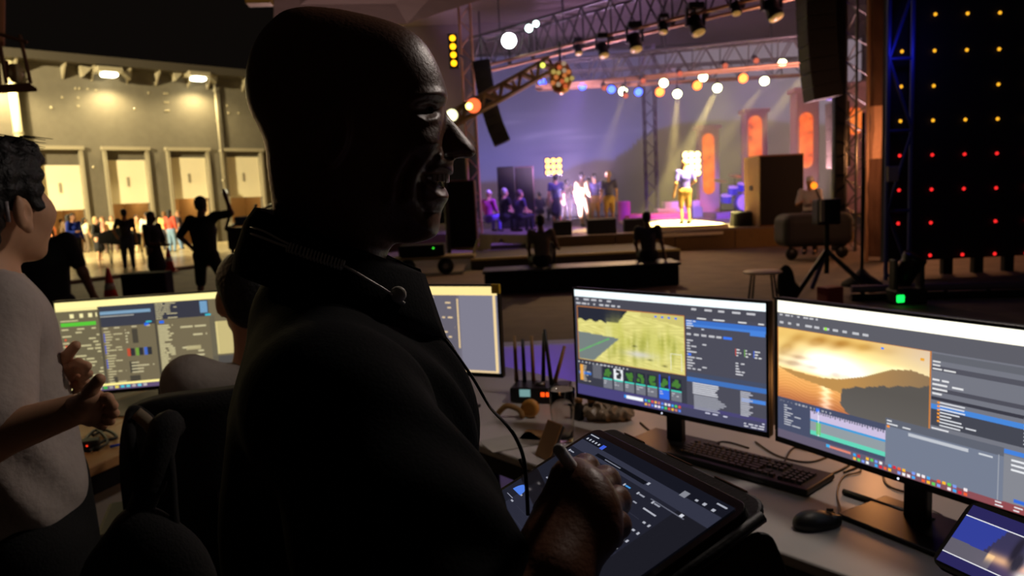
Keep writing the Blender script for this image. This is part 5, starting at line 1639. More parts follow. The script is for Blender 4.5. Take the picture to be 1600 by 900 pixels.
# small dark bottles under the tree monitor
for i, x in enumerate((905, 925)):
    c = G(x, 655, DZ)
    root = thing('small_jar', ['small dark jar', 'second small dark jar'][i] + ' under the left corner of the tree-landscape monitor', 'jar', c, 'small dark jars')
    MB().lathe([(.018, 0), (.02, .005), (.02, .05), (.013, .06), (.013, .07)], c, 16).build('jar_body', BLACK, root, True)
    MB().lathe([(.015, .068), (.015, .082), (.012, .084)], c, 16).build('lid', tanm, root, True)
# barrier behind the desk, violet light put into its lilac paint
a, b = V(770, 560, 3.75), V(900, 560, 3.75)
o = MB().box(((a[0] + b[0]) / 2, 3.8, .42), (b[0] - a[0] + .3, .1, .84)).build('pale_barrier', mat('painted_violet_light', (190, 180, 200), .6), None, bev=.01); tag(o, 'low barrier with violet light in its paint behind the receiver', 'barrier')

# small tablet at the lower right
tl, tr = P(1521, 789, 1.12), P(1680, 848, .98)
_lo, _hi = .7, 1.3
for _ in range(50):
    _m = (_lo + _hi) / 2
    if (P(1470, 864, _m) - tl) @ (tr - tl) > 0: _hi, _lo = (_hi, _m) if (P(1470, 864, 1.3) - tl) @ (tr - tl) < 0 else (_m, _lo)
    else: _hi, _lo = (_m, _lo) if (P(1470, 864, 1.3) - tl) @ (tr - tl) < 0 else (_hi, _m)
bl = P(1470, 864, _m)
U_ = tr - tl; D_ = bl - tl; U_ = U_ / np.linalg.norm(U_); D_ = D_ - (D_ @ U_) * U_; hl = np.linalg.norm(D_); D_ /= hl; N_ = np.cross(U_, D_); N_ = -N_ if N_ @ (CAM - tl) < 0 else N_
w_, h_ = .24, hl + .012
root = thing('small_tablet', 'small tablet showing a bright stage picture, at the lower right corner', 'tablet', tl + U_ * .1 + D_ * h_)
def rrect(c0, U, D, w, h, r, n=6):
    out = []
    for cx, cy, a0 in ((r, r, 180), (w - r, r, 270), (w - r, h - r, 0), (r, h - r, 90)):
        for k in range(n + 1):
            an = math.radians(a0 + 90 * k / n)
            out.append(c0 + U * (cx + r * math.cos(an)) + D * (cy + r * math.sin(an)))
    return out
MB().prism(rrect(tl - U_ * .008 - D_ * .008 - N_ * .012, U_, D_, w_ + .016, h_ + .016, .018), N_ * .011).build('case', BLACK, root)
s = Screen(tl, U_ * w_, D_ * h_, N_, .0002)
def paint_photo(s):
    s.rect(0, 0, 1, 1, (44, 40, 92), 1)
    def fn(x, y):
        c = np.ones(x.shape + (3,)) * np.array([58, 54, 84.])
        bl_ = (x < .28 - .1 * y); c[bl_] = (50, 62, 150)
        gy = (x < .3) & (y > .62 + .1 * x); c[gy] = (96, 92, 104)
        st_ = np.exp(-((y - .72 + .1 * x) / .12) ** 2) * (x > .25); c = c + st_[..., None] * np.array([150, 110, 40.])
        pink = np.exp(-((x - .7) / .25) ** 2 - ((y - .8) / .3) ** 2)[..., None]; c = c + pink * np.array([140, 80, 110.])
        for cx, cy, sx, sy, col in ((.5, .42, .05, .16, (235, 235, 245)), (.42, .6, .03, .25, (50, 46, 60)), (.5, .85, .05, .1, (230, 225, 210)), (.62, .6, .05, .14, (90, 120, 200)), (.66, .45, .035, .08, (240, 190, 130)), (.8, .6, .07, .2, (240, 200, 180)), (.58, .84, .03, .12, (60, 60, 80)), (.75, .85, .08, .08, (220, 150, 210)), (.38, .3, .02, .3, (40, 36, 50))):
            w = np.clip(1.6 * np.exp(-((x - cx) / sx) ** 2 - ((y - cy) / sy) ** 2), 0, 1)[..., None]
            c = c * (1 - w) + np.array(col, float) * w
        fr = ((np.abs(x - .44) < .008) & (y < .35)) | ((np.abs(y - .22 - .1 * x) < .015) & (x > .42))
        c[fr] = (200, 196, 180)
        return c
    s.image(0.0, .19, 1, .83, fn, 90, 60, 2, 1.1)
    s.rect(0, .18, 1, .195, (240, 240, 245), 3); s.rect(0, .825, 1, .84, (240, 240, 245), 3)
    s.rect(.42, .93, .8, .945, (220, 220, 235), 3)
paint_photo(s)
s.build('display', screen_mat('small_tablet_light', .95), root)
q0 = tl + U_ * .1 + D_ * h_ * .8 - N_ * .01
bar('stand_arm', q0, np.array([q0[0], q0[1] + .05, DZ + .01]), .008, BLACKM, root)
MB().lathe([(.05, 0), (.05, .01), (.02, .014)], (q0[0], q0[1] + .05, DZ), 20).build('stand_base', BLACKM, root)

# things on the wooden table
q = G(175, 655, DZ)
o = MB().prism([wt(.55, .12, .001), wt(1.35, .12, .001), wt(1.35, .62, .001), wt(.55, .62, .001)], (0, 0, .006)).build('desk_mat', mat('grey_mat', (120, 110, 92), .6), None, bev=.002); tag(o, 'flat grey desk mat on the wooden table', 'mat')
for i, pts in enumerate(([(130, 690), (150, 672), (168, 690), (150, 700), (140, 685)], [(140, 705), (160, 690), (182, 683), (165, 672), (145, 680)])):
    o = MB().tube(smooth_path([G(x, y, DZ + .012) for x, y in pts]), .006, 8).build('cable', BLACK, None, True)
    tag(o, ['black cable knot at the edge of the wooden table', 'second black cable looping at the edge of the wooden table'][i], 'cable', 'cables on the wooden table')
o = MB().tube([G(172, 698, DZ + .008), G(198, 692, DZ + .008)], [.006, .003], 8).build('blue_pen', mat('blue_pen', (40, 70, 200), .4), None, True); tag(o, 'blue pen on the wooden table', 'pen')
c = G(140, 703, DZ)
root = thing('power_adapter', 'small black adapter with a red light on the wooden table', 'adapter', c)
MB().box(c + Z1 * .02, (.07, .05, .04), rotz(.4)).build('shell', BLACK, root, bev=.006)
MB().lathe([(.004, 0), (.002, .003)], c + np.array([.01, -.03, .025]), 8, (0, -1, 0)).build('red_light', glow('red_lamp', (255, 60, 30), 1.2), root)

# traffic cones and black case behind the left monitor
for lab, x, y in (('orange traffic cone standing behind the left monitor', 175, 478), ('red traffic cone half hidden by the phone-holding person', 266, 425)):
    c = G(x, y); 
    root = thing('traffic_cone', lab, 'traffic cone', c, 'traffic cones')
    rm = mat('cone_red', (214, 52, 40), .5)
    MB().box(c + Z1 * .02, (.36, .36, .04)).build('base', rm, root, bev=.02)
    MB().lathe([(.14, .04), (.03, .68), (.02, .7)], c, 20).build('body', rm, root, True)
    MB().lathe([(.098, .3), (.077, .42)], c + Z1 * .001, 20).build('white_band', mat('cone_band', (210, 200, 190), .5), root, True)
c = G(235, 478)
o = MB().box(c + Z1 * .3, (.75, .4, .6), rotz(.1)).build('black_case', DARKFAB, None, bev=.02); tag(o, 'black flight case behind the left monitor', 'case')
# folding cart on the forecourt
c = G(183, 415)
root = thing('folding_cart', 'black folding cart with thin legs between two people on the forecourt', 'cart', c)
MB().prism([c + np.array([-.55, 0, .75]), c + np.array([.65, 0, .62]), c + np.array([.7, 0, 1.0]), c + np.array([.1, 0, 1.25]), c + np.array([-.5, 0, 1.1])], (0, .5, 0)).build('canvas_bin', DARKFAB, root, bev=.05)
for dx in (-.5, -.1, .6):
    bar('leg', c + np.array([dx, 0, .8]), c + np.array([dx - .05, 0, .02]), .02, BLACKM, root); bar('leg', c + np.array([dx, .5, .8]), c + np.array([dx + .05, .5, .02]), .02, BLACKM, root)
# vehicle-like camera crane behind the neck
c = G(398, 420)
root = thing('camera_crane', 'dark camera crane cart behind the nape of the smiling man', 'camera crane', c)
k = 1 / (1150 / np.linalg.norm(c - CAM))
MB().box(c + np.array([.1, .3, .85]), (1.5, .8, .6)).build('cart_body', mat('crane_dark', (52, 50, 52), .5), root, bev=.06)
MB().box(c + np.array([.1, -.02, 1.32]), (.9, .5, .25)).build('seat_box', mat('crane_blue', (60, 84, 130), .5), root, bev=.05)
for a, b in (((-.7, 0, 1.1), (.9, 0, 1.85)), ((-.6, .2, 1.2), (.9, .2, 1.7)), ((-.7, 0, 1.1), (-.5, 0, 1.6)), ((0, 0, 1.3), (.2, 0, 1.75))):
    bar('boom', c + np.array(a), c + np.array(b), .045, STEEL, root)
for dx in (-.55, .65):
    MB().lathe([(.2, -.06), (.22, 0), (.2, .06)], c + np.array([dx, -.1, .22]), 18, (0, 1, 0)).build('wheel', BLACK, root, True)
    bar('leg', c + np.array([dx, .0, .7]), c + np.array([dx, .0, .22]), .05, BLACKM, root)

# ------------------------------------------------------------------ right wing ground things
def tripod(name, label, cat, c, h, spread, m, boxw=None, ang0=.3, legs=None):
    c = np.asarray(c, float); root = thing(name, label, cat, c)
    bar('centre_post', c + Z1 * .3, c + Z1 * h, .035, BLACKM, root)
    for k in range(3):
        an = ang0 + k * 2.094
        bar('leg', c + Z1 * h * .55, c + np.array([spread * math.cos(an), spread * math.sin(an), .02]), .035, legs[k] if legs else m, root)
    return root


c = G(1292, 478); c = np.array([V(1292, 330, 10.5)[0], 10.5, 0])
r = tripod('monitor_tripod', 'tripod with a black monitor box and a leg with blue light in its colour in the right wing', 'tripod', c, 1.15, .62, BLACKM, legs=[BLACKM, sfm, BLACKM], ang0=-.6 - 0)
q = V(1291, 331, 10.5)
MB().box((q[0], 10.5, q[2]), (.33, .22, .36)).build('monitor_box', BLACK, r, bev=.02)
MB().box((q[0] - .12, 10.36, q[2] + .02), (.05, .06, .3)).build('side_plate', mat('pale_plate', (150, 130, 120), .5), r)
MB().lathe([(.05, 0), (.03, .02)], V(1272, 290, 10.4), 12, (0, -1, 0)).build('orange_lamp', glow('orange_lamp', (255, 130, 30), 2), r)
bar('lamp_arm', V(1272, 290, 10.45), (q[0] - .05, 10.5, q[2] + .1), .012, BLACKM, r)
c = np.array([V(1347, 400, 11.2)[0], 11.2, 0])
root = thing('round_base_stand', 'thin upright stand with weighted round base near the dotted curtain', 'stand', c)
bar('post', c, c + Z1 * 2.6, .025, BLACKM, root)
MB().lathe([(.3, 0), (.28, .05), (.12, .16), (.03, .26)], c, 24).build('weighted_base', DARKFAB, root, True)
# white stool
c = G(1192, 470)
st_z = .42
root = thing('white_stool', 'small stool with a pale round top standing before the stage', 'stool', c)
MB().lathe([(.25, st_z - .03), (.27, st_z - .015), (.25, st_z)], c, 24).build('seat', mat('stool_top', (200, 176, 150), .5), root, True)
for k in range(4):
    an = .6 + k * 1.571
    bar('leg', c + np.array([.18 * math.cos(an), .18 * math.sin(an), st_z - .03]), c + np.array([.24 * math.cos(an), .24 * math.sin(an), 0]), .014, BLACKM, root)
# floor bag and red box
c = G(1228, 468)
v, q_ = soft([ell((0, 0, .24), (.12, .1, .25)), ell((.05, 0, .12), (.15, .12, .13))], .02, .05)
v[:, 2] = np.maximum(v[:, 2], .002)
o = mesh_np('black_sack', v, q_, DARKFAB, None, (np.eye(3), c)); tag(o, 'black cloth sack on the ground by the white stool', 'sack')
c = G(1297, 476)
o = MB().box(c + Z1 * .12, (.26, .2, .24), rotz(.3)).build('red_box', mat('red_paint', (130, 34, 40), .6), None, bev=.01); tag(o, 'dull red box below the monitor tripod', 'box')
# dark long settee shape behind
a, b = V(1222, 400, 15.5)[0], V(1330, 400, 15.5)[0]
root = thing('covered_cart', 'dark covered equipment cart behind the monitor tripod', 'cart', ((a + b) / 2, 15.5, 0))
MB().box(((a + b) / 2, 15.7, .62), (b - a, .8, .7)).build('cover', CABBLK, root, bev=.18, seg=4)
for x in (a + .2, b - .2):
    MB().lathe([(.12, -.04), (.13, 0), (.12, .04)], (x, 15.5, .13), 14, (0, 1, 0)).build('wheel', BLACK, root, True)
    bar('leg', (x, 15.6, .35), (x, 15.5, .13), .04, BLACKM, root)
# long low rail with small green light and a moving lamp on the ground
a, b = G(1330, 470), G(1700, 462)
root = thing('floor_rail', 'long low dark rail on the ground below the dotted curtain', 'rail', (a + b) / 2)
MB().tube([a + Z1 * .16, b + Z1 * .16], .05, 10).build('tube', mat('rail_mauve', (92, 78, 96), .5, .3), root)
MB().tube([a + Z1 * .05, b + Z1 * .05], .05, 10).build('tube', BLACKM, root)
for t in np.linspace(.05, .95, 6):
    p = a + (b - a) * t; bar('leg', p + Z1 * .16, p, .03, BLACKM, root)
c = G(1416, 474)
root = thing('floor_lamp_head', 'black moving lamp with a green glowing window on the ground', 'stage lamp', c)
MB().box(c + Z1 * .1, (.4, .3, .2)).build('base', BLACK, root, bev=.03)
for s_ in (-1, 1):
    MB().box(c + np.array([s_ * .17, 0, .38]), (.05, .16, .4)).build('yoke_arm', BLACK, root, bev=.02)
MB().lathe([(.06, -.2), (.13, -.15), (.13, .1), (.15, .2), (.14, .22)], c + Z1 * .42, 16, (.3, -.3, .8)).build('head', BLACKM, root, True)
MB().box(c + np.array([-.16, -.16, .09]), (.09, .03, .09)).build('green_window', glow('green_window', (20, 255, 90), 1.8), root, bev=.01)

# ------------------------------------------------------------------ hanging lamp basket at the top left
bp_ = 5.0
root = thing('lamp_basket', 'rusty metal basket holding a lamp, hanging at the top left', 'lamp basket', P(20, 140, bp_))
ironm = mat('rusty_iron', (116, 78, 50), .6, .4)
def bx_(x, y, dd=0.0):
    return P(x, y, bp_ + dd)
MB().prism([bx_(-25, 134), bx_(44, 129), bx_(58, 138), bx_(58, 143), bx_(-25, 147)], ray(20, 140) * .35).build('tray', ironm, root)
for (x0, y0), (x1, y1) in (((31, 55), (48, 130)), ((0, 70), (10, 130)), ((-5, 52), (42, 66)), ((-5, 72), (0, 134))):
    bar('frame_bar', bx_(x0, y0), bx_(x1, y1), .012, ironm, root); bar('frame_bar', bx_(x0, y0, .35), bx_(x1, y1, .35), .012, ironm, root)
MB().lathe([(.03, 0), (.05, .05), (.03, .12)], bx_(26, 128, .15), 12).build('lamp_body', mat('lamp_cream', (214, 190, 140), .4), root, True)
MB().tube([bx_(24, 112, .15), bx_(32, 106, .15), bx_(36, 112, .15)], .016, 8).build('lamp_arm', MATS['lamp_cream'], root, True)
MB().tube([bx_(8, 96, .15), bx_(12, 120, .15)], .02, 8).build('copper_part', mat('copper', (170, 96, 50), .4, .6), root, True)
bar('hanger', bx_(0, 70, .15), bx_(2, -160, .15), .03, mat('tan_strap', (170, 110, 66), .6), root)
# yellow block at the top edge
c = P(405, 0, 4.2)
o = MB().box(c, (.14, .1, .055), rotz(.1)).build('yellow_block', mat('yellow_wood', (176, 136, 56), .6), None, bev=.006); tag(o, 'small yellow wooden block at the top edge above the bald head', 'block')
bar('post', c, c + Z1 * .5, .01, BLACKM, o)
# ================================================================== THE SMILING MAN
SK = mat('man_skin', (112, 70, 46), .42, var=.1, scale=30, bump=.08, bscale=240)
HD = .72
cdir = ray(560, 200); cdir = cdir / np.linalg.norm(cdir)
H0 = P(560, 200, HD)


def onplane(x, y):
    r = ray(x, y); return CAM + r * (((H0 - CAM) @ cdir) / (r @ cdir))


PXM = 1.0 / np.linalg.norm(onplane(561, 200) - onplane(560, 200))     # pixels per metre at the head
prof = [(470, 12.4), (489.5, 10.5), (525, 12.4), (553, 17), (580, 22.6), (608, 30), (633, 40), (652, 53), (666, 68), (677, 86), (686.5, 105), (695, 127), (700.5, 143), (701, 153), (697.5, 166), (700, 178), (711, 194), (724, 209), (738, 224), (745, 235), (744, 244), (735, 249), (719, 248), (710, 251),
        (708, 259), (709.5, 268), (709, 275), (703, 277), (696, 279), (692, 287), (694, 295), (698, 299), (703, 308), (702, 316), (696, 326), (690.5, 338), (690, 352), (688, 365), (681, 376), (664, 383), (641, 386), (620, 383), (611, 396), (604, 413), (598, 440), (592, 500), (428, 500), (429, 440), (428, 400), (427.5, 340), (425, 305), (420, 270), (412, 226), (401, 196), (390, 176), (385, 154), (384, 132), (387, 108), (396, 77), (409, 52), (429, 30), (450, 18)]
prof = np.array(prof, float)
prof[:, 1] += np.where(prof[:, 1] < 120, 9 * (1 - prof[:, 1] / 120), 0)
prof[:, 0] += np.where((prof[:, 0] < 440) & (prof[:, 1] < 260), 6, 0) + np.where((prof[:, 1] > 185) & (prof[:, 1] < 250) & (prof[:, 0] > 700), 5, 0)
prof[:, 1] += np.where((prof[:, 1] > 360) & (prof[:, 1] < 390) & (prof[:, 0] > 600), 3, 0)
prof[:, 0] += np.where((prof[:, 1] > 250) & (prof[:, 1] < 380) & (prof[:, 0] > 660), 4, 0)


def chaikin(p, n=2):
    for _ in range(n):
        q = np.roll(p, -1, 0)
        p = np.stack([p * .75 + q * .25, p * .25 + q * .75], 1).reshape(-1, 2)
    return p


profs = chaikin(prof, 2)
step_ = 2.0
us = np.arange(372, 752, step_); vs2 = np.arange(0, 506, step_)
UU, VV = np.meshgrid(us, vs2, indexing='ij')


def poly_sd(poly, X, Y):
    """signed distance, positive inside"""
    dmin = np.full(X.shape, 1e9); ins = np.zeros(X.shape, bool)
    for (x0, y0), (x1, y1) in zip(poly, np.roll(poly, -1, 0)):
        ex, ey = x1 - x0, y1 - y0
        t = np.clip(((X - x0) * ex + (Y - y0) * ey) / (ex * ex + ey * ey + 1e-12), 0, 1)
        dmin = np.minimum(dmin, np.hypot(X - x0 - t * ex, Y - y0 - t * ey))
        c_ = ((y0 > Y) != (y1 > Y)) & (X < ex * (Y - y0) / (ey + 1e-12) + x0)
        ins ^= c_
    return np.where(ins, dmin, -dmin)


SD = poly_sd(profs, UU, VV)


def blend(anch, sig):
    w = 0; a = 0
    for u, v, r in anch:
        k = np.exp(-((UU - u) ** 2 + (VV - v) ** 2) / (2 * sig * sig)) + 1e-9
        w = w + k; a = a + k * r
    return a / w


Rw = blend([(545, 60, 104), (480, 120, 118), (560, 130, 122), (640, 110, 100), (440, 190, 100), (540, 210, 116), (640, 200, 104), (680, 170, 92), (560, 280, 104), (640, 280, 92), (690, 290, 70), (600, 350, 84), (660, 360, 62), (470, 300, 88), (500, 400, 90), (560, 420, 88), (500, 490, 96)], 45)
Rd = blend([(545, 60, 150), (480, 120, 150), (560, 130, 150), (640, 110, 120), (440, 190, 110), (540, 210, 130), (640, 200, 100), (690, 170, 84), (560, 280, 110), (640, 280, 90), (690, 290, 70), (600, 350, 80), (670, 360, 56), (470, 300, 90), (500, 400, 82), (560, 420, 82), (500, 490, 84)], 45)
# the nose is narrow
un = np.interp(VV, [150, 167, 200, 228, 246, 252], [720, 694, 690, 684, 694, 720])
tn = 1 / (1 + np.exp(-(UU - un) / 2.6)); tn = tn * (VV > 140) * (VV < 252)
nw = np.interp(VV, [150, 167, 200, 225, 240, 250], [20, 16, 22, 31, 33, 26])


def dome(R, D_, d):
    x = np.clip(d / D_, 0, 1)
    return np.where(d > 0, R * np.sqrt(1 - (1 - x) ** 2), d * 1.2)


Wf = dome(Rw, Rd, SD)
Wn = dome(nw, np.full_like(nw, 22.0), SD)
W = Wf * (1 - tn) + np.minimum(Wf, Wn) * tn


def line_d(pts):
    d = np.full(UU.shape, 1e9)
    for (x0, y0), (x1, y1) in zip(pts, pts[1:]):
        ex, ey = x1 - x0, y1 - y0
        t = np.clip(((UU - x0) * ex + (VV - y0) * ey) / (ex * ex + ey * ey), 0, 1)
        d = np.minimum(d, np.hypot(UU - x0 - t * ex, VV - y0 - t * ey))
    return d


inside = SD > 1.0
def relief(pts, amp, sig):
    global W
    W = np.where(inside, W + amp * np.exp(-(line_d(pts) / sig) ** 2), W)


def spotb(u, v, su, sv, amp):
    global W
    W = np.where(inside, W + amp * np.exp(-((UU - u) / su) ** 2 - ((VV - v) / sv) ** 2), W)


spotb(668, 173, 17, 9, -13)                                   # eye socket
relief([(640, 158), (660, 150), (682, 148), (694, 152)], 6, 8)   # brow
relief([(646, 184), (660, 190), (676, 186)], 4, 6)               # lower lid bag
relief([(648, 166), (664, 162), (678, 166)], 4, 4)               # upper lid
spotb(655, 222, 24, 20, 10)                                    # cheek ball
relief([(686, 226), (690, 238), (684, 246)], 6, 6)               # nostril wing
spotb(706, 246, 8, 4, -10)
relief([(682, 238), (668, 256), (658, 273), (653, 293), (657, 318), (664, 332)], -7, 6)   # smile fold
relief([(668, 240), (653, 260), (642, 280), (639, 304)], 5, 9)
relief([(640, 248), (626, 272), (622, 304)], -6, 6)
relief([(626, 246), (610, 276), (607, 306)], 4, 9)
relief([(662, 268), (684, 263), (706, 268)], 5, 5)               # upper lip
relief([(664, 292), (684, 304), (700, 309)], 7, 7)               # lower lip
relief([(668, 330), (684, 332)], -5, 6)
spotb(672, 358, 18, 16, 5)
relief([(420, 300), (440, 320)], -3, 6); relief([(545, 372), (600, 392)], -3, 8)
mouth = np.array([(657, 272), (672, 271.5), (690, 274), (712, 277), (714, 296), (692, 296), (676, 291), (664, 284)], float)
ms = poly_sd(mouth, UU, VV)
mk = 1 / (1 + np.exp(-ms / 1.4))
W = np.where(inside, W * (1 - mk) + np.minimum(W - 34, 30) * mk, W)
# ear
ex_, ey_ = (UU - 520 + (VV - 212) * .18) / 27, (VV - 212) / 46
er = np.hypot(ex_, ey_)
W = W + 15 / (1 + np.exp((er - 1) * 14)) - 13 * np.exp(-((UU - 523) / 13) ** 2 - ((VV - 214) / 26) ** 2)
ws = np.arange(-150, 151, 2.5)
Fh = np.abs(ws)[None, None, :] - W[:, :, None]
# keep the field well behaved where the relief is steep
gu, gv = np.gradient(W, step_)
Fh = Fh / np.sqrt(1 + np.minimum(gu ** 2 + gv ** 2, 30))[:, :, None]
vv, qq = nets(Fh, np.zeros(3), 1.0)
uv = np.column_stack([372 + vv[:, 0] * step_, vv[:, 1] * step_, -150 + vv[:, 2] * 2.5])
# relax
def relax(v, q, n, lam=.5):
    e = np.concatenate([q[:, [0, 1]], q[:, [1, 2]], q[:, [2, 3]], q[:, [3, 0]]])
    for it in range(n):
        for l in (lam, -lam * 1.03):
            acc = np.zeros_like(v); cnt = np.zeros(len(v))
            np.add.at(acc, e[:, 0], v[e[:, 1]]); np.add.at(cnt, e[:, 0], 1)
            np.add.at(acc, e[:, 1], v[e[:, 0]]); np.add.at(cnt, e[:, 1], 1)
            v = v + l * (acc / cnt[:, None] - v)
    return v
uv = relax(uv, qq, 4)
e1v = onplane(561, 200) - onplane(560, 200); e2v = onplane(560, 201) - onplane(560, 200)
head_v = H0 + (uv[:, 0:1] - 560) * e1v + (uv[:, 1:2] - 200) * e2v + uv[:, 2:3] / PXM * cdir

fw = np.array([e1v[0], e1v[1], 0]); fw /= np.linalg.norm(fw); lat = np.array([-fw[1], fw[0], 0])
O_ = np.array([-.172, .722, 0])
def L(f, l, z):
    return O_ + fw * f + lat * l + Z1 * z


# right arm and hand in world space
J = dict(sh=L(.008, -.19, 1.44), el=P(738, 1085, .47), wr=P(862, 908, .495))
hand = {}
hand['i'] = [P(893, 750, .55), P(914, 733, .598), P(927, 752, .622), P(932, 772, .632)]
hand['m'] = [P(917, 768, .537), P(945, 753, .583), P(946, 775, .602), P(937, 790, .612)]
hand['r'] = [P(933, 797, .527), P(962, 783, .566), P(958, 804, .582), P(943, 812, .588)]
hand['p'] = [P(938, 832, .52), P(964, 820, .548), P(957, 838, .56), P(940, 842, .567)]
thumb = [P(855, 858, .515), P(858, 800, .548), P(880, 770, .592), P(908, 768, .62)]
arm = [cone(J['el'], J['el'] + (J['wr'] - J['el']) * .45, .044, .042), cone(J['el'] + (J['wr'] - J['el']) * .45, J['wr'], .042, .028)]
palm = []
for k, r0, r1 in (('i', .018, .0135), ('m', .019, .0138), ('r', .018, .013), ('p', .016, .012)):
    palm.append(cone(J['wr'], hand[k][0], r0, r1))
for a, b in (('i', 'm'), ('m', 'r'), ('r', 'p')):
    palm.append(cone(hand[a][0], hand[b][0], .012, .0115))
palm.append(cone(J['wr'], thumb[0], .018, .0165)); palm.append(cone(thumb[0], thumb[1], .0165, .0125)); palm.append(cone(thumb[0], hand['i'][0], .013, .0105))
v1, q1 = soft(arm + palm, .0042, .014)
parts_v = [head_v, v1]; parts_q = [qq[:, ::-1], q1]
fing = []
for k, r in (('i', .0098), ('m', .0102), ('r', .0095), ('p', .0083)):
    c_ = hand[k]
    fing.append([cone(c_[0], c_[1], r * 1.25, r * 1.08), ell(c_[1], (r * 1.12,) * 3), cone(c_[1], c_[2], r * 1.04, r * .95), cone(c_[2], c_[3], r * .95, r * .8)])
fing.append([cone(thumb[1], thumb[2], .0128, .011), cone(thumb[2], thumb[3], .011, .0092)])
for f_ in fing:
    v_, q_ = soft(f_, .0026, .006); parts_v.append(v_); parts_q.append(q_)
# left arm reaching under the tablet, trunk
lw = np.array([.0, .70, 1.262])
LA = [cone(L(0, .19, 1.44), L(.03, .24, 1.2), .042, .042), cone(L(.03, .24, 1.2), lw, .044, .03), cone(L(-.005, 0, 1.1), L(0, 0, 1.38), .075, .08), cone(L(0, 0, 1.38), L(-.008, 0, 1.53), .08, .045), cone(J['sh'], J['el'], .042, .042), cone(L(0, 0, 1.4), J['sh'], .06, .038), cone(L(0, 0, 1.4), L(-.0, .19, 1.44), .06, .038)]
v_, q_ = soft(LA, .012, .03); parts_v.append(v_); parts_q.append(q_)
for k in range(4):
    a0 = lw + np.array([.02, .0, -.006]); b0 = a0 + np.array([.055, -.03 + .02 * k, .012]); c0 = b0 + np.array([.035, -.004 + .004 * k, .016])
    v_, q_ = soft([cone(lw, b0, .014, .0105), cone(b0, c0, .01, .0085)], .004, .008); parts_v.append(v_); parts_q.append(q_)
v_, q_ = soft([cone(lw, lw + np.array([-.0, -.05, .0]), .015, .011), cone(lw + np.array([0, -.05, 0]), lw + np.array([.03, -.075, .015]), .011, .009)], .004, .008); parts_v.append(v_); parts_q.append(q_)
off = 0; qs = []
for v_, q_ in zip(parts_v, parts_q):
    qs.append(q_ + off); off += len(v_)
man = thing('person', 'smiling bald man in black polo shirt writing on a tablet with a stylus', 'person', L(0, 0, 0))
body = mesh_np('body', np.concatenate(parts_v), np.concatenate(qs), SK, man)

# eyeball and teeth
def hp(u, v, w):
    return H0 + (u - 560) * e1v + (v - 200) * e2v + w / PXM * cdir
for s_ in (-1, 1):
    c = hp(657, 173.5, s_ * 50); ax = hp(674, 174, s_ * 62) - c
    ey = MB().lathe([(17.5 / PXM * math.sin(a), 17.5 / PXM * -math.cos(a)) for a in np.linspace(0.05, 3.09, 14)], c, 20, ax).build('eye', mat('eye_white', (120, 112, 106), .12), man, True)
    MB().lathe([(8.5 / PXM, 15.6 / PXM), (6 / PXM, 17.4 / PXM), (1 / PXM, 18.2 / PXM)], c, 16, ax).build('iris', mat('eye_dark', (26, 16, 10), .08), ey, True)
tm_ = mat('tooth', (206, 196, 180), .25)
for k in range(-5, 6):
    an = k * .26
    u = 670 + 35 * math.cos(an); w = 30 * math.sin(an) * 1.05
    hgt = [16, 15, 15, 13, 12, 11][abs(k)]
    d = (hp(u + math.cos(an), 280, w + math.sin(an)) - hp(u, 280, w)); d /= np.linalg.norm(d)
    up_ = -e2v / np.linalg.norm(e2v); sd_ = np.cross(up_, d)
    MB().box(hp(u, 272 + hgt / 2 + 1, w), (7.6 / PXM, 5 / PXM, hgt / PXM), np.column_stack([sd_, d, up_])).build('tooth', tm_, man, bev=.0008)

# ---- black polo shirt
SHM = mat('black_shirt', (9, 9, 10), .9, spec=.15, var=.1, bump=.1, bscale=300)
sh = [ell(L(.012, 0, 1.37), (.110, .118, .14)), cone(L(.006, -.07, 1.38), L(.006, .07, 1.38), .110, .110), cone(L(-.008, -.15, 1.44), L(-.012, .16, 1.44), .06, .066),
      cone(L(-.026, -.03, 1.492), L(-.018, -.14, 1.452), .044, .05), cone(L(-.026, .03, 1.492), L(-.018, .14, 1.452), .044, .05), cone(L(-.012, 0, 1.49), L(-.002, 0, 1.42), .064, .095),
      cone(L(-.02, -.055, 1.3), L(-.025, -.06, .95), .10, .098), cone(L(-.02, .055, 1.3), L(-.025, .06, .95), .10, .098)]
el_l = L(.03, .24, 1.2)
def lerp(a, b, t): return a + (b - a) * t
sh += [cone(J['sh'], lerp(J['sh'], J['el'], .5), .064, .068), cone(lerp(J['sh'], J['el'], .5), lerp(J['sh'], J['el'], .92), .068, .072),
       cone(L(-.015, .195, 1.455), lerp(L(-.015, .195, 1.455), el_l, .85), .07, .064)]
v_, q_ = soft(sh, .0065, .035)
# draped folds on the chest and sleeve
ff = (v_ - O_) @ fw; ll = (v_ - O_) @ lat; zz_ = v_[:, 2]
nrm_ = np.column_stack([ff * 1.0 + .02, ll * .6, zz_ * 0]); nrm_ /= np.linalg.norm(nrm_, axis=1)[:, None] + 1e-9
amp = np.clip((ff - .0) / .08, 0, 1) * .0045
ph = 75 * (zz_ - 1.3) * .35 + ll * 95 + 14 * ff
v_ = v_ + (fw * nrm_[:, :1] + lat * nrm_[:, 1:2]) * (amp * np.sin(ph))[:, None]
shirt = mesh_np('shirt', v_, q_, SHM, man)
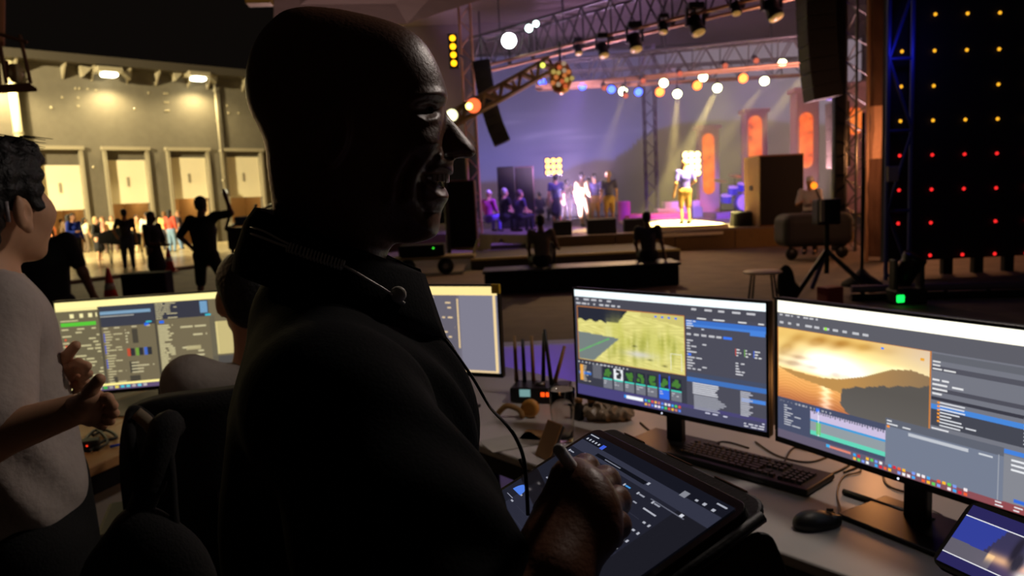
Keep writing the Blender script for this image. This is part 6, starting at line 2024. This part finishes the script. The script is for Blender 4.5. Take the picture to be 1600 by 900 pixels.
# trousers
skin_obj('trousers', [cone(L(-.03, -.06, 1.0), L(-.03, .06, 1.0), .115, .115), cone(L(-.03, -.09, .95), L(0, -.1, .5), .1, .075), cone(L(-.03, .09, .95), L(0, .1, .5), .1, .075), cone(L(0, -.1, .5), L(-.02, -.11, .09), .075, .06), cone(L(0, .1, .5), L(-.02, .11, .09), .075, .06)], .014, DARKFAB, man, .03)
for s_ in (-1, 1):
    skin_obj('shoe', [cone(L(-.05, s_ * .11, .05), L(.06, s_ * .11, .045), .045, .045), cone(L(.06, s_ * .11, .045), L(.18, s_ * .12, .035), .045, .034)], .01, BLACK, man, .02)
# collar: a standing band that folds over, open at the throat
def collar():
    n = 44; vs_ = []; fs = []
    ring = []
    for i in range(n + 1):
        a = math.radians(20 + 320 * i / n)        # 0 = throat
        t = abs(i / n - .5) * 2                   # 0 at the nape, 1 at the throat
        ring.append((a, t))
    rows_ = [(0.0, -.045), (.001, -.01), (.003, .026), (.007, .033), (.015, .022), (.026, -.006), (.030, -.022)]
    for a, t in ring:
        k = math.cos(a) * .5 + .5
        for j_, (o_, h_) in enumerate(rows_):
            f_ = -.006 + .006 * t + (.058 + o_) * math.cos(a) * (1 + .22 * max(0, math.cos(a)) * (j_ > 3))
            l_ = (.063 + o_ * 1.1) * math.sin(a)
            z_ = 1.567 - .062 * k ** 1.1 + h_ - (.02 * t ** 3 if j_ > 4 else 0)
            vs_.append(L(f_, l_, z_))
    m_ = len(rows_)
    for i in range(n):
        for j in range(m_ - 1):
            fs.append((i * m_ + j, (i + 1) * m_ + j, (i + 1) * m_ + j + 1, i * m_ + j + 1))
    o = MB().add(vs_, fs).build('collar', SHM, man, True)
    sm = o.modifiers.new('thick', 'SOLIDIFY'); sm.thickness = .0025
    return o
coll = collar()

# ---- ray-cast helper to lay cords on the shirt
from mathutils.bvhtree import BVHTree
def cast(mesh_objs, x, y, lift=.004):
    best = None
    for o in mesh_objs:
        t = cast.trees.get(o.name)
        if t is None:
            me = o.data
            t = cast.trees[o.name] = BVHTree.FromPolygons([v.co[:] for v in me.vertices], [p.vertices[:] for p in me.polygons])
        r = ray(x, y); r = r / np.linalg.norm(r)
        h_ = t.ray_cast(Vector(CAM), Vector(r))
        if h_[0] is not None and (best is None or h_[3] < best[1]):
            best = (np.array(h_[0]) - r * lift, h_[3])
    return best[0] if best else None
cast.trees = {}
def lay(pts, objs, lift=.004, fall=.7):
    out = []; last = fall
    for x, y in pts:
        p = cast(objs, x, y, lift)
        if p is None:
            p = P(x, y, last)
        last = float((np.linalg.solve(CM, p - CAM))[2]); out.append(p)
    return out
clear = mat('clear_cord', (246, 240, 232), .25, spec=.8, alpha=1.0)
root = thing('coiled_cord', 'clear coiled earpiece cord with a white clip across the black shoulder', 'earpiece cord', L(-.05, -.06, 1.5))
pts = lay([(380, 360), (395, 366), (412, 372), (432, 380), (450, 386)], [shirt, coll], .006)
for i in range(len(pts)):
    pass
MB().tube(smooth_path(pts), .0013, 8).build('strand', clear, root, True)
MB().tube(smooth_path([p + np.array([0.001, 0, .004 + .002 * math.sin(i)]) for i, p in enumerate(pts)]), .0010, 8).build('strand', clear, root, True)
cp = smooth_path(lay([(450, 386), (480, 396), (510, 406), (537, 415)], [shirt, coll], .008), 12)
hel = []
tot = len(cp)
for i in range(400):
    t = i / 399 * (tot - 1.001); k = int(t); p = cp[k] + (cp[min(k + 1, tot - 1)] - cp[k]) * (t - k)
    ax_ = cp[-1] - cp[0]; ax_ /= np.linalg.norm(ax_); u_ = np.cross(ax_, Z1); u_ /= np.linalg.norm(u_); w_2 = np.cross(ax_, u_)
    an = i / 399 * 2 * math.pi * 17
    hel.append(p + .0042 * (math.cos(an) * u_ + math.sin(an) * w_2))
MB().tube(hel, .0008, 6).build('coil', clear, root, True)
MB().tube(smooth_path(lay([(537, 415), (560, 428), (585, 443), (605, 455), (632, 474)], [shirt, coll], .006)), .0013, 8).build('strand', clear, root, True)
c = lay([(622, 460)], [shirt, coll], .008)[0]
MB().lathe([(.001, -.004), (.0065, -.003), (.0075, 0), (.0065, .003), (.001, .004)], c, 18, CAM - c).build('white_clip', mat('clip_white', (200, 192, 180), .4), root, True)

root = thing('lanyard', 'thin black lanyard cord with a clear badge hanging on the chest', 'lanyard', L(.1, -.1, 1.3))
MB().tube(smooth_path(lay([(640, 478), (690, 524), (735, 585), (765, 635)], [shirt], .004) + [P(792, 664, .60), P(808, 688, .59), P(819, 720, .585), P(823, 765, .58), P(825, 805, .58)]), .0016, 8).build('cord', BLACK, root, True)
bc = P(822, 738, .60)
bu = P(830, 734, .60) - bc; bu /= np.linalg.norm(bu); bn = CAM - bc; bn /= np.linalg.norm(bn); bd = np.cross(bn, bu)
MB().prism(rrect(bc - bu * .006 - bd * .0, bu, -bd, .016, .05, .003), -bn * .0015).build('badge', mat('badge_plastic', (214, 200, 186), .1, trans=.8), root)
bar('badge_hook', bc + bd * .002, bc + bd * .012, .0015, STEEL, root)

# ================================================================== TABLET AND STYLUS
TA, TB_, TD = np.array([.078, .76, 1.347]), np.array([.153, .51, 1.369]), np.array([-.093, .701, 1.268])
ua = (TB_ - TA) / np.linalg.norm(TB_ - TA); ub = TD - TA; ub = ub - (ub @ ua) * ua; ub /= np.linalg.norm(ub); tn_ = np.cross(ub, ua)
tn_ = tn_ if tn_[2] > 0 else -tn_
TW, TH = .264, .168
root = thing('tablet_computer', 'large tablet in a black folio case showing a dark editing screen', 'tablet', TA + ua * TW / 2 + ub * TH)
def T_(a, b, h=0.0):
    return TA + ua * a + ub * b + tn_ * h
MB().prism(rrect(T_(-.014, -.024, -.014), ua, ub, TW + .026, TH + .044, .024), tn_ * .006).build('folio_case', mat('folio_black', (17, 16, 17), .55, bump=.1, bscale=300), root, bev=.0025)
MB().prism(rrect(T_(-.009, -.009, -.008), ua, ub, TW + .018, TH + .018, .014), tn_ * .0072).build('tablet_body', mat('tablet_glass', (10, 10, 12), .25), root, bev=.0008)
s = Screen(T_(0, 0, .0), ua * TW, ub * TH, tn_, .00006)


def paint_tab(s):
    tx = (176, 178, 190)
    s.rect(0, 0, 1, 1.0, (42, 43, 57), 1)
    s.rect(0, 0, 1, .075, (22, 23, 33), 2); s.rect(0, .075, 1, .155, (50, 52, 68), 2); s.rect(.2, .108, .60, .132, (16, 17, 24), 3)
    s.rect(.84, .155, 1, 1, (28, 28, 36), 2); s.rect(.0, .155, .11, 1, (32, 33, 44), 2)
    s.rect(0.11, .155, .84, .5, (33, 34, 46), 2)
    s.rect(.01, .012, .09, .02, tx, 4)
    for i in range(5):
        s.rect(.02 + i * .028, .046, .033 + i * .028, .062, tx, 4)
    s.rect(.165, .04, .195, .076, (62, 92, 214), 4)
    s.rect(.775, .045, .808, .082, (130, 132, 142), 4); s.rect(.85, .055, .864, .066, tx, 4); s.rect(.89, .05, .905, .066, tx, 4); s.rect(.94, .055, .955, .07, tx, 4); s.rect(.93, .018, .98, .026, tx, 4)
    s.rect(.28, .117, .41, .124, (120, 122, 136), 4); s.rect(.606, .104, .62, .122, tx, 4)
    for i in range(8):
        u = .02 + i * .1
        s.rect(u, .182, u + .011, .198, tx, 4); s.rect(u + .015, .186, u + .05, .195, (150, 152, 166) if i != 5 else (70, 150, 220), 4)
        s.rect(u + .03, .238, u + .054, .246, (150, 152, 166), 4)
    s.rect(.7, .176, .9, .182, (96, 98, 112), 4); s.rect(.87, .16, .886, .178, (210, 212, 222), 5)
    s.rect(.19, .236, .212, .246, (60, 150, 220), 5); s.rect(.72, .238, .80, .247, tx, 4)
    for i in range(8):
        v = .30 + i * .062
        s.rect(.2, v + .003, .76, v + .006, (50, 51, 65), 4)
        s.rect(.785, v - .003, .80, v + .008, tx, 4); s.rect(.817, v - .005, .828, v + .01, tx, 4)
        s.rect(.125, v - .003, .148, v + .008, (160, 162, 176), 4)
    s.rect(.38, .268, .39, .282, (90, 100, 235), 5); s.rect(.44, .55, .53, .555, (72, 110, 230), 5); s.rect(.526, .546, .536, .56, (72, 110, 230), 6)
    c = [(.09 + .045 * math.cos(math.pi + math.pi * k / 14), .62 + .07 * math.sin(math.pi + math.pi * k / 14)) for k in range(15)]
    s.quad(c, (80, 126, 226), 5)
    s.rect(.05, .66, .12, .664, (150, 152, 170), 5); s.dashes(.05, .70, .13, .9, 6, (140, 142, 156), 5, th=.25, seed=91)


paint_tab(s)
s.build('display', screen_mat('tablet_light', 1.0), root)
# the folded cover hanging under the near side
fl = [T_(TW + .010, -.008, -.015), T_(TW + .010, TH, -.015)]
dn = np.array([-.05, .02, -1.0]); dn /= np.linalg.norm(dn)
e_ = fl[1] - fl[0]; el_ = np.linalg.norm(e_); e_ /= el_
dn = dn - (dn @ e_) * e_; dn /= np.linalg.norm(dn)
MB().prism(rrect(fl[0] - e_ * .004, e_, dn, el_ + .004, .2, .018), np.cross(e_, dn) * .005).build('folio_flap', MATS['folio_black'], root, bev=.002)
MB().tube([T_(TW + .010, -.012, -.011), T_(TW + .010, TH + .012, -.011)], .0045, 8).build('folio_hinge', MATS['folio_black'], root, True)
for a in (.05, .14, .22):
    MB().prism([T_(a - .022, -.0240, -.0105), T_(a + .022, -.0240, -.0105), T_(a + .022, -.0230, -.0105), T_(a - .022, -.0230, -.0105)], tn_ * .003).build('edge_trim', mat('edge_metal', (150, 120, 100), .3, .8), root)
r_ = ray(935, 785); tip = CAM + r_ * (((TA - CAM) @ tn_) / (r_ @ tn_)) + tn_ * .002
end = P(872, 701, .50); d = end - tip; Ls = np.linalg.norm(d); d /= Ls
root = thing('stylus_pen', 'white stylus pen held in the writing hand', 'stylus', tip)
MB().lathe([(.0005, 0), (.0018, .004), (.0042, .016)], tip, 18, d).build('tip', mat('stylus_tip', (190, 186, 184), .4), root, True)
MB().lathe([(.0042, .0161), (.0045, .02), (.0045, Ls - .005), (.0042, Ls - .0018), (.003, Ls - .0003), (.0005, Ls)], tip, 20, d).build('barrel', mat('stylus_white', (235, 230, 228), .3), root, True)

# ================================================================== MAN IN WHITE SHIRT (left)
LS = SKIN['light']
lf = -0.9
LR = rotz(lf); lT = P(-22, 330, 1.50); lT = np.array([lT[0], lT[1], 0.0])
def ML(x, y, z):
    return LR @ np.array([x, y, z]) + lT
hd = np.array([0, .02, 1.635]); 
rootm = thing('person', 'man in white t-shirt with dark hair gesturing at the left monitor', 'person', lT)
inv = lambda p: LR.T @ (p - lT)
relb, rwri = inv(P(-30, 690, 1.28)), inv(P(118, 640, 1.30))
lelb, lwri = inv(P(20, 640, 1.62)), inv(P(88, 596, 1.58))
b = [ell(hd + [0, -.02, .03], (.074, .094, .098)), ell(hd + [0, .03, -.055], (.058, .062, .066)), ell(hd + [0, .055, -.015], (.06, .042, .07)), cone(hd + [0, .092, .01], hd + [0, .116, -.028], .010, .015), ell(hd + [0, .085, -.062], (.026, .018, .014)), ell(hd + [0, .07, -.1], (.026, .024, .02)),
     ell(hd + [.045, .06, -.02], (.022, .03, .03)), ell(hd + [-.045, .06, -.02], (.022, .03, .03)), cone(hd + [0, -.03, -.07], (0, -.04, 1.47), .056, .062), cone((0, -.03, 1.47), (0, -.02, 1.25), .08, .12)]
TURN = .62
def turn(pr, c=hd):
    R_ = rotz(TURN); out = []
    for q in pr:
        if q[0] == 'c':
            out.append(('c', c + R_ @ (q[1] - c), c + R_ @ (q[2] - c), q[3], q[4], q[5]))
        else:
            out.append(('e', c + R_ @ (q[1] - c), q[2], R_))
    return out
b = turn(b[:8]) + b[8:]
sR, sL = np.array([.19, -.02, 1.43]), np.array([-.19, -.02, 1.43])
b += [cone((0, -.03, 1.42), sR, .07, .055), cone((0, -.03, 1.42), sL, .07, .055), cone(sR, relb, .05, .042), cone(relb, rwri, .044, .028), cone(sL, lelb, .05, .042), cone(lelb, lwri, .044, .028), cone((0, -.02, 1.25), (0, 0, .95), .12, .12)]
v_, q_ = soft(b, .0085, .022)
bv, bq = [v_ @ LR.T + lT], [q_]
for s_ in (-1, 1):
    v_, q_ = soft(turn([ell(hd + [s_ * .079, -.012, -.02], (.010, .02, .033)), ell(hd + [s_ * .084, -.022, -.015], (.008, .012, .032)), ell(hd + [s_ * .08, -.005, -.048], (.008, .01, .012))]), .003, .006, cut=turn([ell(hd + [s_ * .091, -.008, -.018], (.007, .010, .017))]))
    bv.append(v_ @ LR.T + lT); bq.append(q_)
def mk_hand(wr, pts_f, th):
    out = []
    pm = [cone(wr, f_[0], .02, .014) for f_ in pts_f] + [cone(pts_f[i][0], pts_f[i + 1][0], .013, .013) for i in range(3)] + [cone(wr, th[0], .02, .016)]
    out.append(soft(pm, .005, .012))
    for f_ in pts_f:
        out.append(soft([cone(f_[i], f_[i + 1], .0098 - .0006 * i, .0092 - .0008 * i) for i in range(len(f_) - 1)], .003, .005))
    out.append(soft([cone(th[i], th[i + 1], .013 - .001 * i, .0115 - .001 * i) for i in range(len(th) - 1)], .003, .006))
    return out
wl_ = P(88, 596, 1.58)
hs = mk_hand(wl_, [[P(106, 570, 1.56), P(122, 566, 1.55), P(136, 572, 1.55), P(133, 580, 1.56)], [P(108, 580, 1.58), P(126, 576, 1.57), P(138, 584, 1.57), P(130, 592, 1.58)], [P(107, 590, 1.60), P(124, 588, 1.59), P(134, 597, 1.59), P(125, 603, 1.6)], [P(104, 599, 1.61), P(118, 600, 1.6), P(126, 607, 1.6), P(118, 612, 1.61)]], [P(92, 575, 1.56), P(103, 558, 1.55), P(118, 540, 1.54)])
wr_ = P(118, 640, 1.30)
hs += mk_hand(wr_, [[P(148, 622, 1.29), P(168, 622, 1.29), P(176, 634, 1.3), P(166, 640, 1.31)], [P(150, 634, 1.31), P(172, 634, 1.31), P(178, 646, 1.32), P(166, 650, 1.32)], [P(148, 645, 1.32), P(168, 648, 1.32), P(172, 657, 1.33), P(160, 658, 1.33)], [P(143, 653, 1.33), P(158, 658, 1.33), P(160, 664, 1.34), P(150, 662, 1.34)]], [P(132, 626, 1.28), P(142, 610, 1.28), P(155, 593, 1.28)])
for v_, q_ in hs:
    bv.append(v_); bq.append(q_)
off = 0; qs = []
for v_, q_ in zip(bv, bq):
    qs.append(q_ + off); off += len(v_)
mesh_np('body', np.concatenate(bv), np.concatenate(qs), LS, rootm)
ts = [cone((0, -.02, 1.36), (0.01, -.01, 1.05), .145, .155, ((0, 1, 0), 1.2)), cone((-.1, -.025, 1.40), (.1, -.025, 1.40), .1, .1), cone((0, -.03, 1.42), sR + [0, 0, .01], .08, .068), cone((0, -.03, 1.42), sL + [0, 0, .01], .08, .068), cone(sR, lerp(sR, relb, .75), .072, .082), cone(sL, lerp(sL, lelb, .75), .072, .082), cone((0, -.035, 1.44), (0, -.035, 1.475), .085, .078)]
v_, q_ = soft(ts, .009, .03, cut=[ell((0, -.01, 1.53), (.07, .07, .05))], kc=.01)
v_[:, 0] += .005 * np.sin(v_[:, 2] * 38 + v_[:, 1] * 60) * np.clip((1.35 - v_[:, 2]) * 4, 0, 1)
mesh_np('t_shirt', v_, q_, mat('white_tshirt', (186, 172, 164), .85, bump=.15, bscale=60), rootm, (LR, lT))
skin_obj('trousers', [cone((0, 0, 1.04), (0, 0, .9), .125, .13), cone((-.09, 0, .92), (-.1, .02, .5), .1, .075), cone((.09, 0, .92), (.1, .02, .5), .1, .075), cone((-.1, .02, .5), (-.11, -.02, .09), .075, .06), cone((.1, .02, .5), (.11, -.02, .09), .075, .06)], .014, DARKFAB, rootm, .03, xf=(LR, lT))
for s_ in (-1, 1):
    skin_obj('shoe', [cone((s_ * .11, -.05, .05), (s_ * .11, .06, .045), .045, .045), cone((s_ * .11, .06, .045), (s_ * .11, .18, .035), .045, .034)], .012, BLACK, rootm, .02, xf=(LR, lT))
hr = [ell(hd + [0, -.03, .052], (.088, .108, .092)), ell(hd + [0, -.075, -.02], (.08, .055, .09)), ell(hd + [0, .05, .1], (.06, .05, .04)), cone(hd + [.06, .03, .07], hd + [.077, .025, -.005], .022, .012), cone(hd + [-.06, .03, .07], hd + [-.077, .025, -.005], .022, .012)]
v_, q_ = soft(turn(hr), .006, .025, cut=turn([ell(hd + [0, .125, -.02], (.075, .085, .08)), ell(hd + [.1, -.01, -.03], (.035, .025, .045)), ell(hd + [-.1, -.01, -.03], (.035, .025, .045))]), kc=.012)
v_ = v_ + .003 * np.sin(v_[:, [1, 2, 0]] * 190)
mesh_np('hair', v_, q_, HAIRM, rootm, (LR, lT))
for k in range(16):
    a = hd + np.array([random.uniform(-.05, .07), random.uniform(-.08, .05), .13 - random.uniform(0, .02)])
    MB().tube([ML(*a), ML(*(a + np.array([random.uniform(.0, .02), .015, .012]))), ML(*(a + np.array([.02, .05 + random.uniform(0, .02), .005])))], [.002, .0016, .0006], 5).build('hair_strand', HAIRM, rootm, True)
# thin glasses arm / clip over the ear
_ec = [rotz(TURN) @ (np.array([.09, -.035, z]) - hd) + hd for z in (1.64, 1.6)]
MB().tube([ML(*p) for p in _ec], .004, 8).build('ear_clip', mat('clip_grey', (150, 140, 140), .4), rootm, True)
# lanyard ribbon at the neck
MB().tube(smooth_path([ML(.06, -.09, 1.475), ML(.085, -.04, 1.49), ML(.075, .03, 1.455), ML(.05, .075, 1.42)]), .004, 8).build('neck_strap', BLACK, rootm, True)

# ================================================================== SEATED PERSON, CHAIR AND BAG
sc_ = P(400, 485, 2.05)
sx, sy = sc_[0], sc_[1]
person('dark-haired person in grey shirt seated behind the smiling man at the left desk', (sx, sy), .55, (150, 140, 132), (30, 28, 30), 'light', 1.75, dict(sitp, lwr=(-.15, .42, .8), rwr=(.15, .42, .8)), z0=.17, h=.012, sleeve=.7, bulk=1.1)
CF = rotz(.35); co = np.array([sx - .04, sy - .2, 0])
def ch(x, y, z):
    return CF @ np.array([x, y, z]) + co
root = thing('office_chair', 'black office chair with a padded back at the left desk', 'chair', co)
def padded(cx, cy, cz, w, d, h, name, curve):
    n = 14; vs_ = []; fs = []
    for i in range(n + 1):
        for j in range(n + 1):
            a, b_ = i / n * 2 - 1, j / n * 2 - 1
            k = (1 - abs(a) ** 4 * .12)
            vs_.append((a * w / 2 * (1 - .12 * max(0, b_) ** 3), cy + curve * a * a - d / 2, cz + b_ * h / 2 * k))
    m = (n + 1) ** 2
    vs2_ = [(x, y + d * (1 - .5 * (abs(x / (w / 2)) ** 6)), z) for x, y, z in vs_]
    for i in range(n):
        for j in range(n):
            q = (i * (n + 1) + j, (i + 1) * (n + 1) + j, (i + 1) * (n + 1) + j + 1, i * (n + 1) + j + 1)
            fs.append(q); fs.append(tuple(m + t for t in q[::-1]))
    edge = [(i, 0) for i in range(n)] + [(n, j) for j in range(n)] + [(i, n) for i in range(n, 0, -1)] + [(0, j) for j in range(n, 0, -1)]
    for (a, b_), (c_, d_) in zip(edge, edge[1:] + edge[:1]):
        p, q = a * (n + 1) + b_, c_ * (n + 1) + d_
        fs.append((q, p, p + m, q + m))
    MB().add([ch(cx + x, y, z) for x, y, z in vs_ + vs2_], fs).build(name, DARKFAB, root, True)
padded(0, -.13, .93, .46, .07, .5, 'backrest', .06)
MB().box(ch(0, .14, .56), (.5, .5, .09), CF).build('seat', DARKFAB, root, bev=.04, seg=3)
MB().tube([ch(0, -.17, .95), ch(0, -.19, .62), ch(0, 0, .5)], .025, 10).build('back_bracket', BLACKM, root, True)
bar('gas_post', ch(0, .12, .08), ch(0, .12, .52), .028, BLACKM, root)
for k in range(5):
    an = k * 1.257
    p = ch(.28 * math.cos(an), .12 + .28 * math.sin(an), .08)
    l_ = MB().tube([ch(0, .12, .12), p], [.025, .018], 8).build('base_leg', BLACKM, root, True)
    MB().lathe([(.028, -.02), (.03, 0), (.028, .02)], p - Z1 * .05, 12, (math.cos(an + .6), math.sin(an + .6), 0)).build('caster', BLACK, l_, True)
for s_ in (-1, 1):
    MB().tube(smooth_path([ch(s_ * .25, .1, .56), ch(s_ * .31, .08, .62), ch(s_ * .31, .1, .78), ch(s_ * .29, .14, .79)]), .016, 8).build('arm_post', BLACKM, root, True)
    MB().box(ch(s_ * .29, .14, .8), (.07, .24, .03), CF).build('armrest', BLACK, root, bev=.012)
# bag hanging on the chair
bd_ = 1.42
root = thing('shoulder_bag', 'black shoulder bag with looped straps hanging on the chair', 'bag', P(235, 900, bd_))
v_, q_ = soft([ell(P(238, 885, bd_), (.095, .055, .10)), ell(P(218, 838, bd_), (.05, .04, .06)), ell(P(190, 925, bd_), (.08, .05, .1)), ell(P(280, 940, bd_), (.08, .05, .12))], .009, .04)
mesh_np('bag_body', v_, q_, DARKFAB, root)
MB().tube(smooth_path([P(222, 790, bd_), P(212, 740, bd_ - .02), P(205, 690, bd_ - .02), P(203, 655, bd_), P(210, 641, bd_ + .01), P(228, 650, bd_ + .02), P(245, 668, bd_ + .02)]), .0105, 8).build('strap', DARKFAB, root, True)
MB().tube(smooth_path([P(216, 806, bd_), P(232, 762, bd_), P(246, 715, bd_), P(258, 672, bd_ + .01), P(268, 662, bd_ + .03)]), [.026] * 10 + [.03] * 31, 10).build('strap', DARKFAB, root, True)
MB().tube(smooth_path([P(262, 690, bd_), P(268, 740, bd_), P(272, 800, bd_), P(280, 870, bd_)]), .009, 8).build('strap', DARKFAB, root, True)
MB().tube(smooth_path([P(212, 645, bd_), P(232, 662, bd_ + .01), P(252, 690, bd_ + .01)]), .013, 8).build('pale_lining', mat('bag_lining', (120, 106, 84), .8), root, True)

# ================================================================== STAGE HAZE
hz = bpy.data.materials.new('stage_haze'); hz.use_nodes = True
nt = hz.node_tree
for n in list(nt.nodes):
    nt.nodes.remove(n)
o_ = nt.nodes.new('ShaderNodeOutputMaterial'); vsn = nt.nodes.new('ShaderNodeVolumeScatter')
vsn.inputs['Color'].default_value = (1, 1, 1, 1); vsn.inputs['Density'].default_value = 0.0095; vsn.inputs['Anisotropy'].default_value = 0.35
nt.links.new(vsn.outputs[0], o_.inputs['Volume'])
o = MB().box((4.9, 26.9, 3.95), (12.2, 13.0, 6.7)).build('haze', hz, None)
tag(o, 'thin theatrical haze hanging over the stage', 'haze', kind='stuff')
